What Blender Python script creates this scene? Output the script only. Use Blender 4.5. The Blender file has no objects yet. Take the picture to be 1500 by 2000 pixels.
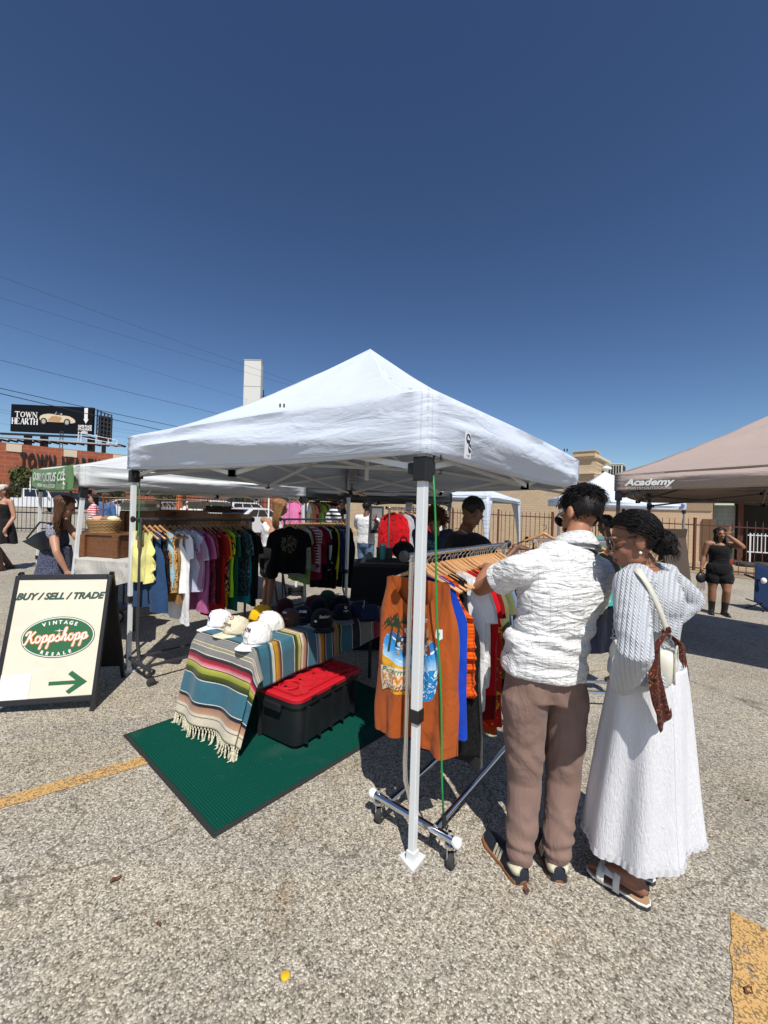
import bpy, math, random
from mathutils import Vector as V, Matrix, noise
PI = math.pi
rad = math.radians
sin, cos = math.sin, math.cos
SC = bpy.context.scene
COL = SC.collection

# ---------------------------------------------------------------- camera, sky, sun, exposure
F, CAMH, ROLL, SLOPE = 800.0, 1.58, rad(1.6), 0.0288
cr, sr = cos(ROLL), sin(ROLL)
cd = bpy.data.cameras.new('camera'); cam = bpy.data.objects.new('camera', cd); COL.objects.link(cam)
cd.sensor_fit = 'HORIZONTAL'; cd.sensor_width = 36; cd.lens = 36 * F / 1500
cd.clip_start = 0.05; cd.clip_end = 2000
cam.matrix_world = Matrix(((cr, -sr, 0, 0), (0, 0, -1, 0), (sr, cr, 0, CAMH), (0, 0, 0, 1)))
SC.camera = cam
SUN_EL, SUN_AZ = rad(55.5), rad(180 - 11)      # compass style, from +Y towards +X
w = bpy.data.worlds.new("World"); SC.world = w; w.use_nodes = True
nt = w.node_tree
bg = nt.nodes['Background']
sky = nt.nodes.new('ShaderNodeTexSky'); sky.sky_type = 'NISHITA'; sky.sun_disc = False
sky.sun_elevation = SUN_EL; sky.sun_rotation = SUN_AZ
sky.altitude = 200; sky.air_density = 1.0; sky.dust_density = 0.6; sky.ozone_density = 2.2
gm = nt.nodes.new('ShaderNodeGamma'); gm.inputs[1].default_value = 1.4
nt.links.new(sky.outputs[0], gm.inputs[0]); nt.links.new(gm.outputs[0], bg.inputs[0]); bg.inputs[1].default_value = 0.052
sd = bpy.data.lights.new('sun', 'SUN'); sun = bpy.data.objects.new('sun', sd); COL.objects.link(sun)
sd.energy = 5.0; sd.angle = rad(0.53); sd.color = (1.0, 0.95, 0.87)
sdir = V((sin(SUN_AZ) * cos(SUN_EL), cos(SUN_AZ) * cos(SUN_EL), sin(SUN_EL)))
sun.rotation_euler = (-sdir).to_track_quat('-Z', 'Y').to_euler(); sun.location = sdir * 30
SC.view_settings.view_transform = 'Standard'; SC.view_settings.look = 'None'
SC.view_settings.exposure = 0; SC.view_settings.gamma = 1; SC.view_settings.use_curve_mapping = False
SC.cycles.max_bounces = 6

# ---------------------------------------------------------------- surveying helpers (photo pixel -> place)
def ray(px, py):
    u, v = (px - 750) / F, (1000 - py) / F
    return V((u * cr - v * sr, 1.0, u * sr + v * cr))
def at(px, py, Y): return V((0, 0, CAMH)) + ray(px, py) * Y
def gz(x): return -SLOPE * x
def gp(px, py, h=0.0):
    d = ray(px, py)
    t = (CAMH - h) / (-(d.z + SLOPE * d.x))
    return V((0, 0, CAMH)) + d * t
def on(x, y, h=0.0): return V((x, y, gz(x) + h))
def lerp(a, b, t): return a + (b - a) * t
def sm(t): t = max(0, min(1, t)); return t * t * (3 - 2 * t)

# ---------------------------------------------------------------- mesh builder
def frames(path):
    n = len(path); T = []
    for i in range(n):
        t = (path[min(i + 1, n - 1)] - path[max(i - 1, 0)])
        T.append(t.normalized() if t.length > 1e-9 else V((0, 0, 1)))
    a = V((0, 0, 1)) if abs(T[0].z) < .9 else V((1, 0, 0))
    N = [(a - T[0] * a.dot(T[0])).normalized()]
    for i in range(1, n):
        q = N[-1] - T[i] * N[-1].dot(T[i])
        N.append(q.normalized() if q.length > 1e-6 else N[-1])
    return [(N[i], T[i].cross(N[i])) for i in range(n)]

class MB:
    def __init__(s): s.v = []; s.f = []; s.m = []; s.uv = []; s.cur = 0; s.hasuv = False
    def add(s, vs, fs, uvs=None, M=None):
        o = len(s.v)
        s.v += [(M @ V(p)) if M else V(p) for p in vs]
        for k, f in enumerate(fs):
            s.f.append([o + i for i in f]); s.m.append(s.cur)
            if uvs: s.uv.append([uvs[i] for i in f]); s.hasuv = True
            else: s.uv.append(None)
        return s
    def box(s, c, d, M=None):
        c = V(c); x, y, z = d[0] / 2, d[1] / 2, d[2] / 2
        vs = [c + V((a * x, b * y, e * z)) for e in (-1, 1) for b in (-1, 1) for a in (-1, 1)]
        return s.add(vs, [(0, 2, 3, 1), (4, 5, 7, 6), (0, 1, 5, 4), (2, 6, 7, 3), (0, 4, 6, 2), (1, 3, 7, 5)], None, M)
    def bar(s, p0, p1, w, h=None, up=V((0, 0, 1))):       # rectangular bar between two points
        p0, p1 = V(p0), V(p1); h = h or w
        t = (p1 - p0).normalized(); r = t.cross(up)
        if r.length < 1e-4: r = t.cross(V((1, 0, 0)))
        r.normalize(); u = r.cross(t)
        vs = [p + r * (a * w / 2) + u * (b * h / 2) for p in (p0, p1) for a, b in ((-1, -1), (1, -1), (1, 1), (-1, 1))]
        return s.add(vs, [(0, 1, 2, 3), (7, 6, 5, 4), (0, 4, 5, 1), (1, 5, 6, 2), (2, 6, 7, 3), (3, 7, 4, 0)])
    def loft(s, rings, cap=True, closed=True, uv=False, M=None):
        n = len(rings[0]); vs = [p for r in rings for p in r]; fs = []
        m = n if closed else n - 1
        for j in range(len(rings) - 1):
            for i in range(m):
                k = (i + 1) % n
                fs.append((j * n + i, j * n + k, (j + 1) * n + k, (j + 1) * n + i))
        if cap and closed:
            fs.append(tuple(range(n - 1, -1, -1))); b = (len(rings) - 1) * n
            fs.append(tuple(range(b, b + n)))
        uvs = None
        if uv: uvs = [(i / max(1, n - 1), j / max(1, len(rings) - 1)) for j in range(len(rings)) for i in range(n)]
        return s.add(vs, fs, uvs, M)
    def tube(s, path, r, n=8, flat=1.0, cap=True):
        path = [V(p) for p in path]; fr = frames(path); rings = []
        for i, p in enumerate(path):
            q = r[i] if isinstance(r, (list, tuple)) else r
            a, b = fr[i]
            rings.append([p + a * (q * cos(2 * PI * k / n)) + b * (q * flat * sin(2 * PI * k / n)) for k in range(n)])
        return s.loft(rings, cap)
    def cyl(s, p0, p1, r0, r1=None, n=12): return s.tube([p0, p1], [r0, r0 if r1 is None else r1], n)
    def cap(s, p0, p1, r0, r1=None, n=12):             # tapered capsule
        p0, p1 = V(p0), V(p1); r1 = r0 if r1 is None else r1
        t = (p1 - p0); L = t.length; t = t / L if L > 1e-6 else V((0, 0, 1))
        pts, rs = [], []
        for a in (-80, -50, -20): pts.append(p0 + t * (r0 * sin(rad(a)))); rs.append(r0 * cos(rad(a)))
        for k in (0.0, .33, .66, 1.0): pts.append(lerp(p0, p1, k)); rs.append(lerp(r0, r1, k))
        for a in (20, 50, 80): pts.append(p1 + t * (r1 * sin(rad(a)))); rs.append(r1 * cos(rad(a)))
        return s.tube(pts, rs, n)
    def ell(s, c, r, R=None, n=16, m=10):
        c = V(c); rings = []
        for j in range(m + 1):
            a = -PI / 2 + PI * (j + .02) / (m + .04)
            ring = []
            for i in range(n):
                p = V((r[0] * cos(a) * cos(2 * PI * i / n), r[1] * cos(a) * sin(2 * PI * i / n), r[2] * sin(a)))
                ring.append(c + (R @ p if R else p))
            rings.append(ring)
        return s.loft(rings)
    def prism(s, out, th, M=None):                    # outline in x,y ; extruded -th..0 along z
        n = len(out)
        vs = [V((x, y, 0)) for x, y in out] + [V((x, y, -th)) for x, y in out]
        fs = [tuple(range(n)), tuple(range(2 * n - 1, n - 1, -1))] + [(i, n + i, n + (i + 1) % n, (i + 1) % n) for i in range(n)]
        return s.add(vs, fs, None, M)
    def grid(s, fn, nu, nv, uvf=None, skip=None):
        vs, uvs, fs = [], [], []
        for j in range(nv + 1):
            for i in range(nu + 1):
                u, v = i / nu, j / nv
                vs.append(fn(u, v)); uvs.append(uvf(u, v) if uvf else (u, v))
        for j in range(nv):
            for i in range(nu):
                if skip and skip((i + .5) / nu, (j + .5) / nv): continue
                a = j * (nu + 1) + i
                fs.append((a, a + 1, a + nu + 2, a + nu + 1))
        return s.add(vs, fs, uvs)
    def mesh(s, name, Minv=None):
        me = bpy.data.meshes.new(name)
        me.from_pydata([(Minv @ p) if Minv else p for p in s.v], [], s.f)
        if any(s.m): me.polygons.foreach_set('material_index', s.m)
        if s.hasuv:
            ul = me.uv_layers.new(name='UVMap'); k = 0; flat = []
            for f, q in zip(s.f, s.uv):
                for i in range(len(f)): flat += q[i] if q else (0, 0)
            ul.data.foreach_set('uv', flat)
        me.update()
        return me

def tag(o, label=None, cat=None, group=None, kind=None):
    if label: o['label'] = label
    if cat: o['category'] = cat
    if group: o['group'] = group
    if kind: o['kind'] = kind
    return o
def thing(name, label, cat, loc=(0, 0, 0), rotz=0, group=None):
    o = bpy.data.objects.new(name, None); COL.objects.link(o)
    o.empty_display_size = .1; o.location = loc; o.rotation_euler = (0, 0, rotz)
    o['_m'] = [x for r in (Matrix.Translation(V(loc)) @ Matrix.Rotation(rotz, 4, 'Z')) for x in r]
    return tag(o, label, cat, group)
def wmat(o):
    M = Matrix.Identity(4)
    while o is not None:
        if '_m' in o:
            f = list(o['_m']); M = Matrix([f[0:4], f[4:8], f[8:12], f[12:16]]) @ M
        o = o.parent
    return M
def obj(name, mb, mats, parent=None, world=True, smooth=False, bevel=0, solid=0, sub=0, loc=None, offs=-1):
    """one mesh object; its vertices are given in world space unless world is False"""
    if isinstance(mb, MB):
        Mi = wmat(parent).inverted() if (parent is not None and world) else None
        if Mi is None and loc is not None and world: Mi = Matrix.Translation(-V(loc))
        me = mb.mesh(name, Mi)
    else: me = mb
    for m in (mats if isinstance(mats, (list, tuple)) else [mats]): me.materials.append(m)
    o = bpy.data.objects.new(name, me); COL.objects.link(o)
    if parent is not None: o.parent = parent
    elif loc is not None: o.location = loc; o['_m'] = [x for r in Matrix.Translation(V(loc)) for x in r]
    if smooth:
        me.polygons.foreach_set('use_smooth', [True] * len(me.polygons))
        if smooth != True: me.set_sharp_from_angle(angle=rad(smooth))
    if sub: d = o.modifiers.new('s', 'SUBSURF'); d.levels = d.render_levels = sub
    if solid: d = o.modifiers.new('t', 'SOLIDIFY'); d.thickness = solid; d.offset = offs
    if bevel: d = o.modifiers.new('b', 'BEVEL'); d.width = bevel; d.segments = 2; d.limit_method = 'ANGLE'; d.angle_limit = rad(40)
    return o
def copytree(o, parent=None):
    c = o.copy(); COL.objects.link(c)
    if parent is not None: c.parent = parent
    for ch in list(o.children): copytree(ch, c)
    return c
def fuse(mb, vox, it=4, disp=None):
    """one continuous skin over the overlapping pieces of mb"""
    me = mb.mesh('tmp'); o = bpy.data.objects.new('tmp', me); COL.objects.link(o)
    d = o.modifiers.new('r', 'REMESH'); d.mode = 'VOXEL'; d.voxel_size = vox
    if it: d = o.modifiers.new('s', 'SMOOTH'); d.factor = .5; d.iterations = it
    dg = bpy.context.evaluated_depsgraph_get()
    r = bpy.data.meshes.new_from_object(o.evaluated_get(dg))
    bpy.data.objects.remove(o); bpy.data.meshes.remove(me)
    r.materials.clear()
    if disp:
        ns = [vn.vector.copy() for vn in r.vertex_normals]
        for v in r.vertices: v.co = disp(v.co.copy(), ns[v.index])
        r.update()
    return r
def fobj(name, mb, vox, mat, parent, it=4, disp=None):
    me = fuse(mb, vox, it, disp); me.transform(wmat(parent).inverted())
    return obj(name, me, mat, parent, smooth=True)

# ---------------------------------------------------------------- materials
def nm(name):
    m = bpy.data.materials.new(name); m.use_nodes = True
    return m, m.node_tree, m.node_tree.nodes['Principled BSDF']
def N(t, ty, **k):
    n = t.nodes.new('ShaderNode' + ty)
    for a, b in k.items():
        if hasattr(n, a): setattr(n, a, b)
        else: n.inputs[a.replace('_', ' ')].default_value = b
    return n
def L(t, a, b): t.links.new(a, b)
def c4(c): return (c[0], c[1], c[2], 1)
def hexc(h):
    h = h.lstrip('#'); r = []
    for i in (0, 2, 4):
        x = int(h[i:i + 2], 16) / 255
        r.append(x / 12.92 if x < .04045 else ((x + .055) / 1.055) ** 2.4)
    return tuple(r)
def col(c): return hexc(c) if isinstance(c, str) else c
def ramp(t, fac, stops, interp='LINEAR'):
    r = t.nodes.new('ShaderNodeValToRGB'); r.color_ramp.interpolation = interp; e = r.color_ramp.elements
    while len(e) < len(stops): e.new(.5)
    for i, (p, c) in enumerate(stops): e[i].position = p; e[i].color = c4(col(c))
    if fac is not None: L(t, fac, r.inputs[0])
    return r
def mix(t, fac, a, b, blend='MIX'):
    n = t.nodes.new('ShaderNodeMix'); n.data_type = 'RGBA'; n.blend_type = blend
    for s, x in ((0, fac), (6, a), (7, b)):
        if hasattr(x, 'links'): L(t, x, n.inputs[s])
        else: n.inputs[s].default_value = c4(col(x)) if s else x
    return n.outputs[2]
def mth(t, op, a, b=None):
    n = t.nodes.new('ShaderNodeMath'); n.operation = op
    for s, x in ((0, a), (1, b)):
        if x is None: continue
        if hasattr(x, 'links'): L(t, x, n.inputs[s])
        else: n.inputs[s].default_value = x
    return n.outputs[0]
def coords(t, kind='Object', scale=(1, 1, 1)):
    tc = N(t, 'TexCoord'); mp = N(t, 'Mapping'); mp.inputs['Scale'].default_value = scale
    L(t, tc.outputs[kind], mp.inputs[0]); return mp.outputs[0]
def noi(t, co, scale, detail=3, rough=.55, dist=0):
    n = N(t, 'TexNoise'); n.inputs['Scale'].default_value = scale; n.inputs['Detail'].default_value = detail
    n.inputs['Roughness'].default_value = rough; n.inputs['Distortion'].default_value = dist
    if co is not None: L(t, co, n.inputs['Vector'])
    return n.outputs[0]
def bump(t, b, h, st=.3, dist=.01):
    n = N(t, 'Bump'); n.inputs['Strength'].default_value = st; n.inputs['Distance'].default_value = dist
    L(t, h, n.inputs['Height'])
    if b.inputs['Normal'].links: L(t, b.inputs['Normal'].links[0].from_socket, n.inputs['Normal'])
    L(t, n.outputs[0], b.inputs['Normal'])
_mc = {}
def plain(name, c, rough=.6, metal=0, var=.12, bs=0, bsc=60, spec=.5, coat=0):
    m, t, b = nm(name); c = col(c); co = coords(t)
    n = noi(t, co, 7, 5)
    L(t, mix(t, n, [x * (1 - var) for x in c], [min(1, x * (1 + var)) for x in c]), b.inputs['Base Color'])
    b.inputs['Roughness'].default_value = rough; b.inputs['Metallic'].default_value = metal
    b.inputs['Specular IOR Level'].default_value = spec; b.inputs['Coat Weight'].default_value = coat
    if bs: bump(t, b, noi(t, co, bsc, 4), bs, .01)
    else:
        r = N(t, 'MapRange'); r.inputs[3].default_value = rough * .85; r.inputs[4].default_value = min(1, rough * 1.2)
        L(t, noi(t, co, 25, 3), r.inputs[0]); L(t, r.outputs[0], b.inputs['Roughness'])
    return m
def cloth(name, c, wr=.5, wsc=7, weave=.25, rough=.92, pat=None, var=.1, trans=0, st=(1, 1, .45)):
    """woven cloth; pat(t, co, base colour socket) -> colour socket adds a printed pattern"""
    m, t, b = nm(name); c = col(c); co = coords(t)
    base = mix(t, noi(t, co, 9, 4), [x * (1 - var) for x in c], [min(1, x * (1 + var)) for x in c])
    if pat: base = pat(t, co, base)
    L(t, base, b.inputs['Base Color']); b.inputs['Roughness'].default_value = rough
    b.inputs['Specular IOR Level'].default_value = .2; b.inputs['Sheen Weight'].default_value = .08
    bump(t, b, noi(t, co, 420, 2), weave, .002)
    bump(t, b, noi(t, coords(t, 'Object', st), wsc, 4, .5, 1.2), wr, .05)
    if trans:
        tr = N(t, 'BsdfTranslucent'); L(t, base, tr.inputs[0]); mx = N(t, 'MixShader'); mx.inputs[0].default_value = trans
        L(t, b.outputs[0], mx.inputs[1]); L(t, tr.outputs[0], mx.inputs[2])
        L(t, mx.outputs[0], t.nodes['Material Output'].inputs[0])
    return m
# printed patterns
def p_stripe(c2, scale, axis='Z', duty=.5, rot=0):
    def f(t, co, base):
        sx = N(t, 'SeparateXYZ'); L(t, co, sx.inputs[0]); v = sx.outputs['XYZ'.index(axis)]
        fr = mth(t, 'FRACT', mth(t, 'MULTIPLY', v, scale))
        return mix(t, mth(t, 'LESS_THAN', fr, duty), base, c2)
    return f
def p_blotch(cs, scale, th=.5, dist=2):
    def f(t, co, base):
        for i, c in enumerate(cs):
            mp = N(t, 'Mapping'); mp.inputs['Location'].default_value = (3.1 * i + 1, 1.7 * i, 2.3 * i); L(t, co, mp.inputs[0])
            base = mix(t, mth(t, 'GREATER_THAN', noi(t, mp.outputs[0], scale, 2, .5, dist), th), base, c)
        return base
    return f
def p_leopard(c2, c3, scale=26):
    def f(t, co, base):
        v = N(t, 'TexVoronoi'); v.inputs['Scale'].default_value = scale; L(t, co, v.inputs[0])
        d = v.outputs['Distance']
        base = mix(t, mth(t, 'LESS_THAN', d, .42), base, c2)
        return mix(t, mth(t, 'LESS_THAN', d, .2), base, c3)
    return f
def p_check(c2, sx, sz, wx=.06, wz=.06, ax='XZ'):
    def f(t, co, base):
        s = N(t, 'SeparateXYZ'); L(t, co, s.inputs[0])
        for a, k, d in ((ax[0], sx, wx), (ax[1], sz, wz)):
            fr = mth(t, 'FRACT', mth(t, 'ADD', mth(t, 'MULTIPLY', s.outputs['XYZ'.index(a)], k), 50))
            base = mix(t, mth(t, 'LESS_THAN', fr, d), base, c2)
        return base
    return f
def wood(name, c, c2, scale=9, axis=(1, 1, 6), rough=.5):
    m, t, b = nm(name); co = coords(t, 'Object', axis)
    n = noi(t, co, scale, 6, .65, 2.5)
    L(t, ramp(t, n, [(.3, c2), (.52, c), (.7, [min(1, x * 1.25) for x in col(c)])]).outputs[0], b.inputs['Base Color'])
    b.inputs['Roughness'].default_value = rough; bump(t, b, n, .15, .004)
    return m
def brick(name, c1, c2, mo, scale, bw, bh, mort=.012, vertical=None):
    """bricks laid in the object's local x (along the wall) and z (up)"""
    m, t, b = nm(name); tc = N(t, 'TexCoord'); sx = N(t, 'SeparateXYZ'); cx = N(t, 'CombineXYZ')
    L(t, tc.outputs['Object'], sx.inputs[0]); L(t, sx.outputs[0], cx.inputs[0]); L(t, sx.outputs[2], cx.inputs[1])
    k = N(t, 'TexBrick'); L(t, cx.outputs[0], k.inputs['Vector'])
    k.inputs['Color1'].default_value = c4(col(c1)); k.inputs['Color2'].default_value = c4(col(c2)); k.inputs['Mortar'].default_value = c4(col(mo))
    k.inputs['Scale'].default_value = scale; k.inputs['Brick Width'].default_value = bw; k.inputs['Row Height'].default_value = bh
    k.inputs['Mortar Size'].default_value = mort; k.inputs['Mortar Smooth'].default_value = .3
    co = tc.outputs['Object']
    base = mix(t, mth(t, 'MULTIPLY', noi(t, co, 1.3, 6, .65), .35), k.outputs[0], [x * .55 for x in col(c1)])
    L(t, base, b.inputs['Base Color']); b.inputs['Roughness'].default_value = .92
    bump(t, b, k.outputs[1], -.5, .02); bump(t, b, noi(t, co, 30, 4), .25, .01)
    return m

M = {}
M['white_paint'] = plain('white_paint', (.78, .8, .8), .4, var=.05)
M['black_plastic'] = plain('black_plastic', (.012, .012, .013), .45)
M['black_metal'] = plain('black_metal', (.02, .02, .022), .4, .3)
M['grey_metal'] = plain('grey_metal', (.1, .1, .105), .35, .7)
M['chrome'] = plain('chrome', (.75, .76, .78), .13, 1.0, var=.05)
M['steel'] = plain('steel', (.45, .46, .48), .3, 1.0)
M['rubber'] = plain('rubber', (.035, .035, .035), .75)
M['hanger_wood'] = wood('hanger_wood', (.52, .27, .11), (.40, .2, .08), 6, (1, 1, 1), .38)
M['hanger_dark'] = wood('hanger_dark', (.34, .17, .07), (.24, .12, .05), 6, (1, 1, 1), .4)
M['dark_wood'] = wood('dark_wood', (.17, .068, .026), (.06, .022, .009), 5, (2, 2, 12), .45)
M['mid_wood'] = wood('mid_wood', (.24, .11, .045), (.11, .045, .018), 5, (2, 2, 12), .45)
M['pine'] = wood('pine', (.45, .24, .085), (.34, .165, .055), 4, (2, 2, 10), .5)
M['glass_dark'] = plain('glass_dark', (.012, .015, .018), .06, 0, spec=.8)
M['gold'] = plain('gold', (.8, .55, .2), .25, 1)
M['pearl'] = plain('pearl', (.85, .82, .76), .2)
M['eye'] = plain('eye', (.02, .012, .01), .15)
M['lips'] = plain('lips', (.3, .09, .08), .45)
# ================================================================ ground
def asphalt():
    m, t, b = nm('chip_seal_asphalt'); co = coords(t)
    v1 = N(t, 'TexVoronoi'); v1.inputs['Scale'].default_value = 150; L(t, co, v1.inputs[0])
    v2 = N(t, 'TexVoronoi'); v2.inputs['Scale'].default_value = 62; L(t, co, v2.inputs[0])
    s1 = N(t, 'SeparateColor'); L(t, v1.outputs['Color'], s1.inputs[0])
    s2 = N(t, 'SeparateColor'); L(t, v2.outputs['Color'], s2.inputs[0])
    a = ramp(t, s1.outputs[0], [(0, (.07, .062, .052)), (.12, (.14, .125, .105)), (.24, (.25, .225, .19)), (.5, (.42, .385, .325)), (.78, (.60, .555, .475)), (.9, (.78, .73, .64)), (1, (.92, .88, .80))]).outputs[0]
    c = ramp(t, s2.outputs[1], [(0, (.13, .11, .09)), (.3, (.33, .30, .255)), (.7, (.50, .455, .385)), (1, (.68, .63, .55))]).outputs[0]
    base = mix(t, .30, a, c)
    gap = ramp(t, v1.outputs['Distance'], [(.0, (1, 1, 1)), (.55, (.95, .95, .95)), (.85, (.5, .48, .46))]).outputs[0]
    base = mix(t, .75, base, gap, 'MULTIPLY')
    big = ramp(t, noi(t, co, .55, 6, .6), [(.3, (.8, .79, .77)), (.5, (1, 1, 1)), (.72, (1.12, 1.1, 1.06))]).outputs[0]
    base = mix(t, 1, base, big, 'MULTIPLY')
    st = ramp(t, noi(t, co, 1.9, 5, .7, 1.2), [(.60, (1, 1, 1)), (.70, (.84, .77, .67)), (.8, (.66, .58, .48))]).outputs[0]
    base = mix(t, .8, base, st, 'MULTIPLY')
    # wandering cracks
    wr = N(t, 'TexNoise'); wr.inputs['Scale'].default_value = 1.6; wr.inputs['Detail'].default_value = 5; L(t, co, wr.inputs[0])
    ad = N(t, 'VectorMath', operation='MULTIPLY_ADD'); L(t, wr.outputs[1], ad.inputs[0]); ad.inputs[1].default_value = (1.3, 1.3, 0); L(t, co, ad.inputs[2])
    cv = N(t, 'TexVoronoi', feature='DISTANCE_TO_EDGE'); cv.inputs['Scale'].default_value = .62; L(t, ad.outputs[0], cv.inputs[0])
    ck = mth(t, 'LESS_THAN', cv.outputs['Distance'], mth(t, 'MULTIPLY', noi(t, co, 2.2, 4), .011))
    ck = mth(t, 'MULTIPLY', ck, mth(t, 'GREATER_THAN', noi(t, co, .5, 2), .5))
    base = mix(t, mth(t, 'MULTIPLY', ck, .5), base, (.09, .078, .065))
    ov = N(t, 'TexVoronoi'); ov.inputs['Scale'].default_value = .75; L(t, ad.outputs[0], ov.inputs[0])
    oil = ramp(t, mth(t, 'ADD', ov.outputs['Distance'], mth(t, 'MULTIPLY', noi(t, co, 6, 5), .16)), [(.10, (.42, .39, .36)), (.17, (.72, .69, .65)), (.24, (1, 1, 1))]).outputs[0]
    base = mix(t, .75, base, oil, 'MULTIPLY')
    dust = ramp(t, noi(t, coords(t, 'Object', (.5, 1.6, 1)), .8, 6, .65, .6), [(.45, (1, 1, 1)), (.62, (1.12, 1.09, 1.02))]).outputs[0]
    base = mix(t, 1, base, dust, 'MULTIPLY')
    spk = mth(t, 'GREATER_THAN', noi(t, co, 9, 2, .4), .76)
    base = mix(t, mth(t, 'MULTIPLY', spk, .5), base, (.06, .05, .045))
    base = mix(t, 1, base, (.85, .845, .82), 'MULTIPLY')
    L(t, base, b.inputs['Base Color']); b.inputs['Roughness'].default_value = .93; b.inputs['Specular IOR Level'].default_value = .25
    h = mth(t, 'SUBTRACT', 1.0, v1.outputs['Distance'])
    bump(t, b, h, .55, .005); bump(t, b, v2.outputs['Distance'], -.3, .005); bump(t, b, noi(t, co, 3, 4), .2, .03)
    return m
M['asphalt'] = asphalt()
g = MB()
g.grid(lambda u, v: V(((u - .5) * 1200, -40 + v * 900, gz((u - .5) * 1200))), 40, 40)
tag(obj('ground', g, M['asphalt']), 'grey chip seal parking lot surface of the market', None, None, 'structure')

def linepaint():
    m, t, b = nm('worn_yellow_paint'); co = coords(t)
    base = mix(t, noi(t, co, 20, 5), (.56, .33, .11), (.72, .46, .19))
    v = N(t, 'TexVoronoi'); v.inputs['Scale'].default_value = 120; L(t, co, v.inputs[0])
    base = mix(t, .5, base, ramp(t, v.outputs['Distance'], [(0, (1, 1, 1)), (.8, (.5, .45, .4))]).outputs[0], 'MULTIPLY')
    L(t, base, b.inputs['Base Color']); b.inputs['Roughness'].default_value = .9
    bump(t, b, v.outputs['Distance'], -.6, .005)
    pit = mth(t, 'GREATER_THAN', mth(t, 'ADD', v.outputs['Distance'], mth(t, 'MULTIPLY', noi(t, co, 40, 3), .5)), .86); base = mix(t, mth(t, 'MULTIPLY', pit, .75), base, (.16, .105, .04)); L(t, base, b.inputs['Base Color'])
    wear = mth(t, 'GREATER_THAN', mth(t, 'ADD', noi(t, co, 34, 4, .7), mth(t, 'MULTIPLY', noi(t, co, 5, 3), .55)), .86)
    L(t, mth(t, 'SUBTRACT', 1.0, mth(t, 'MULTIPLY', wear, .85)), b.inputs['Alpha'])
    return m
M['line'] = linepaint()
def stripe(p0, p1, w):
    p0, p1 = V(p0), V(p1); d = (p1 - p0).normalized(); n = V((-d.y, d.x, 0)); mb = MB(); rnd = random.Random(4)
    k = 40; pts = []
    for s in (1, -1):
        row = []
        for i in range(k + 1):
            q = lerp(p0, p1, i / k) + n * (s * w / 2 + noise.noise(V((i * .35, s * 7, w))) * .010)
            row.append(on(q.x, q.y, .004))
        pts.append(row)
    mb.grid(lambda u, v: lerp(pts[0][round(u * k)], pts[1][round(u * k)], v), k, 1)
    tag(obj('parking_line', mb, M['line']), None, None, None, 'structure')
a0, a1 = gp(-60, 1588), gp(300, 1480)
stripe(a0, a0 + (a1 - a0) * 1.6, .10)
b0, b1 = gp(1466, 1800), gp(1490, 2080)
stripe(b0, b0 + (b1 - b0).normalized() * 1.2, .13)
c0, c1 = gp(215, 1208), gp(300, 1202)
stripe(c0, c1, .12)

def dirt():
    m, t, b = nm('dry_dirt'); co = coords(t)
    n = noi(t, co, 1.2, 8, .65); base = ramp(t, n, [(.3, (.16, .105, .055)), (.5, (.34, .25, .15)), (.62, (.42, .33, .2)), (.75, (.16, .17, .06))]).outputs[0]
    L(t, base, b.inputs['Base Color']); b.inputs['Roughness'].default_value = .95; bump(t, b, noi(t, co, 6, 6), .6, .05)
    return m
M['dirt'] = dirt()
# fence line on the right (fa -> fb), yard and buildings behind it
FD = V((-.77, .638, 0)).normalized(); FN = V((.638, .77, 0)).normalized()
fa = V((11.7, 15.4, 0)); 
def fpt(s, off=0): q = fa + FD * s + FN * off; return q
yd = MB()
def ydf(u, v):
    q = fpt(-5 + 40 * u, -.65 + 20 * v)
    return on(q.x, q.y, .012 + .10 * sm(v * 14) + .07 * noise.noise(V((q.x * .6, q.y * .6, 0))) * sm(v * 10))
yd.grid(ydf, 80, 40)
tag(obj('dirt_yard', yd, M['dirt'], smooth=True), None, None, None, 'structure')

# ================================================================ fences
M['rust_iron'] = plain('rust_iron', (.12, .045, .028), .75, .2, .3)
M['dark_iron'] = plain('dark_iron', (.022, .017, .016), .6, .3)
def picket_fence(name, label, p0, p1, h, gap, mat, post_gap, bar=.02, lean=0):
    p0, p1 = V(p0), V(p1); Ln = (p1 - p0).length; d = (p1 - p0) / Ln
    e = thing(name, label, 'fence', on(p0.x, p0.y))
    pk = MB(); rnd = random.Random(3); n = int(Ln / gap)
    for i in range(n + 1):
        q = p0 + d * (i * gap); hh = h + rnd.uniform(-.02, .03)
        l = rnd.gauss(0, .012)
        a = on(q.x, q.y, .05); b2 = on(q.x, q.y, hh) + d * l
        pk.bar(a, b2, bar); pk.tube([b2, b2 + V((0, 0, .05))], [bar * .7, .002], 4)
    o = obj('picket_panel', pk, mat, e)
    for z in (.16, h - .17):
        r = MB(); r.bar(on(p0.x, p0.y, z), on(p1.x, p1.y, z), .035, .045); obj('rail', r, mat, e)
    k = int(Ln / post_gap)
    for i in range(k + 1):
        q = p0 + d * (i * post_gap); r = MB(); r.bar(on(q.x, q.y, -.1), on(q.x, q.y, h + .08), .075)
        r.box(on(q.x, q.y, h + .09), (.09, .09, .03)); obj('post', r, mat, e)
    return e
q0, q1 = fpt(-5.2), fpt(15)
picket_fence('iron_fence', 'rust brown iron picket fence in front of the beige building', q0, q1, 1.93, .207, M['rust_iron'], 2.6, .022)
lf0 = gp(47, 1040); lf1 = V((-5.2, 23.5, 0)); ld = (lf1 - lf0); ld.z = 0; ld.normalize()
picket_fence('iron_fence', 'dark iron fence along the street in front of the parked cars', lf0 - ld * 5.2, lf1 + ld * 4, 1.9, .125, M['dark_iron'], 3.3, .018)

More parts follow.
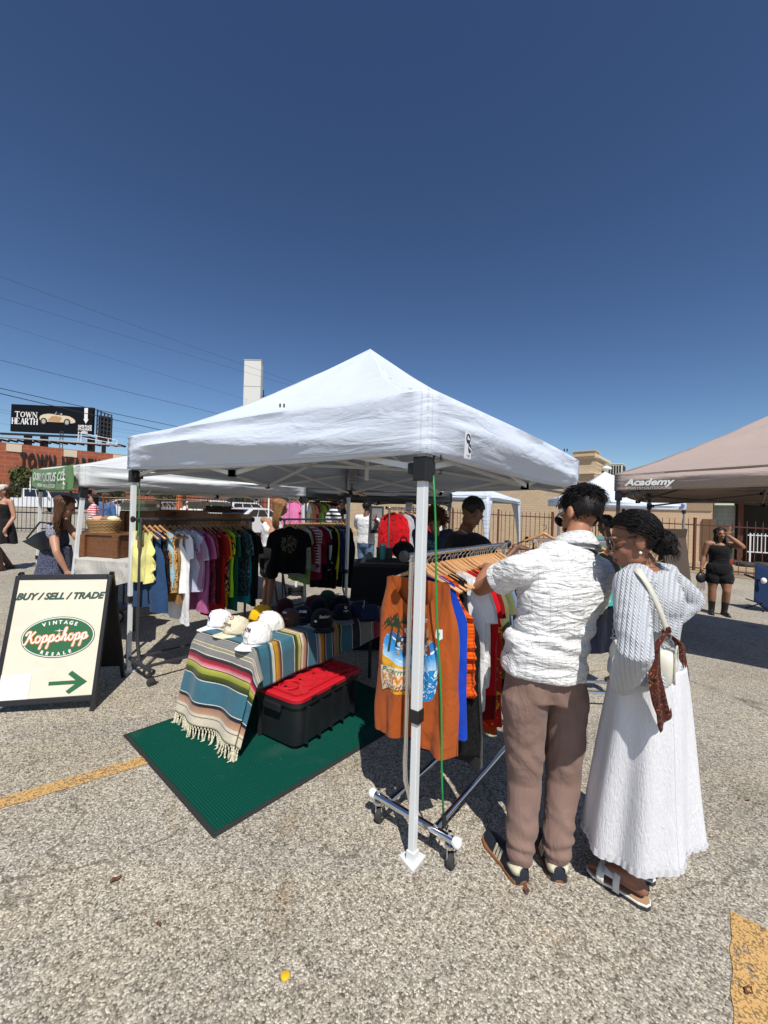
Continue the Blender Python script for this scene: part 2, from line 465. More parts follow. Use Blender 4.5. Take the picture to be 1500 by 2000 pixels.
# ================================================================ buildings
M['beige_brick'] = brick('beige_brick', (.66, .51, .335), (.57, .43, .275), (.42, .33, .23), 1, .30, .115, .012)
M['beige_paint'] = brick('beige_paint', (.68, .49, .32), (.65, .465, .30), (.44, .31, .2), 1, .42, .2, .006)
M['trim_paint'] = plain('trim_paint', (.6, .5, .38), .8, bs=.1)
M['block_grey'] = brick('block_grey', (.36, .42, .4), (.31, .37, .35), (.24, .28, .27), 1, .42, .21, .01)
M['roof_grey'] = plain('roof_grey', (.3, .28, .26), .8, bs=.2)
ang = math.atan2(FD.y, FD.x)
def wallframe(s, off): q = fpt(s, off); return on(q.x, q.y)
# brick hall: local x runs along the wall away from the camera, y is INTO the lot (towards the fence)
s_c, OFF = 4.5, 4.97
org = wallframe(s_c, OFF)
H = 4.80 - org.z
e = thing('brick_building', 'beige brick hall with a flat parapet behind the iron fence', 'building', org, ang)
mb = MB(); mb.box((12, -1.5, H / 2 - .3), (24, 3, H + .6)); obj('wall', mb, M['beige_brick'], e, world=False)
mb = MB(); mb.box((11.97, -1.5, H + .08), (24.16, 3.16, .16)); obj('parapet', mb, M['trim_paint'], e, world=False, bevel=.02)
mb = MB(); mb.box((.62, -.3, H + .25), (1.1, 1.0, .26)); mb.box((.62, -.3, H + .40), (1.2, 1.1, .05))
obj('chimney', mb, M['beige_brick'], e, world=False)
mb = MB(); mb.box((1.1, .09, H - .78), (2.0, .16, .1)); mb.tube([(.1, .1, H - .8), (-.05, .16, H - .86), (-.25, .16, H - .86)], .05); obj('conduit', mb, M['trim_paint'], e, world=False)
mb = MB(); mb.box((-.012, -.5, H - 1.9), (.03, .34, 2.6)); 
org2 = wallframe(s_c - .06, OFF)
e2 = thing('low_building', 'low tan painted wing with an overhanging tin roof beside the brick hall', 'building', org2, ang)
Ln, H2 = 4.85, 3.75 - org2.z
mb = MB(); mb.box((-Ln / 2, -6, H2 / 2 - .3), (Ln, 12, H2 + .6)); obj('wall', mb, M['beige_paint'], e2, world=False)
mb = MB()
mb.add([V((x, y, z)) for x, y, z in ((-Ln - .3, .55, H2 - .12), (0, .55, H2 - .12), (0, -6, H2 + .75), (-Ln - .3, -6, H2 + .75), (-Ln - .3, .55, H2), (0, .55, H2), (0, -6, H2 + .87), (-Ln - .3, -6, H2 + .87))],
       [(0, 3, 2, 1), (4, 5, 6, 7), (0, 1, 5, 4), (1, 2, 6, 5), (2, 3, 7, 6), (3, 0, 4, 7)])
obj('roof', mb, M['trim_paint'], e2, world=False)
for i in range(9):
    mb = MB(); mb.bar((-.3 - i * .56, 0, H2 - .16), (-.3 - i * .56, .5, H2 - .2), .08, .1); obj('rafter', mb, M['dark_wood'], e2, world=False)
mb = MB(); mb.box((-Ln / 2, .02, H2 - 1.05), (Ln, .05, 1.3)); obj('painted_shade_band', mb, plain('wall_shade_paint', (.36, .26, .17), .85), e2, world=False)  # darker wall colour on a thin sheet paints in the shade under the roof
mb = MB(); mb.box((-Ln + .1, .04, 1.0), (.5, .07, 2.0)); obj('door', mb, plain('brown_door', (.16, .09, .05), .7), e2, world=False)
# roof air conditioner and vent
q = org2 + FD * -.55 + FN * 1.5; 
ac = thing('roof_air_conditioner', 'pale metal air conditioner with louvred sides on the low roof', 'air conditioner', (q.x, q.y, org2.z + H2 - .02), ang)
mb = MB(); mb.box((0, 0, .45), (.85, .85, .75)); obj('housing', mb, plain('ac_paint', (.5, .54, .48), .6, bs=.1), ac, world=False, bevel=.03)
mb = MB(); mb.box((0, 0, .84), (.9, .9, .05)); obj('lid', mb, plain('ac_lid', (.55, .58, .53), .55), ac, world=False, bevel=.02)
for i in range(6):
    mb = MB(); mb.box((-.32 + i * .13, .43, .45), (.075, .03, .6)); obj('louvre', mb, M['black_metal'], ac, world=False)
    mb = MB(); mb.box((-.43, -.32 + i * .13, .45), (.03, .075, .6)); obj('louvre', mb, M['black_metal'], ac, world=False)
q = org2 + FD * -.35 + FN * .35
vp = thing('roof_vent', 'small white roof vent cap beside the brick corner', 'vent', (q.x, q.y, org2.z + H2 + .05))
mb = MB(); mb.cyl((0, 0, 0), (0, 0, .45), .09); obj('pipe', mb, M['white_paint'], vp, world=False)
mb = MB(); mb.tube([(0, 0, .42), (0, 0, .5), (0, 0, .62)], [.26, .24, .03], 14); obj('cap', mb, M['white_paint'], vp, world=False, smooth=True)
# tall aerial far behind
q = at(987, 830, 80); mb = MB()
for a in range(3): mb.tube([(q.x + .25 * cos(a * 2.1), q.y + .25 * sin(a * 2.1), 0), (q.x, q.y, q.z)], .05, 4)
for k in range(14): mb.cyl((q.x - .18, q.y, k * q.z / 14), (q.x + .18, q.y, k * q.z / 14 + .4), .03, None, 4)
for k in range(3): mb.cyl((q.x - .6, q.y, q.z - .6 - k * .7), (q.x + .6, q.y, q.z - .6 - k * .7), .04, None, 4)
tag(obj('radio_mast', mb, M['grey_metal']), 'thin grey radio mast rising behind the white tent roof', 'mast')
# cinder block shed, railing, post, junk on the right
q = fpt(-1.0, 6.5); e = thing('block_shed', 'grey green cinder block shed with a dark opening behind the fence', 'shed', on(q.x, q.y), ang)
mb = MB(); mb.box((.75, -1.5, 1.3), (2.0, 3, 3.1)); obj('wall', mb, M['block_grey'], e, world=False)
mb = MB(); mb.box((-3.2, -1.8, 1.6), (5.9, 2.4, 3.6)); obj('carport', mb, plain('opening_shade_paint', (.03, .025, .022), .9), e, world=False)  # solid block, its near-black colour stands for the shade inside the opening
mb = MB(); mb.box((-2.2, -.9, 3.2), (9, 3.8, .12)); obj('roof', mb, M['roof_grey'], e, world=False)
mb = MB(); mb.bar((-.45, .15, 0), (-.45, .15, 3.1), .2); obj('post', mb, M['rust_iron'], e, world=False)
q = fpt(-5.3, 6.1)
e = thing('white_railing', 'white metal railing in front of the dark carport', 'railing', on(q.x, q.y), ang)
mb = MB()
for i in range(28): mb.bar((i * .13, 0, .75), (i * .13, 0, 1.65), .03)
obj('baluster_panel', mb, M['white_paint'], e, world=False)
for z in (.78, 1.55):
    mb = MB(); mb.bar((-.1, 0, z), (3.6, 0, z), .05); obj('rail', mb, M['white_paint'], e, world=False)
for i in (0, 1.75, 3.5):
    mb = MB(); mb.bar((i, 0, 0), (i, 0, 1.62), .06); obj('post', mb, M['white_paint'], e, world=False)
for k, (s, off) in enumerate(((-1.6, 4.2), (-1.2, 4.9), (-2.2, 5.0))):
    q = fpt(s, off); mb = MB(); r = .32
    pr = [(r * .62, 0), (r * .6, .06), (r * .8, .0), (r, .03), (r * 1.03, .11), (r, .19), (r * .8, .22), (r * .6, .17)]
    mb.loft([[V((a * cos(t), a * sin(t), z)) for a, z in pr] for t in [2 * PI * i / 20 for i in range(21)]], False)
    tag(obj('tyre', mb, M['rubber'], loc=on(q.x, q.y, .1), world=False, smooth=True), ['old black tyre lying nearest the fence in the dirt yard', 'old black tyre lying by the block shed', 'old black tyre under the white railing'][k], 'tyre', 'tyres in the dirt yard')
q = fpt(-1.0, 4.2); e = thing('fuel_can', 'small red fuel can standing in the dirt yard', 'can', on(q.x, q.y, .1))
mb = MB(); mb.box((0, 0, .15), (.3, .2, .3)); obj('body', mb, plain('can_red', (.5, .03, .02), .4), e, world=False, bevel=.03)
mb = MB(); mb.tube([(-.1, 0, .3), (-.05, 0, .38), (.08, 0, .38), (.12, 0, .3)], .018, 6); obj('handle', mb, M['black_plastic'], e, world=False)

# ---- red brick restaurant wall on the left with black block lettering
M['red_brick'] = brick('red_brick', (.37, .105, .05), (.30, .08, .04), (.40, .2, .13), 1, 1.1, .44, .025)
bw0 = at(0, 990, 40); bw1 = at(190, 990, 45.8); bd = bw1 - bw0; bd.z = 0; bd.normalize()
bo = on(bw0.x - bd.x * 8, bw0.y - bd.y * 8)
ba = math.atan2(bd.y, bd.x)
BZ = at(0, 861, 40).z - bo.z - .12
e = thing('restaurant_building', 'red brick restaurant wall with black block lettering under the billboard', 'building', bo, ba)
mb = MB(); mb.box((32, 6, BZ / 2 - .5), (64, 12, BZ + 1)); obj('wall', mb, M['red_brick'], e, world=False)
for i in range(9):
    mb = MB(); mb.box((4.4 + i * 4.5 , -.02, BZ - .45), (1.15, .12, .75)); obj('capstone', mb, M['trim_paint'], e, world=False)
for i in range(4):
    mb = MB(); mb.box((24 + i * 8.5, -.03, 1.6), (3.0, .1, 2.6)); obj('window', mb, M['glass_dark'], e, world=False)

def textmesh(s, size, bold=0, extr=.001, shear=0, sx=1, space=1, align='LEFT'):
    cu = bpy.data.curves.new('t', 'FONT'); cu.body = s; cu.size = size; cu.offset = bold; cu.extrude = extr; cu.shear = shear
    cu.space_character = space; cu.align_x = align; cu.resolution_u = 4
    o = bpy.data.objects.new('t', cu); COL.objects.link(o)
    me = bpy.data.meshes.new_from_object(o.evaluated_get(bpy.context.evaluated_depsgraph_get()))
    bpy.data.objects.remove(o); bpy.data.curves.remove(cu)
    if sx != 1: me.transform(Matrix.Diagonal((sx, 1, 1, 1)))
    me.materials.clear()
    return me
def plane(o, x, y):                        # matrix with local x/y axes on a surface
    x, y = V(x).normalized(), V(y).normalized(); z = x.cross(y)
    return Matrix(((x.x, y.x, z.x, o[0]), (x.y, y.y, z.y, o[1]), (x.z, y.z, z.z, o[2]), (0, 0, 0, 1)))
def writing(name, s, size, P, mat, parent, **k):
    """lettering laid on plane matrix P (given in the parent's own space)"""
    me = textmesh(s, size, **k); me.transform(P); return obj(name, me, mat, parent)
M['black_paint'] = plain('black_paint', (.012, .01, .01), .5)
# lettering: one part per letter, slab serif cut
tx = None
x = 8 + (at(37, 890, 40.9) - at(0, 890, 40)).xy.length
for ch in 'TOWN HEARTH':
    if ch != ' ':
        me = textmesh(ch, 2.1, bold=.06, extr=.09, sx=.36)
        wd = max(v.co.x for v in me.vertices); me.transform(plane((x, -.11, BZ - 2.3), (1, 0, 0), (0, 0, 1)))
        obj('letter', me, M['black_paint'], e)
        mb = MB()
        if ch in 'TNHR':
            for k in ((wd / 2,) if ch == 'T' else (.10, wd - .10)): mb.box((x + k, -.11, BZ - 2.27), (.27, .16, .2))
            obj('letter_serif', mb, M['black_paint'], e, world=False)
        x += wd + .10
    else: x += .42
# ivy on the wall
def leafmat(name, c):
    m, t, b = nm(name); oi = N(t, 'TexCoord'); n = noi(t, oi.outputs['Object'], 3, 3)
    L(t, mix(t, n, [k * .6 for k in c], [k * 1.5 for k in c]), b.inputs['Base Color']); b.inputs['Roughness'].default_value = .6
    return m
M['ivy'] = leafmat('ivy_leaf', (.075, .085, .022))
def leaves(mb, n, fn, s, rnd):
    for i in range(n):
        p = fn(); d = V((rnd.gauss(0, 1), rnd.gauss(0, 1), rnd.gauss(0, 1) + .3)).normalized(); q = d.orthogonal().normalized() * s * rnd.uniform(.6, 1.3); r = d.cross(q.normalized()) * q.length * .6
        mb.add([p - q, p + r, p + q, p - r], [(0, 1, 2, 3)])
rnd = random.Random(2)
def ivy(x0, x1, z0, z1, n, lab):
    ee = thing('ivy_plant', lab, 'plant', wmat(e) @ V(((x0 + x1) / 2, -.3, 0)), ba)
    mb = MB(); w2 = (x1 - x0) / 2
    def pt():
        while True:
            a, z = rnd.uniform(-1, 1), rnd.uniform(0, 1)
            top = .82 + .2 * noise.noise(V((a * 2.5 + x0, 0, 0))) + .12 * noise.noise(V((a * 7, 3, 0)))
            if z < top and abs(a) < 1 - .15 * noise.noise(V((z * 5, 9, 0))): return V((a * w2, rnd.uniform(-.45, .1), z0 + z * (z1 - z0)))
    leaves(mb, n, pt, .2, rnd); obj('foliage', mb, M['ivy'], ee, world=False)
    mb = MB()
    for k in range(6): mb.tube([(w2 * (k / 3 - .85), .2, 0), (w2 * (k / 3 - .8), .15, z1 * .5), (w2 * (k / 3 - .9), .1, z1 * .8)], .05, 5)
    obj('stem', mb, M['dark_wood'], ee, world=False)
L0 = 8
def wx(px): 
    d = ray(px, 960); o = V((0, 0, CAMH)); n = V((-bd.y, bd.x, 0)); t = (bo - o).dot(n) / d.dot(n); return ((o + d * t) - bo).dot(bd)
ivy(wx(18), wx(80), 0, 4.3, 2600, 'dark green ivy climbing the red brick wall below the black letters')
ivy(wx(186), wx(240), 0, 2.9, 900, 'low green shrub by the brick wall, behind the denim dress')
ivy(wx(300), wx(345), 0, 2.9, 700, 'green bush on the brick wall above the silver sedan')
ivy(wx(462), wx(492), 0, 2.9, 800, 'green bush by the brick wall above the white hatchback')

# ---- billboard
Yb = 52.0
bl, br_ = at(20, 842, Yb), at(180, 849, Yb)
tl, tr_ = at(21, 789, Yb), at(180, 791, Yb)
bx = (br_ - bl).normalized(); Wb = (br_ - bl).length; Hb = (tl - bl).length
by = V((0, 0, 1)); by = (by - bx * by.dot(bx)).normalized(); bnrm = bx.cross(by)
e = thing('billboard', 'black roadside billboard with a vintage convertible above the brick wall', 'billboard', (bl.x, bl.y, gz(bl.x)))
PB = wmat(e).inverted() @ plane(bl, bx, by)
def PP(x, y, z=0): return PB @ Matrix.Translation((x, y, z))
mb = MB(); mb.prism([(0, 0), (Wb, 0), (Wb, Hb), (0, Hb)], .35, PB); obj('panel', mb, plain('billboard_black', (.006, .008, .011), .6, spec=.1), e, world=False)
M['sign_white'] = plain('sign_white', (.75, .75, .73), .6, var=.03)
M['cream'] = plain('cream', (.62, .55, .38), .55, var=.05)
def serif(ch):
    S = {'T': [((0, 1), (1, 1), .12), ((.5, 0), (.5, 1), .2), ((.3, 0), (.7, 0), .07), ((0, .85), (0, 1), .07), ((1, .85), (1, 1), .07)],
         'O': [((.5 + .42 * cos(a), .5 + .46 * sin(a)), (.5 + .42 * cos(a + .4), .5 + .46 * sin(a + .4)), .1 + .09 * abs(cos(a + .2))) for a in [i * PI / 8 for i in range(16)]],
         'W': [((.0, 1), (.3, 0), .2), ((.3, 0), (.55, 1), .08), ((.5, 1), (.8, 0), .2), ((.8, 0), (1.1, 1), .08), ((-.15, 1), (.2, 1), .07), ((.95, 1), (1.25, 1), .07)],
         'N': [((.1, 0), (.1, 1), .08), ((.1, 1), (.9, 0), .2), ((.9, 0), (.9, 1), .08), ((-.05, 0), (.28, 0), .07), ((.7, 1), (1.08, 1), .07), ((-.08, 1), (.15, 1), .07)],
         'H': [((.12, 0), (.12, 1), .2), ((.88, 0), (.88, 1), .2), ((.12, .5), (.88, .5), .08), ((-.08, 0), (.32, 0), .07), ((.68, 0), (1.08, 0), .07), ((-.08, 1), (.32, 1), .07), ((.68, 1), (1.08, 1), .07)],
         'E': [((.12, 0), (.12, 1), .2), ((-.05, 1), (.8, 1), .08), ((-.05, 0), (.85, 0), .08), ((.12, .5), (.6, .5), .08), ((.8, .8), (.8, 1), .07), ((.85, 0), (.85, .2), .07)],
         'A': [((.05, 0), (.5, 1), .08), ((.5, 1), (.92, 0), .2), ((.2, .35), (.75, .35), .08), ((-.12, 0), (.2, 0), .07), ((.7, 0), (1.1, 0), .07)],
         'R': [((.12, 0), (.12, 1), .2), ((.12, 1), (.6, 1), .08), ((.6, 1), (.78, .75), .15), ((.78, .75), (.6, .5), .15), ((.6, .5), (.12, .5), .08), ((.45, .5), (.9, 0), .2), ((-.08, 0), (.32, 0), .07), ((.8, 0), (1.05, 0), .07)]}
    return S[ch]
def serif_word(mb, word, x, y, h, P, adv=1.0, asp=.8):
    for ch in word:
        for k, (a, b, wd) in enumerate(serif(ch)):
            pa, pb = V((x + a[0] * h * asp, y + a[1] * h, 0)), V((x + b[0] * h * asp, y + b[1] * h, 0))
            d = (pb - pa).normalized(); n = V((-d.y, d.x, 0)) * wd * h / 2; z = V((0, 0, .02 + k * .004))
            mb.add([pa - n + z, pb - n + z, pb + n + z, pa + n + z], [(0, 1, 2, 3)], None, P)
        x += h * asp * (adv + (.42 if ch == 'W' else .3))
ux, uy = Wb / 160, Hb / 53.5            # one photo pixel on the board
mb = MB(); serif_word(mb, 'TOWN', 8 * ux, 28.5 * uy, 10.5 * uy, PB, .88, .9); serif_word(mb, 'HEARTH', 2.5 * ux, 15 * uy, 11.5 * uy, PB, .84, .66)
obj('lettering', mb, M['sign_white'], e, world=False)
def bp(pts): return [((x) * ux, (y) * uy) for x, y in pts]
P2 = PP(0, 0, .03)
mb = MB(); mb.prism(bp([(57, 25), (56, 29), (58, 33), (64, 36), (74, 37.5), (84, 37), (90, 36), (100, 35), (106, 35), (114, 34), (122, 30), (126, 26), (126, 22), (120, 20.5), (116, 20), (104, 21), (96, 21.5), (74, 21.5), (62, 22)]), .02, P2)
obj('car_picture', mb, M['cream'], e, world=False)
mb = MB(); mb.prism(bp([(72, 24.5), (95, 23), (100, 28), (98, 32), (88, 33.5), (80, 33)]), .02, PP(0, 0, .045)); mb.prism(bp([(74, 21.5), (104, 21), (104, 22.4), (74, 23)]), .02, PP(0, 0, .045))
obj('car_shading_panel', mb, plain('tan_print', (.42, .26, .13), .6), e, world=False)
mb = MB()
for cx_ in (65, 110.5): mb.prism([((cx_ + 6.6 * cos(a)) * ux, (22 + 7 * sin(a)) * uy) for a in [i * PI / 10 for i in range(20)]], .02, PP(0, 0, .06))
mb.prism(bp([(86, 36), (90, 41), (92, 41), (100, 36)]), .02, PP(0, 0, .05))
obj('car_wheels_print', mb, plain('print_black', (.015, .015, .017), .6), e, world=False)
mb = MB()
for cx_ in (65, 110.5): mb.prism([((cx_ + 4 * cos(a)) * ux, (22 + 4.4 * sin(a)) * uy) for a in [i * PI / 8 for i in range(16)]], .02, PP(0, 0, .075))
mb.prism(bp([(86, 36.5), (89, 42), (90, 42), (88, 36.5)]), .02, PP(0, 0, .07)); mb.prism(bp([(97, 36), (97, 39), (100, 39.5), (101, 36)]), .02, PP(0, 0, .07))
obj('car_trim_print', mb, plain('print_grey', (.4, .38, .36), .6), e, world=False)
mb = MB(); mb.prism(bp([(143, 52), (150, 52), (150, 30), (152, 30), (147, 21), (142, 30), (143.5, 30)]), .02, P2); obj('arrow', mb, M['sign_white'], e, world=False)
for k, s in enumerate(('SAME PLACE', "IT'S ALWAYS", 'BEEN')):
    writing('lettering', s, 6.6 * uy, PP(145.5 * ux, (13.5 - k * 6) * uy, .03), M['sign_white'], e, bold=.02, sx=.72, align='CENTER')
mb = MB()                                   # rear lattice of the second face and catwalk
R0 = PB @ V((Wb, 0, 0)); 
for i in range(5): mb.bar(PB @ V((Wb + .2 + i * .25, -.6, -.5 - i * .3)), PB @ V((Wb + .2 + i * .25, Hb - .1 - i * .12, -.5 - i * .3)), .12)
for k in range(7): mb.bar(PB @ V((Wb + .1, k * Hb / 6 - .3, -.5)), PB @ V((Wb + 1.25, k * Hb / 6 * .95 - .35, -1.8)), .12)
obj('back_frame', mb, M['grey_metal'], e, world=False)
mb = MB(); mb.bar(PB @ V((Wb + .1, -.6 + Hb / 2, -.9)), PB @ V((Wb + 1.1, -.6 + Hb / 2, -2.1)), .08, Hb * .92); obj('rear_panel', mb, M['black_metal'], e, world=False)
mb = MB(); mb.bar(PB @ V((-2.0, -.9, .9)), PB @ V((Wb + 4.2, -1.35, .9)), 1.1, .14); obj('catwalk', mb, plain('galvanised', (.5, .55, .56), .5, .4), e, world=False)
mb = MB()
for i in range(16): mb.bar(PB @ V((-1.4 + i * 1.05, -1.25, .9)), PB @ V((-1.0 + i * 1.05, -1.35, .1)), .3, .2)
mb.bar(PB @ V((-1.0, -.4, .2)), PB @ V((Wb, -.4, .2)), .25); obj('brackets', mb, M['black_metal'], e, world=False)
for xx in (4, 7.3): 
    for dx in (0, .55 if xx < 5 else .4):
        pass
mb = MB()
for xx in (Wb * .71, Wb * .745): mb.bar(PB @ V((xx, -3.4, 1.3)), PB @ V((xx, .1, 1.3)), .06)
for k in range(9): mb.bar(PB @ V((Wb * .71, -3.2 + k * .4, 1.3)), PB @ V((Wb * .745, -3.2 + k * .4, 1.3)), .05)
obj('ladder', mb, M['grey_metal'], e, world=False)
mb = MB()
for xx in (Wb * .93, Wb * .965, Wb + 1.5, Wb + 3, Wb + 4.1): mb.bar(PB @ V((xx, -1.2, 1.35)), PB @ V((xx, .1 - max(0, xx - Wb) * .2, 1.35)), .07)
mb.bar(PB @ V((Wb * .93, 0, 1.35)), PB @ V((Wb + 4.1, -.75, 1.35)), .06); mb.bar(PB @ V((Wb * .93, -.55, 1.35)), PB @ V((Wb + 4.1, -1.2, 1.35)), .06)
obj('handrail', mb, M['white_paint'], e, world=False)
for xx in (1.5, 3.6, Wb * .93, Wb + .9):
    a = PB @ V((xx, -.2, -.9)); mb = MB(); mb.bar(a, (a.x, a.y, 0), .6 if xx < Wb else .35); obj('support_post', mb, M['black_metal'], e, world=False)
# ---- tall blank pylon sign
Yp = 60; a, b2 = at(476, 830, Yp), at(509, 830, Yp); ztop = at(495, 706, Yp).z
mb = MB(); mb.box(((a.x + b2.x) / 2, Yp, ztop / 2), (2.45, 1.0, ztop))
obj_ = thing('pylon_sign', 'tall blank white pylon sign rising behind the tent', 'sign', ((a.x + b2.x) / 2, Yp, 0))
obj('panel', mb, plain('pylon_white', (.62, .63, .6), .6, var=.05), obj_)
mb = MB()
for k in range(5): mb.box(((a.x + b2.x) / 2, Yp - .51, ztop - 4.2 * (k + .9)), (2.47, .03, .06))
mb.box(((a.x + b2.x) / 2, Yp, ztop + .05), (2.6, 1.1, .12)); obj('seam_trim', mb, plain('pylon_trim', (.4, .41, .4), .6), obj_)
q = at(514, 790, 58); mb = MB(); mb.bar((q.x, q.y, 0), (q.x, q.y, at(514, 762, 58).z), .12)
for k in range(4): mb.bar((q.x - .35, q.y, q.z + k * .4), (q.x + .35, q.y, q.z + k * .4), .07)
tag(obj('aerial', mb, M['black_metal']), 'small dark aerial beside the white pylon sign', 'aerial')
# ---- overhead wires
rnd = random.Random(8)
for k, (x0, y0, x1, y1, r, lab) in enumerate((
        (-40, 752, 380, 838, .036, 'black overhead power line, upper of the thick pair'), (-40, 762, 400, 856, .042, 'black overhead power line, lower of the thick pair'),
        (-40, 696, 520, 828, .022, 'thin overhead wire passing just above the billboard'), (-40, 528, 640, 768, .014, 'thin overhead wire, highest in the sky'),
        (-40, 572, 640, 772, .012, 'thin overhead wire, second highest in the sky'), (-40, 622, 520, 790, .010, 'faint overhead wire crossing the white pylon'), (-40, 795, 300, 846, .018, 'thin overhead wire behind the billboard top'),
        (-40, 800, 300, 852, .015, 'thin overhead wire behind the billboard middle'), (-40, 824, 300, 858, .015, 'thin overhead wire behind the billboard foot'))):
    Y0, Y1 = (38, 62) if k < 6 else (70, 90)
    p0, p1 = at(x0, y0, Y0), at(x1, y1, Y1); d = p1 - p0; p0 -= d * .6; p1 += d * 1.2
    pts = []
    for i in range(25):
        q = lerp(p0, p1, i / 24); q.z -= .9 * (1 - (2 * (i / 24) - 1) ** 2) - .75; pts.append(q)
    mb = MB(); mb.tube(pts, r, 5); tag(obj('power_line', mb, M['rubber']), lab, 'wire', 'overhead wires')

# ================================================================ vehicles behind the street fence
M['car_white'] = plain('car_white', (.72, .73, .74), .25, 0, .03, coat=.6)
M['car_silver'] = plain('car_silver', (.42, .44, .47), .3, .5, .03, coat=.6)
M['car_black'] = plain('car_black', (.02, .02, .022), .25, 0, .03, coat=.6)
M['lamp_red'] = plain('lamp_red', (.4, .02, .02), .3)
def vehicle(name, label, px, Y, heading, paint, prof, roof, Lc=4.6, Wc=1.8, wr=.34, cargo=None):
    q = gp(px, 1000); q = at(px, 1000, Y); e = thing(name, label, 'car' if 'truck' not in name else 'pickup', on(q.x, q.y), heading, 'parked cars')
    # prof: side outline of the body (x along length, z) ; roof: outline of the glasshouse
    def slab(out, w0, taper=0, zt=1):
        mb = MB(); zmin = min(z for _, z in out); zmax = max(z for _, z in out); n = len(out); rings = []
        for s in (-1, -.88, .88, 1):
            rings.append([V((x * (1 if abs(s) < .9 else .985), s * (w0 / 2 - taper * (z - zmin)), z if abs(s) < .9 else lerp(z, (zmin + zmax) / 2, .04))) for x, z in out])
        return mb.loft(rings)
    obj('body', slab(prof, Wc, .03), paint, e, world=False, smooth=30)
    obj('cabin', slab(roof, Wc - .12, .16), paint, e, world=False, smooth=30)
    xs = [x for x, z in roof]; zs = [z for x, z in roof]; z0, z1 = min(zs), max(zs)
    xr0, xr1 = min(xs), max(xs)
    def edge(z, lo):
        best = None
        for i in range(len(roof)):
            (xa, za), (xb, zb) = roof[i], roof[(i + 1) % len(roof)]
            if (za - z) * (zb - z) <= 0 and za != zb:
                x = xa + (xb - xa) * (z - za) / (zb - za); best = x if best is None else (min(best, x) if lo else max(best, x))
        return best
    za, zb = z0 + .06, z1 - .1; xa0, xa1, xb0, xb1 = edge(za, 1) + .12, edge(za, 0) - .12, edge(zb, 1) + .1, edge(zb, 0) - .1
    nwin = 3 if xr1 - xr0 > 2.6 else 2
    for s in (-1, 1):
        for k in range(nwin):
            f0, f1 = k / nwin + .015, (k + 1) / nwin - .015; y0 = s * ((Wc - .12) / 2 - .16 * (za - z0) + .012); y1 = s * ((Wc - .12) / 2 - .16 * (zb - z0) + .012)
            mb = MB(); mb.add([V((lerp(xa0, xa1, f0), y0, za)), V((lerp(xa0, xa1, f1), y0, za)), V((lerp(xb0, xb1, f1), y1, zb)), V((lerp(xb0, xb1, f0), y1, zb))], [(0, 1, 2, 3) if s < 0 else (3, 2, 1, 0)])
            obj('window', mb, M['glass_dark'], e, world=False, solid=.01)
    for lo, nm_ in ((1, 'rear_window'), (0, 'windscreen')):
        xa, xb = edge(za, lo), edge(zb, lo); dx = -.015 if lo else .015; w0, w1 = Wc / 2 - .2, Wc / 2 - .3
        mb = MB(); mb.add([V((xa + dx, -w0, za)), V((xa + dx, w0, za)), V((xb + dx, w1, zb)), V((xb + dx, -w1, zb))], [(0, 1, 2, 3)]); obj(nm_, mb, M['glass_dark'], e, world=False, solid=.01)
    x0, x1 = min(x for x, z in prof), max(x for x, z in prof)
    for wx_ in (x0 + .78, x1 - .85):
        for s in (-1, 1):
            mb = MB(); c = V((wx_, s * (Wc / 2 - .1), wr)); mb.tube([c + V((0, a, 0)) for a in (-.12, -.1, .1, .12)], [wr * .86, wr, wr, wr * .86], 18); wo = obj('wheel', mb, M['rubber'], e, world=False, smooth=40)
            mb = MB(); mb.cyl(c + V((0, s * .115, 0)), c + V((0, s * .13, 0)), wr * .6, wr * .55, 12)
            obj('rim', mb, M['steel'], wo, world=False)
            mb = MB(); mb.tube([c + V((0, s * .09, 0)) + V((cos(a) * (wr + .05), 0, sin(a) * (wr + .05))) for a in [PI * i / 10 for i in range(11)]], .05, 5); obj('wheel_arch', mb, M['black_plastic'], e, world=False)
    for s in (-1, 1):
        mb = MB(); mb.ell((x1 - .08, s * (Wc / 2 - .28), .68), (.08, .16, .09)); obj('headlight', mb, M['pearl'], e, world=False, smooth=True)
        mb = MB(); mb.ell((x0 + .05, s * (Wc / 2 - .2), .8), (.06, .12, .12)); obj('tail_light', mb, M['lamp_red'], e, world=False, smooth=True)
        mb = MB(); mb.ell((xa1 - .1, s * (Wc / 2 + .08), za + .05), (.07, .1, .07)); obj('mirror', mb, paint, e, world=False, smooth=True)
    if cargo: cargo(e)
    return e
sed_b = [(-2.25, .3), (-2.3, .6), (-2.2, .92), (-1.5, 1.0), (.9, .98), (1.9, .86), (2.25, .68), (2.3, .35), (2.1, .22), (-2.1, .22)]
sed_r = [(-1.75, .94), (-1.0, 1.35), (-.4, 1.43), (.2, 1.4), (1.15, .95)]
suv_b = [(-2.3, .35), (-2.35, .7), (-2.3, 1.08), (1.0, 1.08), (2.0, 1.0), (2.3, .85), (2.35, .4), (2.1, .28), (-2.1, .28)]
suv_r = [(-2.28, 1.04), (-2.05, 1.6), (-1.8, 1.72), (.1, 1.72), (.45, 1.62), (1.15, 1.04)]
jeep_b = [(-2.75, .55), (-2.75, 1.12), (-.65, 1.12), (-.6, 1.2), (1.0, 1.2), (1.1, 1.18), (2.6, 1.12), (2.7, .95), (2.7, .55), (2.3, .45), (-2.4, .45)]
jeep_r = [(-.62, 1.16), (-.6, 1.8), (-.45, 1.86), (.75, 1.86), (.85, 1.8), (1.12, 1.16)]
hd = ba + rad(4)
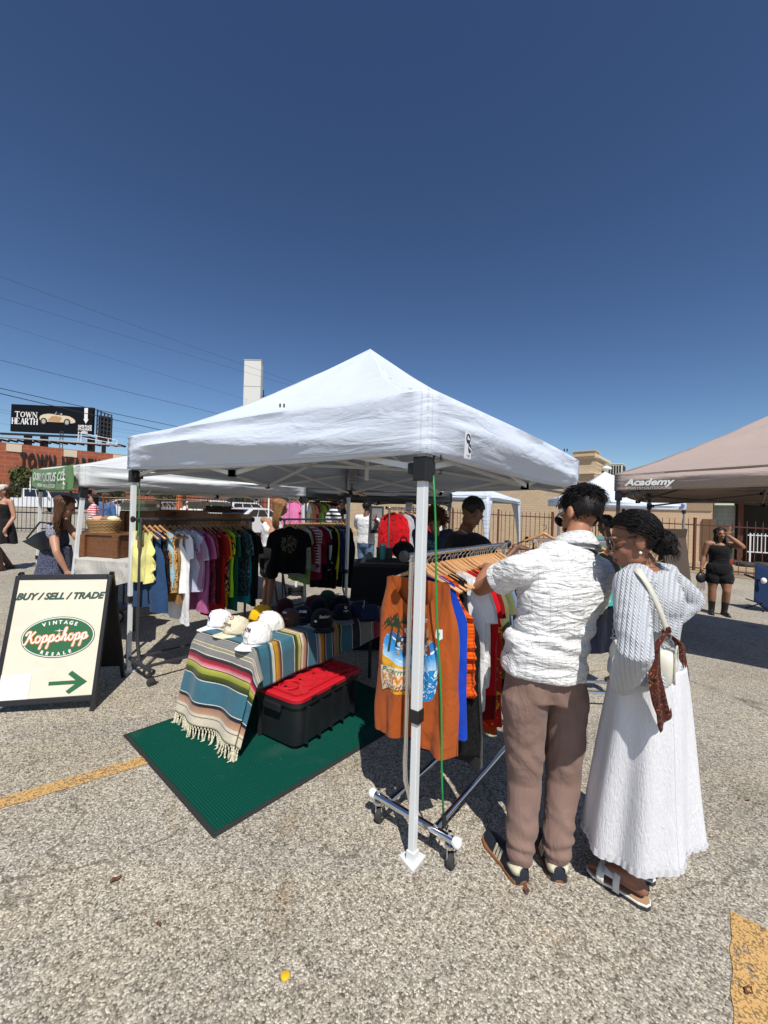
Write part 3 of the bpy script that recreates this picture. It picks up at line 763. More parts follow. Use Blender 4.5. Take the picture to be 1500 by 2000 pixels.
def jc(e):
    mb = MB(); mb.box((2.72, 0, .62), (.16, 1.8, .2)); obj('bumper', mb, M['black_plastic'], e, world=False, bevel=.03)
    mb = MB(); mb.box((-1.7, 0, 1.15), (1.8, 1.3, .1)); obj('bed_cover', mb, M['black_plastic'], e, world=False)
    mb = MB(); mb.cyl((-2.75, 0, .95), (-2.95, 0, .95), .36); obj('spare_wheel', mb, M['rubber'], e, world=False)
vehicle('pickup_truck', 'white four door off road pickup parked below the ivy', 62, 31, hd - rad(8), M['car_white'], jeep_b, jeep_r, 5.4, 1.85, .42, jc)
vehicle('parked_car', 'white car parked behind the stacked books and green cord', 248, 33, hd, M['car_white'], sed_b, sed_r)
vehicle('parked_car', 'silver sedan parked beside the orange pillar', 333, 34, hd + rad(3), M['car_silver'], sed_b, sed_r)
vehicle('parked_car', 'white sport utility car seen through the fence, wider front one', 425, 31, hd + rad(6), M['car_white'], suv_b, suv_r, 4.7, 1.95, .37)
vehicle('parked_car', 'white sport utility car next to the bush', 486, 36, hd, M['car_white'], suv_b, suv_r, 4.7, 1.95, .37)
vehicle('parked_car', 'white hatchback parked close behind the woman in the white top', 497, 20.6, hd + rad(14), M['car_white'], sed_b, sed_r)
vehicle('parked_car', 'black car parked far behind the pickup', 150, 36, hd, M['car_black'], suv_b, suv_r)
q = at(350, 1000, 27); e = thing('orange_pillar', 'orange painted steel pillar in front of the silver sedan', 'pillar', on(q.x, q.y))
mb = MB(); mb.bar((0, 0, 0), (0, 0, 2.2), .28); obj('shaft', mb, plain('orange_paint', (.5, .13, .04), .7), e, world=False, bevel=.02)
mb = MB(); mb.box((0, 0, .06), (.5, .5, .12)); obj('base', mb, M['black_metal'], e, world=False)

# ================================================================ canopy tents
def canopymat(name, c, tr=.12, stain=0):
    m, t, b = nm(name); co = coords(t); c = col(c)
    base = mix(t, noi(t, co, 2.5, 6, .6), [x * .93 for x in c], c)
    if stain:
        base = mix(t, mth(t, 'MULTIPLY', mth(t, 'GREATER_THAN', noi(t, co, 3.2, 8, .7), .62), stain), base, [x * .6 for x in c])
    uv = N(t, 'UVMap'); s_ = N(t, 'SeparateXYZ'); L(t, uv.outputs[0], s_.inputs[0]); seam = None
    for o_, x, w_ in ((1, .03, .005), (1, .415, .003), (0, .011, .0016), (0, .989, .0016)):
        d = mth(t, 'LESS_THAN', mth(t, 'ABSOLUTE', mth(t, 'SUBTRACT', s_.outputs[o_], x)), w_); seam = d if seam is None else mth(t, 'MAXIMUM', seam, d)
    base = mix(t, mth(t, 'MULTIPLY', seam, .3), base, [x * .55 for x in c]); bump(t, b, seam, -.5, .004)
    L(t, base, b.inputs['Base Color']); b.inputs['Roughness'].default_value = .62; b.inputs['Specular IOR Level'].default_value = .35
    bump(t, b, noi(t, coords(t, 'Object', (1, 1, 5)), 2.2, 4, .5, .8), .4, .05)
    bump(t, b, noi(t, coords(t, 'Object', (1, 1, 2)), 11, 3, .5, 2.0), .14, .015)
    tl_ = N(t, 'BsdfTranslucent'); L(t, base, tl_.inputs[0]); mx = N(t, 'MixShader'); mx.inputs[0].default_value = tr
    L(t, b.outputs[0], mx.inputs[1]); L(t, tl_.outputs[0], mx.inputs[2]); L(t, mx.outputs[0], t.nodes['Material Output'].inputs[0])
    return m
M['tent_white'] = canopymat('tent_white', (.66, .72, .82), .07)
M['tent_old'] = canopymat('tent_old', (.68, .70, .70), .07, .3)
M['tent_black'] = canopymat('tent_black', (.018, .02, .022), .0)
M['tent_tan'] = canopymat('tent_tan', (.40, .315, .28), .02)
M['tent_blue'] = canopymat('tent_blue', (.2, .5, .75), .1)

def canopy(C, peak, vh, expo=1.35, sag=.05, hem=.03, seed=0, wr=1.0, nu=36, nr=16, nv=12):
    """pop-up roof over the four eave corners C (counter-clockwise), peak point, valance height vh"""
    mb = MB(); n = len(C); ctr = sum(C, V()) / n
    for k in range(n):
        A, B = C[k], C[(k + 1) % n]; out = ((A + B) / 2 - ctr); out.z = 0; out.normalize(); e = (B - A)
        def f(u, v, A=A, B=B, out=out, k=k):
            c = min(u, 1 - u) * 2; bul = sin(PI * u)
            if v > .42:                                  # roof
                s = (v - .42) / .58; q = lerp(A, B, u); p = lerp(q, peak, s); base = q.z
                zz = base + (peak.z - base) * (s ** expo)
                ridge = abs(u - .5) * 2
                zz -= sag * (1 - ridge ** 2.2) * sin(PI * min(1, s * 1.15)) * (1 if s < .87 else 0) + .0
                p = V((p.x, p.y, zz)) + out * (.03 * bul * (1 - s))
                d = noise.noise(V((u * 3 + k * 5 + seed, s * 5, seed))) * .02 + noise.noise(V((u * 9 + k * 5, s * 12, seed + 3))) * .006
                p.z += d * wr * sin(PI * s) if s < 1 else 0
                return p
            s = 1 - v / .42                               # valance 0 top .. 1 hem
            q = lerp(A, B, u)
            z = q.z - vh * s - hem * bul * s
            fold = noise.noise(V((u * 1.6 + k * 7 + seed, s * 3.2, seed + 1)))
            fine = noise.noise(V((u * 6 + k * 7 + seed, s * 6, seed + 2)))
            edge = sm(min(u, 1 - u) * 9)
            o = (.045 * bul + .03 * fold * edge + .012 * fine * edge + .022 * sin(s * PI * 1.15) * edge - .017 * sin(s * 8 + fold * 3.5) * edge * (.35 + bul)) * wr
            pk = (1 - edge) * .006 * sin(s * 38)          # puckers at the corner seam
            return V((q.x, q.y, z)) + out * (o + pk)
        mb.grid(f, nu, nr + nv)
    return mb
def square(C0, a, b): return [C0, C0 + a, C0 + a + b, C0 + b]

def tent(label, C, zb, vh, pk, canmat, legmat, legs, truss=True, group=None, expo=1.35, seed=0, feet=None, lw=.04, detail=True, sag=.05, name='canopy_tent', bracket=True, hem=.03):
    """C: four ground-plan corners, zb: absolute height of the valance hem, pk: peak height"""
    ctr = sum((V((c.x, c.y, 0)) for c in C), V()) / 4
    e = thing(name, label, 'tent', on(ctr.x, ctr.y), 0, group)
    Cz = [V((c.x, c.y, z + vh)) for c, z in zip(C, zb)]
    peak = V((ctr.x, ctr.y, pk))
    cz = sum(c.z for c in Cz)
    a = (C[1].x - C[0].x) * (C[2].y - C[0].y) - (C[1].y - C[0].y) * (C[2].x - C[0].x)
    ring = Cz if a > 0 else [Cz[0], Cz[3], Cz[2], Cz[1]]
    cv = obj('canopy', canopy(ring, peak, vh, expo, sag, hem, seed), canmat, e, smooth=55, solid=.0025)
    for k in legs:
        c = C[k]; inw = (ctr - V((c.x, c.y, 0))).normalized(); p = V((c.x, c.y, 0)) + inw * .06
        ft = p + (feet[k] if feet and k in feet else V()); zt = zb[k] + vh - .06
        g0 = on(ft.x, ft.y); top = V((p.x, p.y, zt)); up = (top - g0).normalized()
        mid = g0 + up * ((top - g0).length * .32)
        mb = MB(); d = V((C[1] - C[0])).normalized(); d.z = 0
        mb.bar(mid - up * .02, top, lw, lw, V((d.y, -d.x, 0)))
        rib = V((-d.y, d.x, 0))
        mb.bar(g0, mid, lw * .82, lw * .82, V((d.y, -d.x, 0)))
        lo = obj('leg', mb, legmat, e, bevel=.003)
        if detail:
            mb = MB(); mb.bar(mid - up * .035, mid + up * .025, lw * 1.3, lw * 1.3, V((d.y, -d.x, 0))); obj('clamp', mb, M['black_plastic'], lo, bevel=.004)
            if bracket:
                mb = MB(); mb.bar(top - up * (vh + .06), top - up * (vh - .05), lw * 1.75, lw * 1.75, V((d.y, -d.x, 0)))
                for q in (C[(k + 1) % 4], C[(k - 1) % 4]):
                    dd = (V((q.x, q.y, 0)) - p).normalized(); mb.bar(top - up * (vh + .0), top - up * (vh + .0) + dd * .075, .035, .05)
                obj('corner_bracket', mb, M['black_plastic'], lo, bevel=.005)
            mb = MB(); side = V((d.x, d.y, 0)); fw = V((-d.y, d.x, 0)); s3 = .055
            o3 = [g0 + side * s3 + fw * -s3 * .7, g0 + side * -s3 + fw * -s3 * .7, g0 + side * -s3 * .4 + fw * s3 * 1.1, g0 + side * s3 * .9 + fw * s3 * .7]
            mb.add([q + V((0, 0, .009)) for q in o3] + [q + V((0, 0, .001)) for q in o3], [(0, 1, 2, 3), (7, 6, 5, 4)] + [(i, 4 + i, 4 + (i + 1) % 4, (i + 1) % 4) for i in range(4)])
            mb.bar(g0, g0 + V((0, 0, .05)), lw * 1.05, lw * 1.05, V((d.y, -d.x, 0))); obj('foot_plate', mb, legmat, lo)
    if truss:
        def tz(k, t, low): 
            z = lerp(zb[k], zb[(k + 1) % 4], t); return z + (vh - .09 if not low else -.06)
        hubs = []
        for k in range(4):
            A, B = C[k], C[(k + 1) % 4]
            A = V((A.x, A.y, 0)); B = V((B.x, B.y, 0)); iA = (ctr - A).normalized() * .08; iB = (ctr - B).normalized() * .08; A += iA; B += iB
            def P(t, low): q = lerp(A, B, t); return V((q.x, q.y, tz(k, t, low)))
            off = V(((B - A).y, -(B - A).x, 0)).normalized() * .012
            for (t0, l0, t1, l1, o) in ((0, 0, .5, 1, 1), (0, 1, .5, 0, -1), (.5, 0, 1, 1, 1), (.5, 1, 1, 0, -1)):
                mb = MB(); mb.bar(P(t0, l0) + off * o, P(t1, l1) + off * o, .014, .028); br = obj('truss_bar', mb, legmat, e)
                if detail:
                    mb = MB(); q = P(t1 if t1 == .5 else t0, l1 if t1 == .5 else l0); mb.box(q, (.045, .045, .045)); obj('joint', mb, M['black_plastic'], br)
            m1, m0 = P(.5, 0), P(.5, 1)
            cc = V((ctr.x, ctr.y, 0))
            hz = sum(zb) / 4
            for (z0, z1) in ((m1.z, hz + .12), (m0.z, hz + .42)):
                mb = MB(); mb.bar(V((m1.x, m1.y, z0)), V((ctr.x, ctr.y, z1)), .014, .028); obj('truss_bar', mb, legmat, e)
        hz = sum(zb) / 4
        mb = MB(); mb.bar(V((ctr.x, ctr.y, hz)), V((ctr.x, ctr.y, pk - .04)), .035); obj('centre_pole', mb, legmat, e)
    return e, Cz, peak
U1, U2 = V((-.798, .603, 0)), V((.603, .798, 0))      # the market's common directions
K0, K1f = gp(806, 1681), gp(251, 1312); K0.z = K1f.z = 0
uu = (K1f - K0); S = uu.length; uu.normalize(); vv = V((uu.y, -uu.x, 0)); S2 = S * .945; o = .042
C = [K0 - uu * o - vv * o, K0 + vv * (S2 + o) - uu * o, K0 + uu * (S + o) + vv * (S2 + o), K0 + uu * (S + o) - vv * o]
print('tent side', S)
mat_leg = plain('leg_white', (.74, .76, .76), .38, .1, .04)
main, CZ, PK = tent('white pop up canopy over the clothes racks and hat table', C, [1.845, 1.875, 1.90, 1.905], .30, 3.15, M['tent_white'], mat_leg, (0, 1, 2, 3), seed=2, sag=.06)
# maker's patch near the front corner
dn = (C[1] - C[0]).normalized(); q = CZ[0] + dn * .24 + V((dn.y, -dn.x, 0)) * .066 - V((0, 0, .295))
PQ = wmat(main).inverted() @ plane(q, dn, (0, 0, 1)) @ Matrix.Scale(.66, 4)
mb = MB(); mb.prism([(0, .17), (.02, .2), (.085, .19), (.09, .12), (.1, .05), (.09, 0), (-.01, .0), (-.005, .1)], .003, PQ); pt_ = obj('maker_patch', mb, plain('patch_white', (.7, .71, .72), .5), main, world=False)
PQ2 = PQ @ Matrix.Translation((0, 0, .003))
mb = MB(); mb.prism([(.045 + .034 * cos(a), .145 + .036 * sin(a)) for a in [i * PI / 10 for i in range(20)]], .003, PQ2); mb.prism([(.045, .07), (.06, .118), (.085, .105), (.095, .06), (.075, .043), (.055, .048)], .003, PQ2)
mb.cur = 0; obj('logo', mb, plain('logo_navy', (.012, .03, .07), .5), pt_, world=False)
mb = MB(); mb.prism([(.025, .135), (.06, .135), (.06, .15), (.04, .15), (.04, .163), (.025, .163)], .002, PQ2 @ Matrix.Translation((0, 0, .003))); mb.prism([(.05, .09), (.09, .07), (.088, .058), (.05, .078)], .002, PQ2 @ Matrix.Translation((0, 0, .003)))
obj('logo_highlight', mb, M['sign_white'], pt_, world=False)
mb = MB(); mb.prism([(.02, .018), (.026, .035), (.034, .018)], .002, PQ2); mb.box((.055, .026, 0), (.028, .004, .002), PQ2); mb.box((.055, .017, 0), (.028, .004, .002), PQ2)
obj('small_print', mb, plain('print_mid', (.3, .32, .35), .6), pt_, world=False)
for (k, t, s) in ((3, .33, .6), (0, .72, .5)):
    A, B = CZ[k], CZ[(k + 1) % 4]
    q = lerp(A, B, 1 - t if k == 3 else t); q = lerp(q, PK, .03) if k else q + V((.05, -.04, -.03)); q.z += .012; mb = MB()
    for d in (-.012, .012): mb.box(q + V((d, -.004, 0)), (.009, .006, .022))
    obj('grommet', mb, M['black_plastic'], main)
# left neighbour: slant leg white tent with a green banner
Q0 = V((-3.11, 4.2, 0)); Q1 = V((-5.22, 6.15, 0)); Q3 = V((-1.27, 6.62, 0)); Q2 = Q1 + Q3 - Q0
Cl = [Q0, Q3, Q2, Q1]
lt, LZ, _ = tent('old white canopy tent with a green banner, left of the clothes stall', Cl, [1.76, 1.80, 1.80, 1.86], .225, 2.58, M['tent_old'], mat_leg, (0, 1, 3), seed=9, feet={0: V((-.14, -.02, 0)), 1: V((.1, 0, 0)), 3: V((-.12, .1, 0))}, sag=.04, expo=1.45)
dn = (Q0 - Q1).normalized(); nn = V((dn.y, -dn.x, 0))
a = LZ[3] + dn * .12 + nn * .07; b2 = LZ[0] - dn * .03 + nn * .07
bn = thing('banner', 'green shop banner with pale lettering tied to the old white tent', 'banner', on(a.x, a.y))
def bf(u, v):
    q = lerp(a, b2, u) - V((0, 0, .01 + .27 * (1 - v) + .03 * sin(PI * u))); return q + nn * (.008 * sin(u * 9 + v * 4) + .02 * sin(PI * u) + .003 * sin(u * 23))
mb = MB(); mb.grid(bf, 40, 10); obj('cloth', mb, cloth('banner_green', (.085, .20, .06), .3, 4, .05, .7), bn, smooth=True, solid=.002)
PL = wmat(bn).inverted() @ plane(bf(.5, .45) + nn * .03, dn, (0, 0, 1)); Lb = (b2 - a).length
def onbanner(s, size, y0, sx, bold):
    me = textmesh(s, size, bold=bold, sx=sx, align='CENTER', extr=0); Mi_ = wmat(bn).inverted()
    for vv in me.vertices: vv.co = Mi_ @ (bf(.5 + vv.co.x / Lb, y0 + vv.co.y / .28) + nn * .014)
    me.update(); obj('lettering', me, M['sign_white'], bn)
onbanner('QUIRKY CACTUS CO.', .15, .44, 1.5, .002); onbanner('MODERN - VINTAGE - UPCYCLED', .06, .16, 1.4, .0008)
for s in (-1, 1):
    mb = MB(); P3 = PL @ Matrix.Translation((s * Lb * .43, -.02, -.006))
    for zz in range(3): mb.tube([P3 @ V((dx, -.09 + .05 * zz + j * .02, 0)) for j, dx in enumerate((-.03, 0, .05 * s))], .006, 4)
    mb.tube([P3 @ V((.01 * sin(j), -.1 + j * .03, 0)) for j in range(8)], .007, 4); obj('plant_motif', mb, M['sign_white'], bn, world=False)
# black tents behind
kb = [V((-1.75, 8.9, 0)), V((1.5, 9.05, 0)), V((1.4, 12.1, 0)), V((-1.85, 11.95, 0))]
tent('black canopy tent behind the stall with the red jacket rack beneath', kb, [1.85, 1.82, 1.85, 1.85], .22, 2.35, M['tent_black'], M['grey_metal'], (0, 1), seed=4, group=None, expo=1.2)
kb2 = [V((-3.6, 12.6, 0)), V((-1.9, 12.7, 0)), V((-1.95, 14.5, 0)), V((-3.7, 14.4, 0))]
tent('pale blue canopy tent far behind the woman in the white top', kb2, [2.05] * 4, .25, 2.7, M['tent_blue'], M['white_paint'], (0, 1), truss=False, seed=5)
# small white gazebo with fabric legs
ga = [at(955, 980, 10.4), at(1020, 985, 12.2), at(870, 985, 13.3), at(862, 978, 10.9)]
g0, g1 = V((2.62, 10.3, 0)), V((4.1, 12.3, 0)); gd = g1 - g0; gn = V((-gd.y, gd.x, 0))
gc = [g0, g1, g1 + gn, g0 + gn]
gt, GZ, _ = tent('small white gazebo with draped fabric legs beside the iron fence', gc, [1.95, 1.92, 2.0, 1.98], .14, 2.62, M['tent_white'], mat_leg, (), truss=False, seed=12, expo=1.25, hem=0)
for k in (0, 1, 3):
    c = gc[k]
    for d in (gc[(k + 1) % 4] - c, gc[(k - 1) % 4] - c):
        d = V((d.x, d.y, 0)).normalized(); zt = GZ[k].z - .06
        mb = MB(); mb.grid(lambda u, v: on(c.x + d.x * u * (.06 + .3 * (1 - v) ** 3 * 0 + .25 * v ** 3), c.y + d.y * u * (.06 + .25 * v ** 3), .02 + v * (zt - gz(c.x) - .02)), 4, 12); obj('fabric_leg', mb, M['tent_white'], gt, smooth=True, solid=.004)
# long white tent right of the man
wc = [V((4.86, 11.4, 0)), V((9.15, 12.4, 0)), V((8.9, 15.2, 0)), V((5.75, 14.4, 0))]
wt, WZ, _ = tent('long white canopy tent along the fence behind the woman in grey', wc, [1.92, 1.90, 1.95, 1.95], .23, 3.1, M['tent_white'], M['steel'], (0, 1, 2), seed=15, truss=False)
q = WZ[1] - (wc[1] - wc[0]).normalized() * .3 - V((0, 0, .14)) + V((0, -.09, 0)); mb = MB(); PW = wmat(wt).inverted() @ plane(q, wc[1] - wc[0], (0, 0, 1))
mb.prism([(.0, .0), (.02, .08), (.08, .1), (.12, .05), (.16, .08), (.14, -.04), (.06, -.08)], .004, PW); obj('logo', mb, plain('logo_blue', (.08, .13, .3), .5), wt, world=False)
# tan tent on the right
d1, d2 = V((.776, -.63, 0)), V((.63, .776, 0)); T0 = V((2.8, 5.0, 0))
tc_ = [T0, T0 + d1 * 3.05, T0 + d1 * 3.05 + d2 * 3.05, T0 + d2 * 3.05]
tt, TZ, _ = tent('tan canopy tent with white lettering on its valance at the right', tc_, [1.92, 2.04, 1.95, 1.88], .205, 2.98, M['tent_tan'], M['grey_metal'], (0, 3), seed=21, sag=.03, expo=1.15)
PT = wmat(tt).inverted() @ plane(TZ[0] + d1 * .13 - d2 * .085 - V((0, 0, .15)), d1, (0, 0, 1))
writing('lettering', 'Academy', .106, PT, M['sign_white'], tt, bold=.004, shear=.3, sx=1.15)
writing('lettering', 'SPORTS+OUTDOORS', .039, PT @ Matrix.Translation((.0, -.045, 0)), plain('letter_grey', (.45, .4, .37), .7), tt, bold=.001, sx=1.2)
# ================================================================ A-frame sign
def kopp(P, ribbon, dz):
    """the flowing shop script as ribbons; returns a mesh builder"""
    G = {'K': [[(-.25, 1.15), (-.05, 1.6), (.3, 1.75), (.42, 1.6)], [(.42, 1.7), (.3, 1.1), (.12, .4), (-.1, -.12), (-.3, -.1)], [(1.1, 1.72), (.8, 1.4), (.5, .95), (.22, .78)], [(.3, .8), (.6, .72), (.72, .3), (.95, .02), (1.25, .22)]],
         'o': [[(.5, .98), (.2, .9), (.05, .5), (.2, .08), (.5, .05), (.72, .4), (.66, .8), (.45, .98), (.6, .75), (.95, .72)]],
         'p': [[(0, .6), (.22, .98), (.16, .4), (.02, -.4), (-.1, -.85), (-.02, -.9), (.1, -.3)], [(.14, .5), (.35, .92), (.6, .95), (.7, .6), (.55, .12), (.3, .05), (.2, .2)], [(.55, .12), (.8, .2), (1.0, .55)]],
         's': [[(-.05, .45), (.3, .9), (.42, 1.12), (.38, .85), (.6, .5), (.52, .12), (.25, .02), (.05, .18)], [(.52, .12), (.8, .25), (.95, .5)]],
         'h': [[(-.05, .5), (.3, 1.2), (.48, 1.85), (.34, 1.98), (.2, 1.5), (.1, .7), (.02, .02)], [(.06, .35), (.3, .9), (.52, .92), (.52, .5), (.5, .12), (.65, .05), (.95, .5)]]}
    mb = MB(); x = 0
    for ch, adv in zip('Koppshopp', (1.25, .95, 1.0, 1.0, .92, .95, .95, 1.0, 1.0)):
        for si, st in enumerate(G[ch]):
            pts = []
            for i in range(len(st) - 1):
                p0, p1, p2, p3 = (V((*st[max(0, min(len(st) - 1, j))], 0)) for j in (i - 1, i, i + 1, i + 2))
                for k in range(5):
                    t = k / 5; pts.append(.5 * ((2 * p1) + (p2 - p0) * t + (2 * p0 - 5 * p1 + 4 * p2 - p3) * t * t + (3 * p1 - p0 - 3 * p2 + p3) * t ** 3))
            pts.append(V((*st[-1], 0))); sh = [V((p.x + x + .12 * p.y, p.y, 0)) for p in pts]; n = len(sh); vs = []
            for i in range(n):
                d = (sh[min(i + 1, n - 1)] - sh[max(i - 1, 0)]).normalized(); w_ = ribbon * (1 if 0 < i < n - 1 else .6)
                z = V((0, 0, dz + (si + x) * .0001)); vs += [sh[i] + V((-d.y, d.x, 0)) * w_ + z, sh[i] - V((-d.y, d.x, 0)) * w_ + z]
            mb.add(vs, [(2 * i, 2 * i + 1, 2 * i + 3, 2 * i + 2) for i in range(n - 1)], None, P)
        x += adv
    return mb
fr = gp(183, 1389); fr.z = gz(fr.x); sx_ = V((.97, .24, 0)).normalized(); sb = V((-sx_.y, sx_.x, 0))
wS, hS, leanb = .645, .995, .27
e = thing('sandwich_board', 'cream sandwich board with a green oval badge and an arrow on the asphalt', 'sign', fr - sx_ * wS / 2)
Mi = wmat(e).inverted()
def spt(x, y, side=1, out=0):        # x from right edge leftwards negative, y up the panel
    t = y / hS; d = sb * (leanb * t) if side > 0 else sb * (.62 - (.62 - leanb - .03) * t)
    q = fr + sx_ * x + d + V((0, 0, y * .98)); return q
yv = (spt(0, 1) - spt(0, 0)).normalized()
PS = Mi @ plane(spt(-wS, 0), sx_, yv)
def SP(x, y, z=0): return PS @ Matrix.Translation((x, y, z))
fb = .029
for (x, y0, y1) in ((fb / 2, 0, hS), (wS - fb / 2, 0, hS)):
    mb = MB(); mb.bar(PS @ V((x, y0, -.01)), PS @ V((x, y1, -.01)), .03, fb, PS.to_3x3() @ V((1, 0, 0))); obj('frame_leg', mb, M['black_plastic'], e, world=False, bevel=.004)
for y in (.095, hS - .012):
    mb = MB(); mb.bar(PS @ V((fb, y, -.01)), PS @ V((wS - fb, y, -.01)), .04, .03, PS.to_3x3() @ V((0, 0, 1))); obj('frame_rail', mb, M['black_plastic'], e, world=False, bevel=.004)
def posterm():
    m, t, b = nm('cream_poster'); co = coords(t)
    L(t, mix(t, noi(t, co, 6, 4), (.68, .60, .47), (.76, .68, .55)), b.inputs['Base Color']); b.inputs['Roughness'].default_value = .5
    bump(t, b, noi(t, coords(t, 'Object', (2, 2, 1)), 3.5, 3, .5, 1), .22, .04); return m
mb = MB(); mb.prism([(fb - .01, .10), (wS - fb + .01, .10), (wS - fb + .01, hS - .015), (fb - .01, hS - .015)], .006, SP(0, 0, -.002)); po = obj('poster', mb, posterm(), e, world=False)
gcol = plain('sign_green', (.022, .12, .045), .45, var=.05); dgc = plain('sign_dark_green', (.02, .075, .05), .5, var=.05); orc = plain('sign_orange', (.75, .22, .04), .5, var=.05); sw = plain('sign_print_white', (.78, .76, .7), .5, var=.02)
ux = (wS - 2 * fb) / 1.0
writing('lettering', 'BUY / SELL / TRADE', .068, SP(wS / 2 - .008, .815, .001), dgc, e, bold=.0026, shear=.3, sx=.98, align='CENTER')
ec = V((wS * .535, .535, 0)); ra, rb = .238, .148
def oval(a, b2, z, mat, name):
    mb = MB(); mb.prism([(ec.x + a * cos(t), ec.y + b2 * sin(t)) for t in [i * PI / 32 for i in range(64)]], .0012, SP(0, 0, z)); return obj(name, mb, mat, e, world=False)
oval(ra, rb, .001, dgc, 'badge_rim'); oval(ra - .005, rb - .005, .0018, sw, 'badge_ring'); oval(ra - .011, rb - .011, .0026, gcol, 'badge')
def arc(s, r0, r1, a0, a1, size, flip):
    n = len(s)
    for i, ch in enumerate(s):
        a = lerp(a0, a1, (i + .5) / n); px_, py_ = ec.x + r0 * cos(a), ec.y + r1 * sin(a)
        tx_ = V((-r0 * sin(a), r1 * cos(a), 0)).normalized() * (-1 if not flip else 1)
        me = textmesh(ch, size, bold=.0014, align='CENTER'); rt = Matrix.Rotation(math.atan2(tx_.y, tx_.x), 4, 'Z')
        me.transform(SP(px_, py_, .0036) @ rt); obj('lettering', me, sw, e)
arc('VINTAGE', ra * .78, rb * .64, rad(128), rad(52), .036, False)
arc('RESALE', ra * .80, rb * .89, rad(235), rad(305), .032, True)
mb = MB(); mb.prism([(ec.x + (.036 if i % 4 == 0 else (.017 if i % 4 == 2 else .004)) * cos(i * PI / 4), ec.y + .045 + (.036 if i % 4 == 0 else (.017 if i % 4 == 2 else .004)) * sin(i * PI / 4)) for i in range(8)], .001, SP(0, 0, .0036)); obj('badge_star', mb, sw, e, world=False)
ks = .047; PK_ = SP(ec.x - .200, ec.y - .040, 0) @ Matrix.Rotation(rad(3), 4, 'Z') @ Matrix.Diagonal((ks * .93, ks, 1, 1))
obj('script_outline', kopp(PK_, .22, .0042), orc, e, world=False); obj('script_lettering', kopp(PK_, .105, .0056), sw, e, world=False)
mb = MB(); mb.prism([(.33, .222), (.50, .222), (.445, .268), (.468, .290), (.575, .209), (.468, .130), (.445, .150), (.50, .197), (.33, .197)], .001, SP(0, 0, .0012)); obj('arrow', mb, gcol, e, world=False)
mb = MB(); mb.prism([(fb, .105), (.215, .105), (.215, .285), (fb, .285)], .001, SP(0, 0, .0012)); obj('blank_sticker', mb, sw, e, world=False)
for s in (0, 1):
    x = -fb / 2 if s else -wS + fb / 2
    mb = MB(); mb.bar(spt(x, 0, -1), spt(x, hS, -1), .03, fb, sx_); obj('frame_leg', mb, M['black_plastic'], e)
mb = MB(); q = [spt(x, y, -1) for x, y in ((-wS + fb, .12), (-fb, .12), (-fb, hS - .02), (-wS + fb, hS - .02))]; mb.add(q, [(0, 1, 2, 3)]); obj('rear_panel', mb, M['black_plastic'], e, solid=.006)
# small trolley wheel and cart behind the sign
q = gp(228, 1219); e = thing('hand_trolley', 'small black trolley with grey rubber wheels behind the sandwich board', 'trolley', q)
ax = U2
for k in (0, -.42):
    c = q + U1 * -k * -1 * 0 + V((k, k * .2, .085)); mb = MB(); n_ = V((.93, -.36, 0)).normalized()
    mb.tube([c - n_ * .02, c - n_ * .016, c + n_ * .016, c + n_ * .02], [.07, .085, .085, .07], 18); wo = obj('wheel', mb, M['rubber'], e, smooth=40)
    mb = MB(); mb.cyl(c + n_ * .018, c + n_ * .024, .05, .05, 14)
    for i in range(5): mb.bar(c + n_ * .026, c + n_ * .026 + V((0, 0, .05)).cross(n_) * cos(i * 1.257) + V((0, 0, .05)) * sin(i * 1.257), .012)
    obj('rim', mb, M['steel'], wo)
mb = MB(); mb.bar(q + V((-.6, -.05, .2)), q + V((.1, .1, .2)), .4, .03); obj('platform', mb, M['black_plastic'], e)
mb = MB(); mb.tube([q + V((-.05, .2, .2)), q + V((-.08, .25, .75)), q + V((-.4, .2, .75)), q + V((-.42, .15, .2))], .012, 6); obj('handle', mb, M['black_metal'], e)

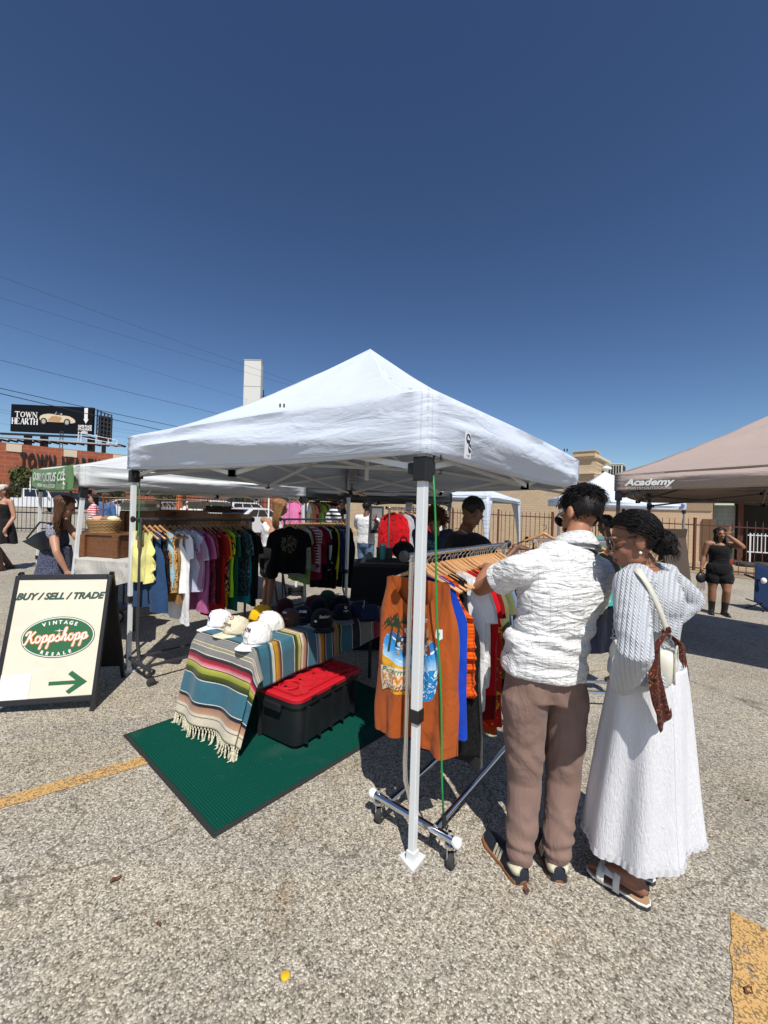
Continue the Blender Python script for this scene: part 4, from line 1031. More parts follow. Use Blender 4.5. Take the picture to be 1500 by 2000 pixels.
# ================================================================ garments and hangers
def garment(Ln=.66, W=.48, sl='short', seed=0, flare=0., thick=.018, neck=.10, nx=16, nz=14, ruffle=0, tilt=None, shw=None, fold=1.0):
    """a garment hanging from its shoulders: x across, y front/back, z down from the hanger neck"""
    mb = MB(); r = random.Random(seed); ph = r.uniform(0, 6); ph2 = r.uniform(0, 6); tilt = r.uniform(-.03, .03) if tilt is None else tilt; Ln *= r.uniform(.96, 1.04); sh = shw or .205 if sl != 'tank' else .185
    def hw(v):
        base = lerp(sh, W / 2 * (1 + flare * v), sm(v / (.28 if not shw else .2)))
        if sl == 'tank': base -= (.030 if not shw else .008) * math.exp(-((v - .15) / .08) ** 2)
        return base
    def pos(u, v, f):
        ax = abs(u); x0 = u * hw(0)
        zt = .006 - .40 * abs(x0)
        if ax * sh < neck: zt -= (.10 if f < 0 else .025) * (1 - (ax * sh / neck) ** 2) * (1.9 if sl == 'tank' else .7)
        hem = .015 * noise.noise(V((u * 2, seed * .37, 0))) + tilt * u
        z = lerp(zt, -Ln + hem, v ** .9)
        x = u * hw(v) + .012 * noise.noise(V((u, v * 3, seed * .7))) * v
        t = thick * (.55 + .9 * sm(v * 2.5)) * max(0, 1 - ax ** 5) ** .5 + .0025
        y = f * t + .016 * fold * sm(v * 2) * sin(u * 5.5 + ph) + .011 * fold * sm(v * 1.5) * sin(u * 11 + ph2 + v * 2) * f + .018 * noise.noise(V((u * 2.2, v * 2.5, seed * 1.3))) + .006 * fold * noise.noise(V((u * 7, v * 4, seed * 2.3)))
        if ruffle and ax > .9: y += .012 * sin(v * 70); x += .012 * sin(v * 55) * (1 if u > 0 else -1)
        return V((x, y, z))
    n = nx + 1
    rings = []
    for j in range(nz + 1):
        v = j / nz
        ring = [pos(-1 + 2 * i / nx, v, -1) for i in range(nx + 1)] + [pos(1 - 2 * i / nx, v, 1) for i in range(nx + 1)]
        rings.append(ring)
    us = [i / nx for i in range(nx + 1)] + [1 - i / nx for i in range(nx + 1)]
    m = len(us); vs = [p for rr in rings for p in rr]; uvs = [(us[i], 1 - j / nz) for j in range(nz + 1) for i in range(m)]; fs = []
    for j in range(nz):
        for i in range(m): k = (i + 1) % m; fs.append((j * m + i, (j + 1) * m + i, (j + 1) * m + k, j * m + k))
    fs += [tuple(range((nz) * m, (nz + 1) * m))]
    mb.add(vs, fs, uvs)
    if sl in ('short', 'long'):
        for s in (-1, 1):
            drop = r.uniform(-.02, .02); y0 = r.uniform(-.012, .012)
            if sl == 'short': path = [(.145, -.11, .06), (.188, -.15, .08), (.218, -.225, .078), (.232, -.30 + drop, .074)]
            else: path = [(.145, -.11, .06), (.192, -.17, .08), (.222, -.29, .072), (.232, -.45, .06), (.23 + drop, -.58, .052), (.222 + drop, -.68, .045)]
            rings = []
            for i, (x, z, w_) in enumerate(path):
                a, b2 = path[max(0, i - 1)], path[min(len(path) - 1, i + 1)]; d = V((b2[0] - a[0], 0, b2[1] - a[1])).normalized(); nn = V((-d.z, 0, d.x))
                th = .012 + .008 * noise.noise(V((i, s, seed)))
                rings.append([V((s * (x + nn.x * w_ * cos(t)), y0 * i + (th + .006 * sin(3 * t + i + ph)) * sin(t) * 1.3, z + nn.z * w_ * cos(t))) for t in [2 * PI * k / 12 for k in range(12)]])
            mb.loft(rings)
    return mb
def pants(Ln=.95, W=.36, seed=0):
    mb = MB()
    for s in (-1, 1):
        rings = []
        for j in range(10):
            v = j / 9; cx = s * lerp(W * .22, W * .26, v); w_ = lerp(W * .29, W * .2, v)
            rings.append([V((cx + w_ * cos(t) + .01 * noise.noise(V((v * 4, s, seed))), (.022 + .008 * sin(2 * t + v * 6)) * sin(t), -.06 - Ln * v)) for t in [2 * PI * k / 12 for k in range(12)]])
        mb.loft(rings)
    return mb
def hanger_mesh():
    mb = MB(); top = []; k = 14
    for i in range(k + 1):
        x = -.215 + .43 * i / k; a = abs(x) / .215; top.append((x, -.010 - .086 * a ** 1.2 + .016 * math.exp(-(x / .035) ** 2), .014 + .016 * (1 - a)))
    rings = []
    for x, z, h in top:
        y = .022 * (abs(x) / .215) ** 2; w_ = .0065 + .004 * (abs(x) / .215) ** 3
        rings.append([V((x, y + w_ * cos(t), z + h * .5 * sin(t))) for t in [2 * PI * q / 8 for q in range(8)]])
    mb.loft(rings); return mb
HM = hanger_mesh().mesh('hanger')
hk = MB(); hk.tube([(0, 0, .0), (0, 0, .035)] + [V((.02 * sin(a) , 0, .058 - .02 * cos(a))) for a in [rad(20 + 27 * i) for i in range(9)]], .0022, 6)
HK = hk.mesh('hook')
for me in (HM,): me.polygons.foreach_set('use_smooth', [True] * len(me.polygons))
hproto = {}
def hanger(P, rz, dark, label, group, chrome=False):
    key = (dark, chrome)
    if key not in hproto:
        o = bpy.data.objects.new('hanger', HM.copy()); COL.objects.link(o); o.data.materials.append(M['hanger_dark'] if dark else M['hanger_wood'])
        h = bpy.data.objects.new('hook', HK.copy()); COL.objects.link(h); h.data.materials.append(M['chrome'] if chrome else M['black_metal']); h.parent = o
        hproto[key] = o
    else: o = copytree(hproto[key])
    o.location = P; o.rotation_euler = (0, 0, rz)
    return tag(o, label, 'hanger', group)
def hang(t, rk, g, mat, label, cat='t-shirt', name='t_shirt', yaw=0, hl=None, dark=False, off=0, chrome=False, drop=.068, sub=0, withhanger=True, group=None):
    """hang one garment (and its hanger) on rack rk at distance t along the bar"""
    P = rk['p0'] + rk['d'] * t; P = P - V((0, 0, drop)); rz = math.atan2(-U1.y, -U1.x) + yaw
    if withhanger: hanger(P, rz, dark, hl or rk['hl'], rk['hg'], chrome)
    o = obj(name, g, mat, None, world=False, smooth=60, sub=sub)
    o.location = P + V((0, 0, .004)); o.rotation_euler = (0, 0, rz); tag(o, label, cat, group)
    return o
def rack(name, label, g0, g1, zb, bw, mat, capmat, tube=.0145, hl='', hg='', caster=True, double=True, knob=True, trays=0):
    """rolling garment rack whose bar runs from above g0 to above g1 (ground points)"""
    d = (g1 - g0); d.z = 0; Ln = d.length; d.normalize(); n = V((d.y, -d.x, 0))
    e = thing(name, label, 'clothes rack', on((g0.x + g1.x) / 2, (g0.y + g1.y) / 2)); zr = .125
    for gq, s in ((g0, -1), (g1, 1)):
        a, b2 = gq - n * bw / 2, gq + n * bw / 2; a = on(a.x, a.y, zr); b2 = on(b2.x, b2.y, zr)
        mb = MB(); mb.tube([a, b2], tube * 1.25, 12); br = obj('base_rail', mb, mat, e, smooth=40)
        for q, sg in ((a, -1), (b2, 1)):
            mb = MB(); mb.tube([q - n * sg * .012, q + n * sg * .004, q + n * sg * .02, q + n * sg * .026], [tube * 1.3, tube * 1.75, tube * 1.6, tube * .6], 12); obj('end_cap', mb, capmat, br, smooth=60)
            c = q - n * sg * .03
            if caster:
                mb = MB(); mb.cyl(c + V((0, 0, -.02)), c + V((0, 0, .035)), .009); mb.cyl(c + V((0, 0, -.035)), c + V((0, 0, -.022)), .024)
                w0 = c + V((.012, -.006, -(zr - .034)))
                for ss in (-1, 1): mb.bar(w0 + d * ss * .0 + n * ss * .018 + V((0, 0, .052)), w0 + n * ss * .018, .006, .03, d)
                co = obj('caster', mb, mat, e)
                mb = MB(); mb.tube([w0 + n * k for k in (-.014, -.011, .011, .014)], [.026, .034, .034, .026], 16); obj('wheel', mb, M['rubber'], co, smooth=40)
        m0 = on(gq.x, gq.y, zr); tp = V((gq.x, gq.y, zb)) - n * .04
        bend = m0 + d * s * -0.0; mb = MB()
        mb.tube([m0 + n * .01, m0 + V((0, 0, .05)), m0 - n * .04 + V((0, 0, .16)), m0 - n * .045 + V((0, 0, .24)), V((gq.x, gq.y, zr + .34)) - n * .045, V((gq.x, gq.y, zb - .2)) - n * .042, tp], tube, 10)
        obj('upright', mb, mat, e, smooth=50)
        mb = MB(); mb.bar(tp + V((0, 0, -.03)), tp + V((0, 0, .012)), tube * 2.6); up = obj('bracket', mb, mat, e, bevel=.006)
    for k in ((-1, 1) if double else (0,)):
        a, b2 = g0 + n * k * bw * .28, g1 + n * k * bw * .28; mb = MB(); mb.tube([on(a.x, a.y, zr + .012), on(b2.x, b2.y, zr + .012)], tube, 10); obj('long_rail', mb, mat, e, smooth=40)
    p0, p1 = V((g0.x, g0.y, zb)) - d * .06 - n * .04, V((g1.x, g1.y, zb)) + d * .06 - n * .04
    mb = MB(); mb.tube([p0, p1], tube, 12); obj('top_bar', mb, mat, e, smooth=40)
    if knob:
        for q, s in ((p0, -1), (p1, 1)):
            mb = MB(); mb.tube([q - d * s * .01, q, q + d * s * .015, q + d * s * .022], [tube, tube * 1.9, tube * 1.9, tube * 1.2], 14); obj('end_knob', mb, M['black_plastic'], e, smooth=40)
    return dict(p0=V((g0.x, g0.y, zb)) - n * .04, d=d, L=Ln, hl=hl, hg=hg, e=e, n=n)
U2g = V((.607, .795, 0)).normalized()
ra_, rb_ = gp(725, 1545, .125), gp(898, 1652, .125); r3a = (ra_ + rb_) / 2; r3a.z = 0; R3 = rack('garment_rack', 'chrome rolling garment rack on casters behind the front tent leg', r3a, r3a + U2g * 1.2, 1.372, .47, M['chrome'], M['white_paint'], .0145, 'pale wooden hanger packed on the chrome rack in front of the man', 'hangers on the chrome rack')
ra_, rb_ = gp(249, 1284, .125), gp(296, 1310, .125); r1a = (ra_ + rb_) / 2; r1a.z = 0; print('r1', r1a, 'r3', r3a); R1 = rack('garment_rack', 'dark grey rolling garment rack of summer clothes at the left tent leg', r1a, r1a + U2g * 1.08, 1.455, .50, M['grey_metal'], M['black_plastic'], .0145, 'dark wooden hanger packed on the dark grey rack', 'hangers on the dark grey rack')
r2a = V((-1.36, 5.72, 0)); R2 = rack('garment_rack', 'grey garment rack behind the hat table beside the woman in white', r2a, r2a + U2g * 1.24, 1.44, .45, M['grey_metal'], M['black_plastic'], .0145, 'wooden hanger packed on the grey rack behind the hats', 'hangers on the grey rack')
K = lambda c, **k: cloth('fabric', c, **k)
flor = lambda *cs, s=22, th=.55: p_blotch([col(c) for c in cs], s, th)
# ---- left rack, near to far
G1 = [
 (.03, dict(Ln=.50, W=.40, sl='tank', ruffle=1), K('#e6dc8a'), 'pale yellow ruffled tank top with a brown price tag', 'tank top', 'tank_top', 0),
 (.085, dict(Ln=.75, W=.44, sl='tank', flare=.25), K('#2b4568'), 'faded navy blue dress behind the yellow tank top', 'dress', 'dress', 0),
 (.14, dict(Ln=.62, W=.40, sl='tank'), K('#0d0d12', pat=flor('#6b2f52', s=30, th=.64)), 'black patterned tank top with dark pink flecks', 'tank top', 'tank_top', 0),
 (.19, dict(Ln=.56, W=.40, sl='tank'), K('#9fc4d2', pat=flor('#23343f', s=26, th=.66)), 'light blue sleeveless top with dark marks', 'tank top', 'tank_top', 0),
 (.235, dict(Ln=.58, W=.42, sl='tank'), K('#c49a5e', pat=p_leopard(col('#5b3a18'), col('#0f0a06'), 62)), 'leopard print sleeveless top', 'tank top', 'tank_top', 1),
 (.30, dict(Ln=.60, W=.44, sl='tank'), K('#eeeeee'), 'white sleeveless top next to the leopard print', 'tank top', 'tank_top', 1),
 (.345, dict(Ln=.70, W=.40, sl='tank'), K('#9a7443'), 'tan slip showing under the white tops', 'dress', 'dress', 1),
 (.40, dict(Ln=.84, W=.50, sl='short'), K('#f0f0f2'), 'long white t-shirt hanging lowest of the pale ones', 't-shirt', 't_shirt', 1),
 (.46, dict(Ln=.64, W=.50, sl='short'), K('#bfc2d6'), 'pale lilac white t-shirt on the left rack', 't-shirt', 't_shirt', 1),
 (.515, dict(Ln=.60, W=.50, sl='short'), K('#a87f99'), 'dusty mauve t-shirt on the left rack', 't-shirt', 't_shirt', 1),
 (.57, dict(Ln=.80, W=.48, sl='short'), K('#b0618f'), 'long pink mauve t-shirt beside the dusty mauve one', 't-shirt', 't_shirt', 1),
 (.63, dict(Ln=.56, W=.46, sl='short'), K('#8a1264'), 'magenta t-shirt on the left rack', 't-shirt', 't_shirt', 1),
 (.685, dict(Ln=.74, W=.46, sl='short'), K('#7a2440', pat=flor('#b8465e', s=34, th=.56)), 'burgundy paisley blouse on the left rack', 'blouse', 'blouse', 1),
 (.74, dict(Ln=.74, W=.50, sl='short'), K('#3c0a0e'), 'very dark maroon t-shirt on the left rack', 't-shirt', 't_shirt', 1),
 (.795, dict(Ln=.92, W=.50, sl='short'), K('#9e0b12'), 'long deep red dress, lowest hem of the rack', 'dress', 'dress', 1),
 (.85, dict(Ln=.64, W=.48, sl='short'), K('#2a120b', pat=flor('#d9631e', '#e7d9b0', s=20, th=.58)), 'orange and black floral blouse', 'blouse', 'blouse', 1),
 (.90, dict(Ln=.76, W=.46, sl='short'), K('#d8940f'), 'golden orange shirt before the neon green one', 't-shirt', 't_shirt', 1),
 (.95, dict(Ln=.72, W=.52, sl='short'), K('#aede1f'), 'neon lime green t-shirt on the left rack', 't-shirt', 't_shirt', 1),
 (1.0, dict(Ln=.82, W=.48, sl='short'), K('#0f5a44'), 'emerald green top behind the neon one', 't-shirt', 't_shirt', 1),
 (1.05, dict(Ln=.70, W=.48, sl='short'), K('#12281f', pat=flor('#47606b', s=28, th=.56)), 'dark green paisley blouse on the left rack', 'blouse', 'blouse', 1),
 (1.10, dict(Ln=.82, W=.48, sl='short'), K('#0b7d86'), 'teal dress beside the paisley blouse', 'dress', 'dress', 1),
 (1.15, dict(Ln=.66, W=.48, sl='short'), K('#3a3a52', pat=flor('#d0c8d8', s=30, th=.62)), 'grey violet patterned blouse', 'blouse', 'blouse', 1),
 (1.20, dict(Ln=.80, W=.50, sl='short'), K('#0b0b0c'), 'black t-shirt near the far end of the left rack', 't-shirt', 't_shirt', 1),
 (1.255, dict(Ln=.86, W=.52, sl='long'), K('#070708'), 'long sleeved black top at the far end of the left rack', 'top', 'long_sleeved_top', 1)]
rnd = random.Random(5)
for k, (t, gk, mt, lb, ct, nmx, dk) in enumerate(G1):
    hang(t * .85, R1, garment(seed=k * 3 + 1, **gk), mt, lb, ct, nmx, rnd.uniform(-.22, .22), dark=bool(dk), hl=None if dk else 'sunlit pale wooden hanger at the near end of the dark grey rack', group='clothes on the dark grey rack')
tg = thing('price_tag', 'brown card price tag on the yellow tank top', 'tag', (0, 0, 0))
q = R1['p0'] + R1['d'] * .0 - V((0, 0, .17)) + V((-.02, -.0, 0)); tg.location = q
mb = MB(); xx = -U1; mb.prism([(-.02, -.085), (.03, -.085), (.03, 0), (-.02, 0)], .002, plane((0, 0, 0), xx, (0, 0, 1))); obj('card', mb, plain('kraft', (.28, .14, .05), .7), tg, world=False)
mb = MB(); mb.tube([(0, 0, 0), (.005, 0, .05)], .001, 4); obj('string', mb, M['white_paint'], tg, world=False)
# ---- rack behind the hats
G2 = [
 (.06, dict(Ln=.62, W=.5, sl='short'), K('#e4e4e2'), 'white t-shirt behind the black printed one', 't-shirt', 't_shirt'),
 (.12, dict(Ln=.60, W=.48, sl='short'), K('#6e4520'), 'brown t-shirt on the rack behind the hats', 't-shirt', 't_shirt'),
 (.19, dict(Ln=.76, W=.54, sl='short'), K('#8f949c'), 'wide grey t-shirt, low hem near the woman in white', 't-shirt', 't_shirt'),
 (.26, dict(Ln=.60, W=.5, sl='short'), K('#c9c7bd', pat=flor('#7e6d5e', s=12, th=.66)), 'off white printed t-shirt behind the hats', 't-shirt', 't_shirt'),
 (.32, dict(Ln=.82, W=.5, sl='short'), K('#9bbf66'), 'light lime green t-shirt with the lowest pale hem', 't-shirt', 't_shirt'),
 (.38, dict(Ln=.58, W=.5, sl='short'), K('#8e1531'), 'crimson t-shirt before the striped one', 't-shirt', 't_shirt'),
 (.44, dict(Ln=.60, W=.52, sl='short'), K('#e4e0de', pat=p_stripe(col('#7b1530'), 24)), 'red and white striped t-shirt', 't-shirt', 't_shirt'),
 (.50, dict(Ln=.66, W=.48, sl='short'), K('#c3a3b8'), 'pale pink lilac t-shirt behind the hats', 't-shirt', 't_shirt'),
 (.56, dict(Ln=.80, W=.48, sl='short'), K('#a01842'), 'raspberry red t-shirt on the rack behind the hats', 't-shirt', 't_shirt'),
 (.62, dict(Ln=.56, W=.5, sl='short'), K('#7a1020'), 'dark red t-shirt beside the ringer sleeve', 't-shirt', 't_shirt'),
 (.68, dict(Ln=.66, W=.54, sl='short'), K('#1a1b20'), 'charcoal t-shirt next to the dark red one', 't-shirt', 't_shirt'),
 (.73, dict(Ln=.60, W=.56, sl='short'), K('#d5d8d2', pat=p_stripe(col('#23262b'), 3.2, 'Z', .3)), 'white raglan t-shirt with a wide sleeve', 't-shirt', 't_shirt'),
 (.80, dict(Ln=.84, W=.56, sl='long'), K('#0c0c0e', pat=flor('#c9c9c9', s=9, th=.72)), 'black hooded sweatshirt with a white print', 'sweatshirt', 'sweatshirt'),
 (.86, dict(Ln=.96, W=.52, sl='long'), K('#101114'), 'black tracksuit top, low hem', 'jacket', 'jacket'),
 (.92, dict(Ln=.88, W=.54, sl='long'), K('#d8c70f'), 'bright yellow long sleeved top', 'top', 'long_sleeved_top'),
 (.98, dict(Ln=.74, W=.54, sl='long'), K('#23295c'), 'navy blue sweatshirt behind the yellow top', 'sweatshirt', 'sweatshirt'),
 (1.04, dict(Ln=.70, W=.52, sl='long'), K('#3f5f7d'), 'washed blue denim jacket', 'jacket', 'jacket'),
 (1.10, dict(Ln=.72, W=.54, sl='long'), K('#17223a'), 'dark blue jacket beside the denim one', 'jacket', 'jacket'),
 (1.17, dict(Ln=.78, W=.54, sl='long'), K('#16161a'), 'black windbreaker near the post', 'jacket', 'jacket'),
 (1.24, dict(Ln=1.02, W=.44, sl='long'), K('#0b0c10', pat=p_stripe(col('#d0d0d0'), 9, 'X', .12)), 'black tracksuit with white side stripes', 'tracksuit', 'tracksuit'),
 (1.32, dict(Ln=1.0, W=.62, sl='long', thick=.05), K('#0a0b10'), 'bulky black coat at the end of the rack behind the hats', 'coat', 'coat')]
for k, (t, gk, mt, lb, ct, nmx) in enumerate(G2):
    hang(t * .9, R2, garment(seed=k * 5 + 40, **gk), mt, lb, ct, nmx, rnd.uniform(-.15, .15), group='clothes on the grey rack')
# black printed t-shirt turned to face the camera, being looked at
P = at(566, 1026, 5.5); hanger(P, rad(8), False, 'wooden hanger of the black printed t-shirt pulled out to face the front', 'pulled out hanger')
o = obj('t_shirt', garment(seed=77, Ln=.62, W=.46, sl='short', thick=.03, nx=24, nz=20), K('#0a0a0b', wr=.7), None, world=False, smooth=60); o.location = P; o.rotation_euler = (0, 0, rad(8)); tag(o, 'black t-shirt with a gold print, pulled out to face the front', 't-shirt')
mb = MB(); rp = random.Random(6)
for i in range(120):
    a, r_ = rp.uniform(0, 2 * PI), rp.uniform(0, 1) ** .6; x, z = .11 * r_ * cos(a), -.25 + .12 * r_ * sin(a)
    mb.prism([(x + .009 * cos(q) * rp.uniform(.4, 1.6), z + .009 * sin(q) * rp.uniform(.4, 1.6)) for q in [i * PI / 3 for i in range(6)]], .001, plane((0, -.062 - .004 * rp.random(), 0), (1, 0, 0), (0, 0, 1)))
obj('print', mb, plain('gold_print', (.12, .10, .05), .7), o, world=False)
# ---- chrome rack in front
def tankprint(t, co, base):
    """beach scene printed on the chest, laid out on the cloth's own uv map"""
    uv = N(t, 'UVMap'); s = N(t, 'SeparateXYZ'); L(t, uv.outputs[0], s.inputs[0]); u, v = s.outputs[0], s.outputs[1]
    fz = N(t, 'SeparateXYZ'); L(t, co, fz.inputs[0]); front = mth(t, 'LESS_THAN', fz.outputs[1], .0)
    du = mth(t, 'DIVIDE', mth(t, 'SUBTRACT', u, .5), .36); dv = mth(t, 'DIVIDE', mth(t, 'SUBTRACT', v, .575), .235)
    rr = mth(t, 'ADD', mth(t, 'POWER', mth(t, 'ABSOLUTE', du), 4.0), mth(t, 'POWER', mth(t, 'ABSOLUTE', dv), 3.0))
    n = noi(t, uv.outputs[0], 9, 4)
    mask = ramp(t, mth(t, 'ADD', rr, mth(t, 'MULTIPLY', n, .3)), [(.95, (1, 1, 1)), (1.15, (0, 0, 0))]).outputs[0]
    skyc = ramp(t, v, [(.56, '#bfe0f0'), (.66, '#3f93cf'), (.8, '#0d4f9c')]).outputs[0]
    cl = mth(t, 'GREATER_THAN', noi(t, coords(t, 'UV', (3, 12, 1)), 2.2, 4), .6); skyc = mix(t, cl, skyc, '#dff0f8')
    sand = mix(t, noi(t, uv.outputs[0], 30, 4), '#c98a1c', '#ebb93c')
    sea = mix(t, mth(t, 'GREATER_THAN', noi(t, coords(t, 'UV', (6, 9, 1)), 2, 4, .6, 2), .55), '#1c86c7', '#e8f3f5')
    ground = mix(t, mth(t, 'GREATER_THAN', mth(t, 'ADD', u, mth(t, 'MULTIPLY', n, .2)), .74), sand, sea)
    scene = mix(t, mth(t, 'LESS_THAN', v, mth(t, 'ADD', .56, mth(t, 'MULTIPLY', n, .04))), skyc, ground)
    return mix(t, mth(t, 'MULTIPLY', mask, front), base, scene)
gt3 = garment(seed=3, Ln=.86, W=.455, sl='tank', flare=.06, thick=.022, nx=44, nz=40, neck=.15, tilt=.0, shw=.216, fold=1.6)
tank = hang(.075, R3, gt3, cloth('rust_orange', (.37, .080, .014), wr=.5, pat=tankprint), 'rust orange tank top with a beach print at the front of the chrome rack', 'tank top', 'tank_top', 0, off=0, chrome=True)
tank.location += -R3['d'] * .025
hdp = -.052
def onfront(x, z, d=0): return plane((x, hdp + d, z), (1, 0, 0), (0, 0, 1))
mb = MB()                                       # palm trees
for px_, pz, hgt, sc_ in ((-.125, -.43, .13, 1), (-.085, -.40, .12, 1.1)):
    mb.add([V((px_ - .006, hdp, pz)), V((px_ + .006, hdp, pz)), V((px_ + .014, hdp, pz + hgt)), V((px_ + .004, hdp, pz + hgt))], [(0, 1, 2, 3)])
    for a in range(9):
        an = rad(-30 + a * 30); c = V((px_ + .009, hdp - .001, pz + hgt)); tip = c + V((cos(an) * .06, 0, sin(an) * .035 - .02)) * sc_; mid = c + V((cos(an) * .035, 0, sin(an) * .03 + .012)) * sc_; pr = V((0, 0, .009))
        mb.add([c, mid + pr, tip, mid - pr * .6], [(0, 1, 2, 3)])
obj('palm_print', mb, plain('palm_print', (.012, .03, .01), .8), tank, world=False)
mb = MB(); rp = random.Random(3)
for i in range(46):
    x, z = rp.uniform(-.075, .11), rp.uniform(-.44, -.30); w_, h_ = rp.uniform(.008, .022), rp.uniform(.012, .04)
    mb.prism([(x + w_ * cos(q) * rp.uniform(.5, 1.1), z + h_ * sin(q) * rp.uniform(.5, 1.1)) for q in [i * PI / 4 for i in range(8)]], .0008, onfront(0, 0, -.002 - i * .00008)); mb.cur = i % 4
o_ = obj('crowd_print', mb, [plain('print_dark', (.03, .03, .04), .8), plain('print_maroon', (.18, .03, .025), .8), plain('print_pale', (.5, .5, .52), .8), plain('print_tan', (.42, .25, .1), .8)], tank, world=False)
mb = MB(); mb.prism([(-.045, -.22), (.075, -.215), (.072, -.27), (-.042, -.275)], .001, onfront(0, 0, -.003)); sg = obj('sign_print', mb, plain('print_brick', (.25, .05, .03), .8), tank, world=False)
writing('lettering', 'KEY WEST', .026, onfront(-.034, -.255, -.0046), M['sign_white'], tank)
mb = MB(); mb.prism([(.13, -.275), (.165, -.27), (.17, -.31), (.15, -.325), (.132, -.31)], .001, onfront(0, 0, -.003)); obj('shield_print', mb, M['sign_white'], tank, world=False)
writing('lettering', '1', .032, onfront(.143, -.308, -.0046), plain('print_black2', (.01, .01, .01), .8), tank)
mb = MB(); mb.prism([(-.165, -.505), (.06, -.50), (.06, -.60), (-.12, -.61), (-.16, -.635), (-.17, -.57)], .001, onfront(0, 0, -.003)); obj('patch_print', mb, plain('print_cream', (.62, .55, .4), .8), tank, world=False)
writing('lettering', 'Peterman', .04, onfront(-.158, -.533, -.0046), plain('print_green', (.02, .1, .06), .8), tank, shear=.25, sx=1.05)
writing('lettering', 'KEYWEST', .05, onfront(-.158, -.575, -.0046), plain('print_orange', (.7, .2, .02), .8), tank, bold=.0015)
writing('lettering', 'Florida', .045, onfront(-.158, -.612, -.0046), plain('print_red', (.35, .03, .02), .8), tank, shear=.35)
from mathutils.bvhtree import BVHTree
import bmesh
def pressto(cloth_o):
    """lay every print of a garment on the folds of its cloth"""
    me = cloth_o.data; bv = BVHTree.FromPolygons([v.co for v in me.vertices], [tuple(p.vertices) for p in me.polygons])
    for k, ch in enumerate(cloth_o.children):
        bm = bmesh.new(); bm.from_mesh(ch.data); bmesh.ops.triangulate(bm, faces=bm.faces)
        for _ in range(3):
            es = [e for e in bm.edges if e.calc_length() > .014]
            if es: bmesh.ops.subdivide_edges(bm, edges=es, cuts=1); bmesh.ops.triangulate(bm, faces=bm.faces)
        off = .0022 + (.002 if 'lettering' in ch.name else 0) + (.0012 if 'patch' in ch.name or 'sign' in ch.name else 0)
        for v in bm.verts:
            h = bv.ray_cast(V((v.co.x, -1, v.co.z)), V((0, 1, 0)))
            if h[0]: v.co.y = h[0].y - off + (v.co.y + .05) * .02
        bm.to_mesh(ch.data); bm.free()
pressto(tank)
G3 = [
 (.045, dict(Ln=.80, W=.52, sl='tank', shw=.22), K('#123fae'), 'royal blue tank top directly behind the rust orange one', 'tank top', 'tank_top'),
 (.09, dict(Ln=.58, W=.52, sl='tank', flare=.1, ruffle=1), K('#e0590c', pat=p_stripe(col('#b84a08'), 60)), 'bright orange ruffled vest with a lace edge', 'vest', 'vest'),
 (.14, dict(Ln=.92, W=.54, sl='tank', thick=.022, flare=.1), K('#17171a', pat=flor('#060607', s=60, th=.5)), 'black lace edged shirt behind the bright orange vest', 'shirt', 'shirt'),
 (.19, dict(Ln=.98, W=.52, sl='tank', flare=.15), K('#232327'), 'charcoal grey tank dress', 'dress', 'dress'),
 (.25, dict(Ln=.70, W=.52, sl='short'), K('#f2f2f2'), 'white t-shirt with pleated sleeve, first of the two white ones on the chrome rack', 't-shirt', 't_shirt'),
 (.30, dict(Ln=.64, W=.54, sl='short'), K('#e6e6e8', pat=flor('#1c3558', s=5, th=.8)), 'second white t-shirt, touching the red one on the chrome rack', 't-shirt', 't_shirt'),
 (.35, dict(Ln=.68, W=.56, sl='short'), K('#c4121c'), 'bright red t-shirt on the chrome rack', 't-shirt', 't_shirt'),
 (.40, dict(Ln=.80, W=.52, sl='short'), K('#7c0d14'), 'dark red t-shirt behind the bright red one', 't-shirt', 't_shirt'),
 (.45, dict(Ln=.92, W=.52, sl='tank', flare=.1), K('#c8281c', pat=flor('#e58a1e', '#f0c840', s=14, th=.66)), 'red dress with a gold print near its low hem', 'dress', 'dress'),
 (.50, dict(Ln=.90, W=.5, sl='tank'), K('#b04a1c'), 'burnt orange dress behind the red printed one', 'dress', 'dress'),
 (.56, dict(Ln=.62, W=.54, sl='short'), K('#6d7250'), 'olive green t-shirt on the chrome rack', 't-shirt', 't_shirt'),
 (.61, dict(Ln=.60, W=.54, sl='short'), K('#6d86a6'), 'light denim blue shirt on the chrome rack', 'shirt', 'shirt'),
 (.67, dict(Ln=.62, W=.54, sl='short'), K('#1c2740'), 'navy t-shirt on the chrome rack', 't-shirt', 't_shirt'),
 (.73, dict(Ln=.66, W=.5, sl='short'), K('#3b3d42'), 'grey t-shirt on the chrome rack', 't-shirt', 't_shirt'),
 (.80, dict(Ln=.8, W=.52, sl='short'), K('#0e0e10'), 'black t-shirt by the man in the white shirt', 't-shirt', 't_shirt'),
 (.87, dict(Ln=.66, W=.5, sl='short'), K('#a31a20'), 'scarlet t-shirt near the far end of the chrome rack', 't-shirt', 't_shirt'),
 (.94, dict(Ln=.66, W=.5, sl='short'), K('#222226'), 'dark slate t-shirt near the far end of the chrome rack', 't-shirt', 't_shirt'),
 (1.02, dict(Ln=.68, W=.5, sl='short'), K('#283a5c'), 'blue t-shirt, last but one of the chrome rack', 't-shirt', 't_shirt'),
 (1.10, dict(Ln=.7, W=.5, sl='short'), K('#d9d5cc'), 'cream t-shirt at the far end of the chrome rack', 't-shirt', 't_shirt')]
for k, (t, gk, mt, lb, ct, nmx) in enumerate(G3):
    hang(.06 + t * .96, R3, garment(seed=k * 7 + 90, nx=22, nz=20, **gk), mt, lb, ct, nmx, rnd.uniform(-.07, .07), chrome=True, group='clothes on the chrome rack')
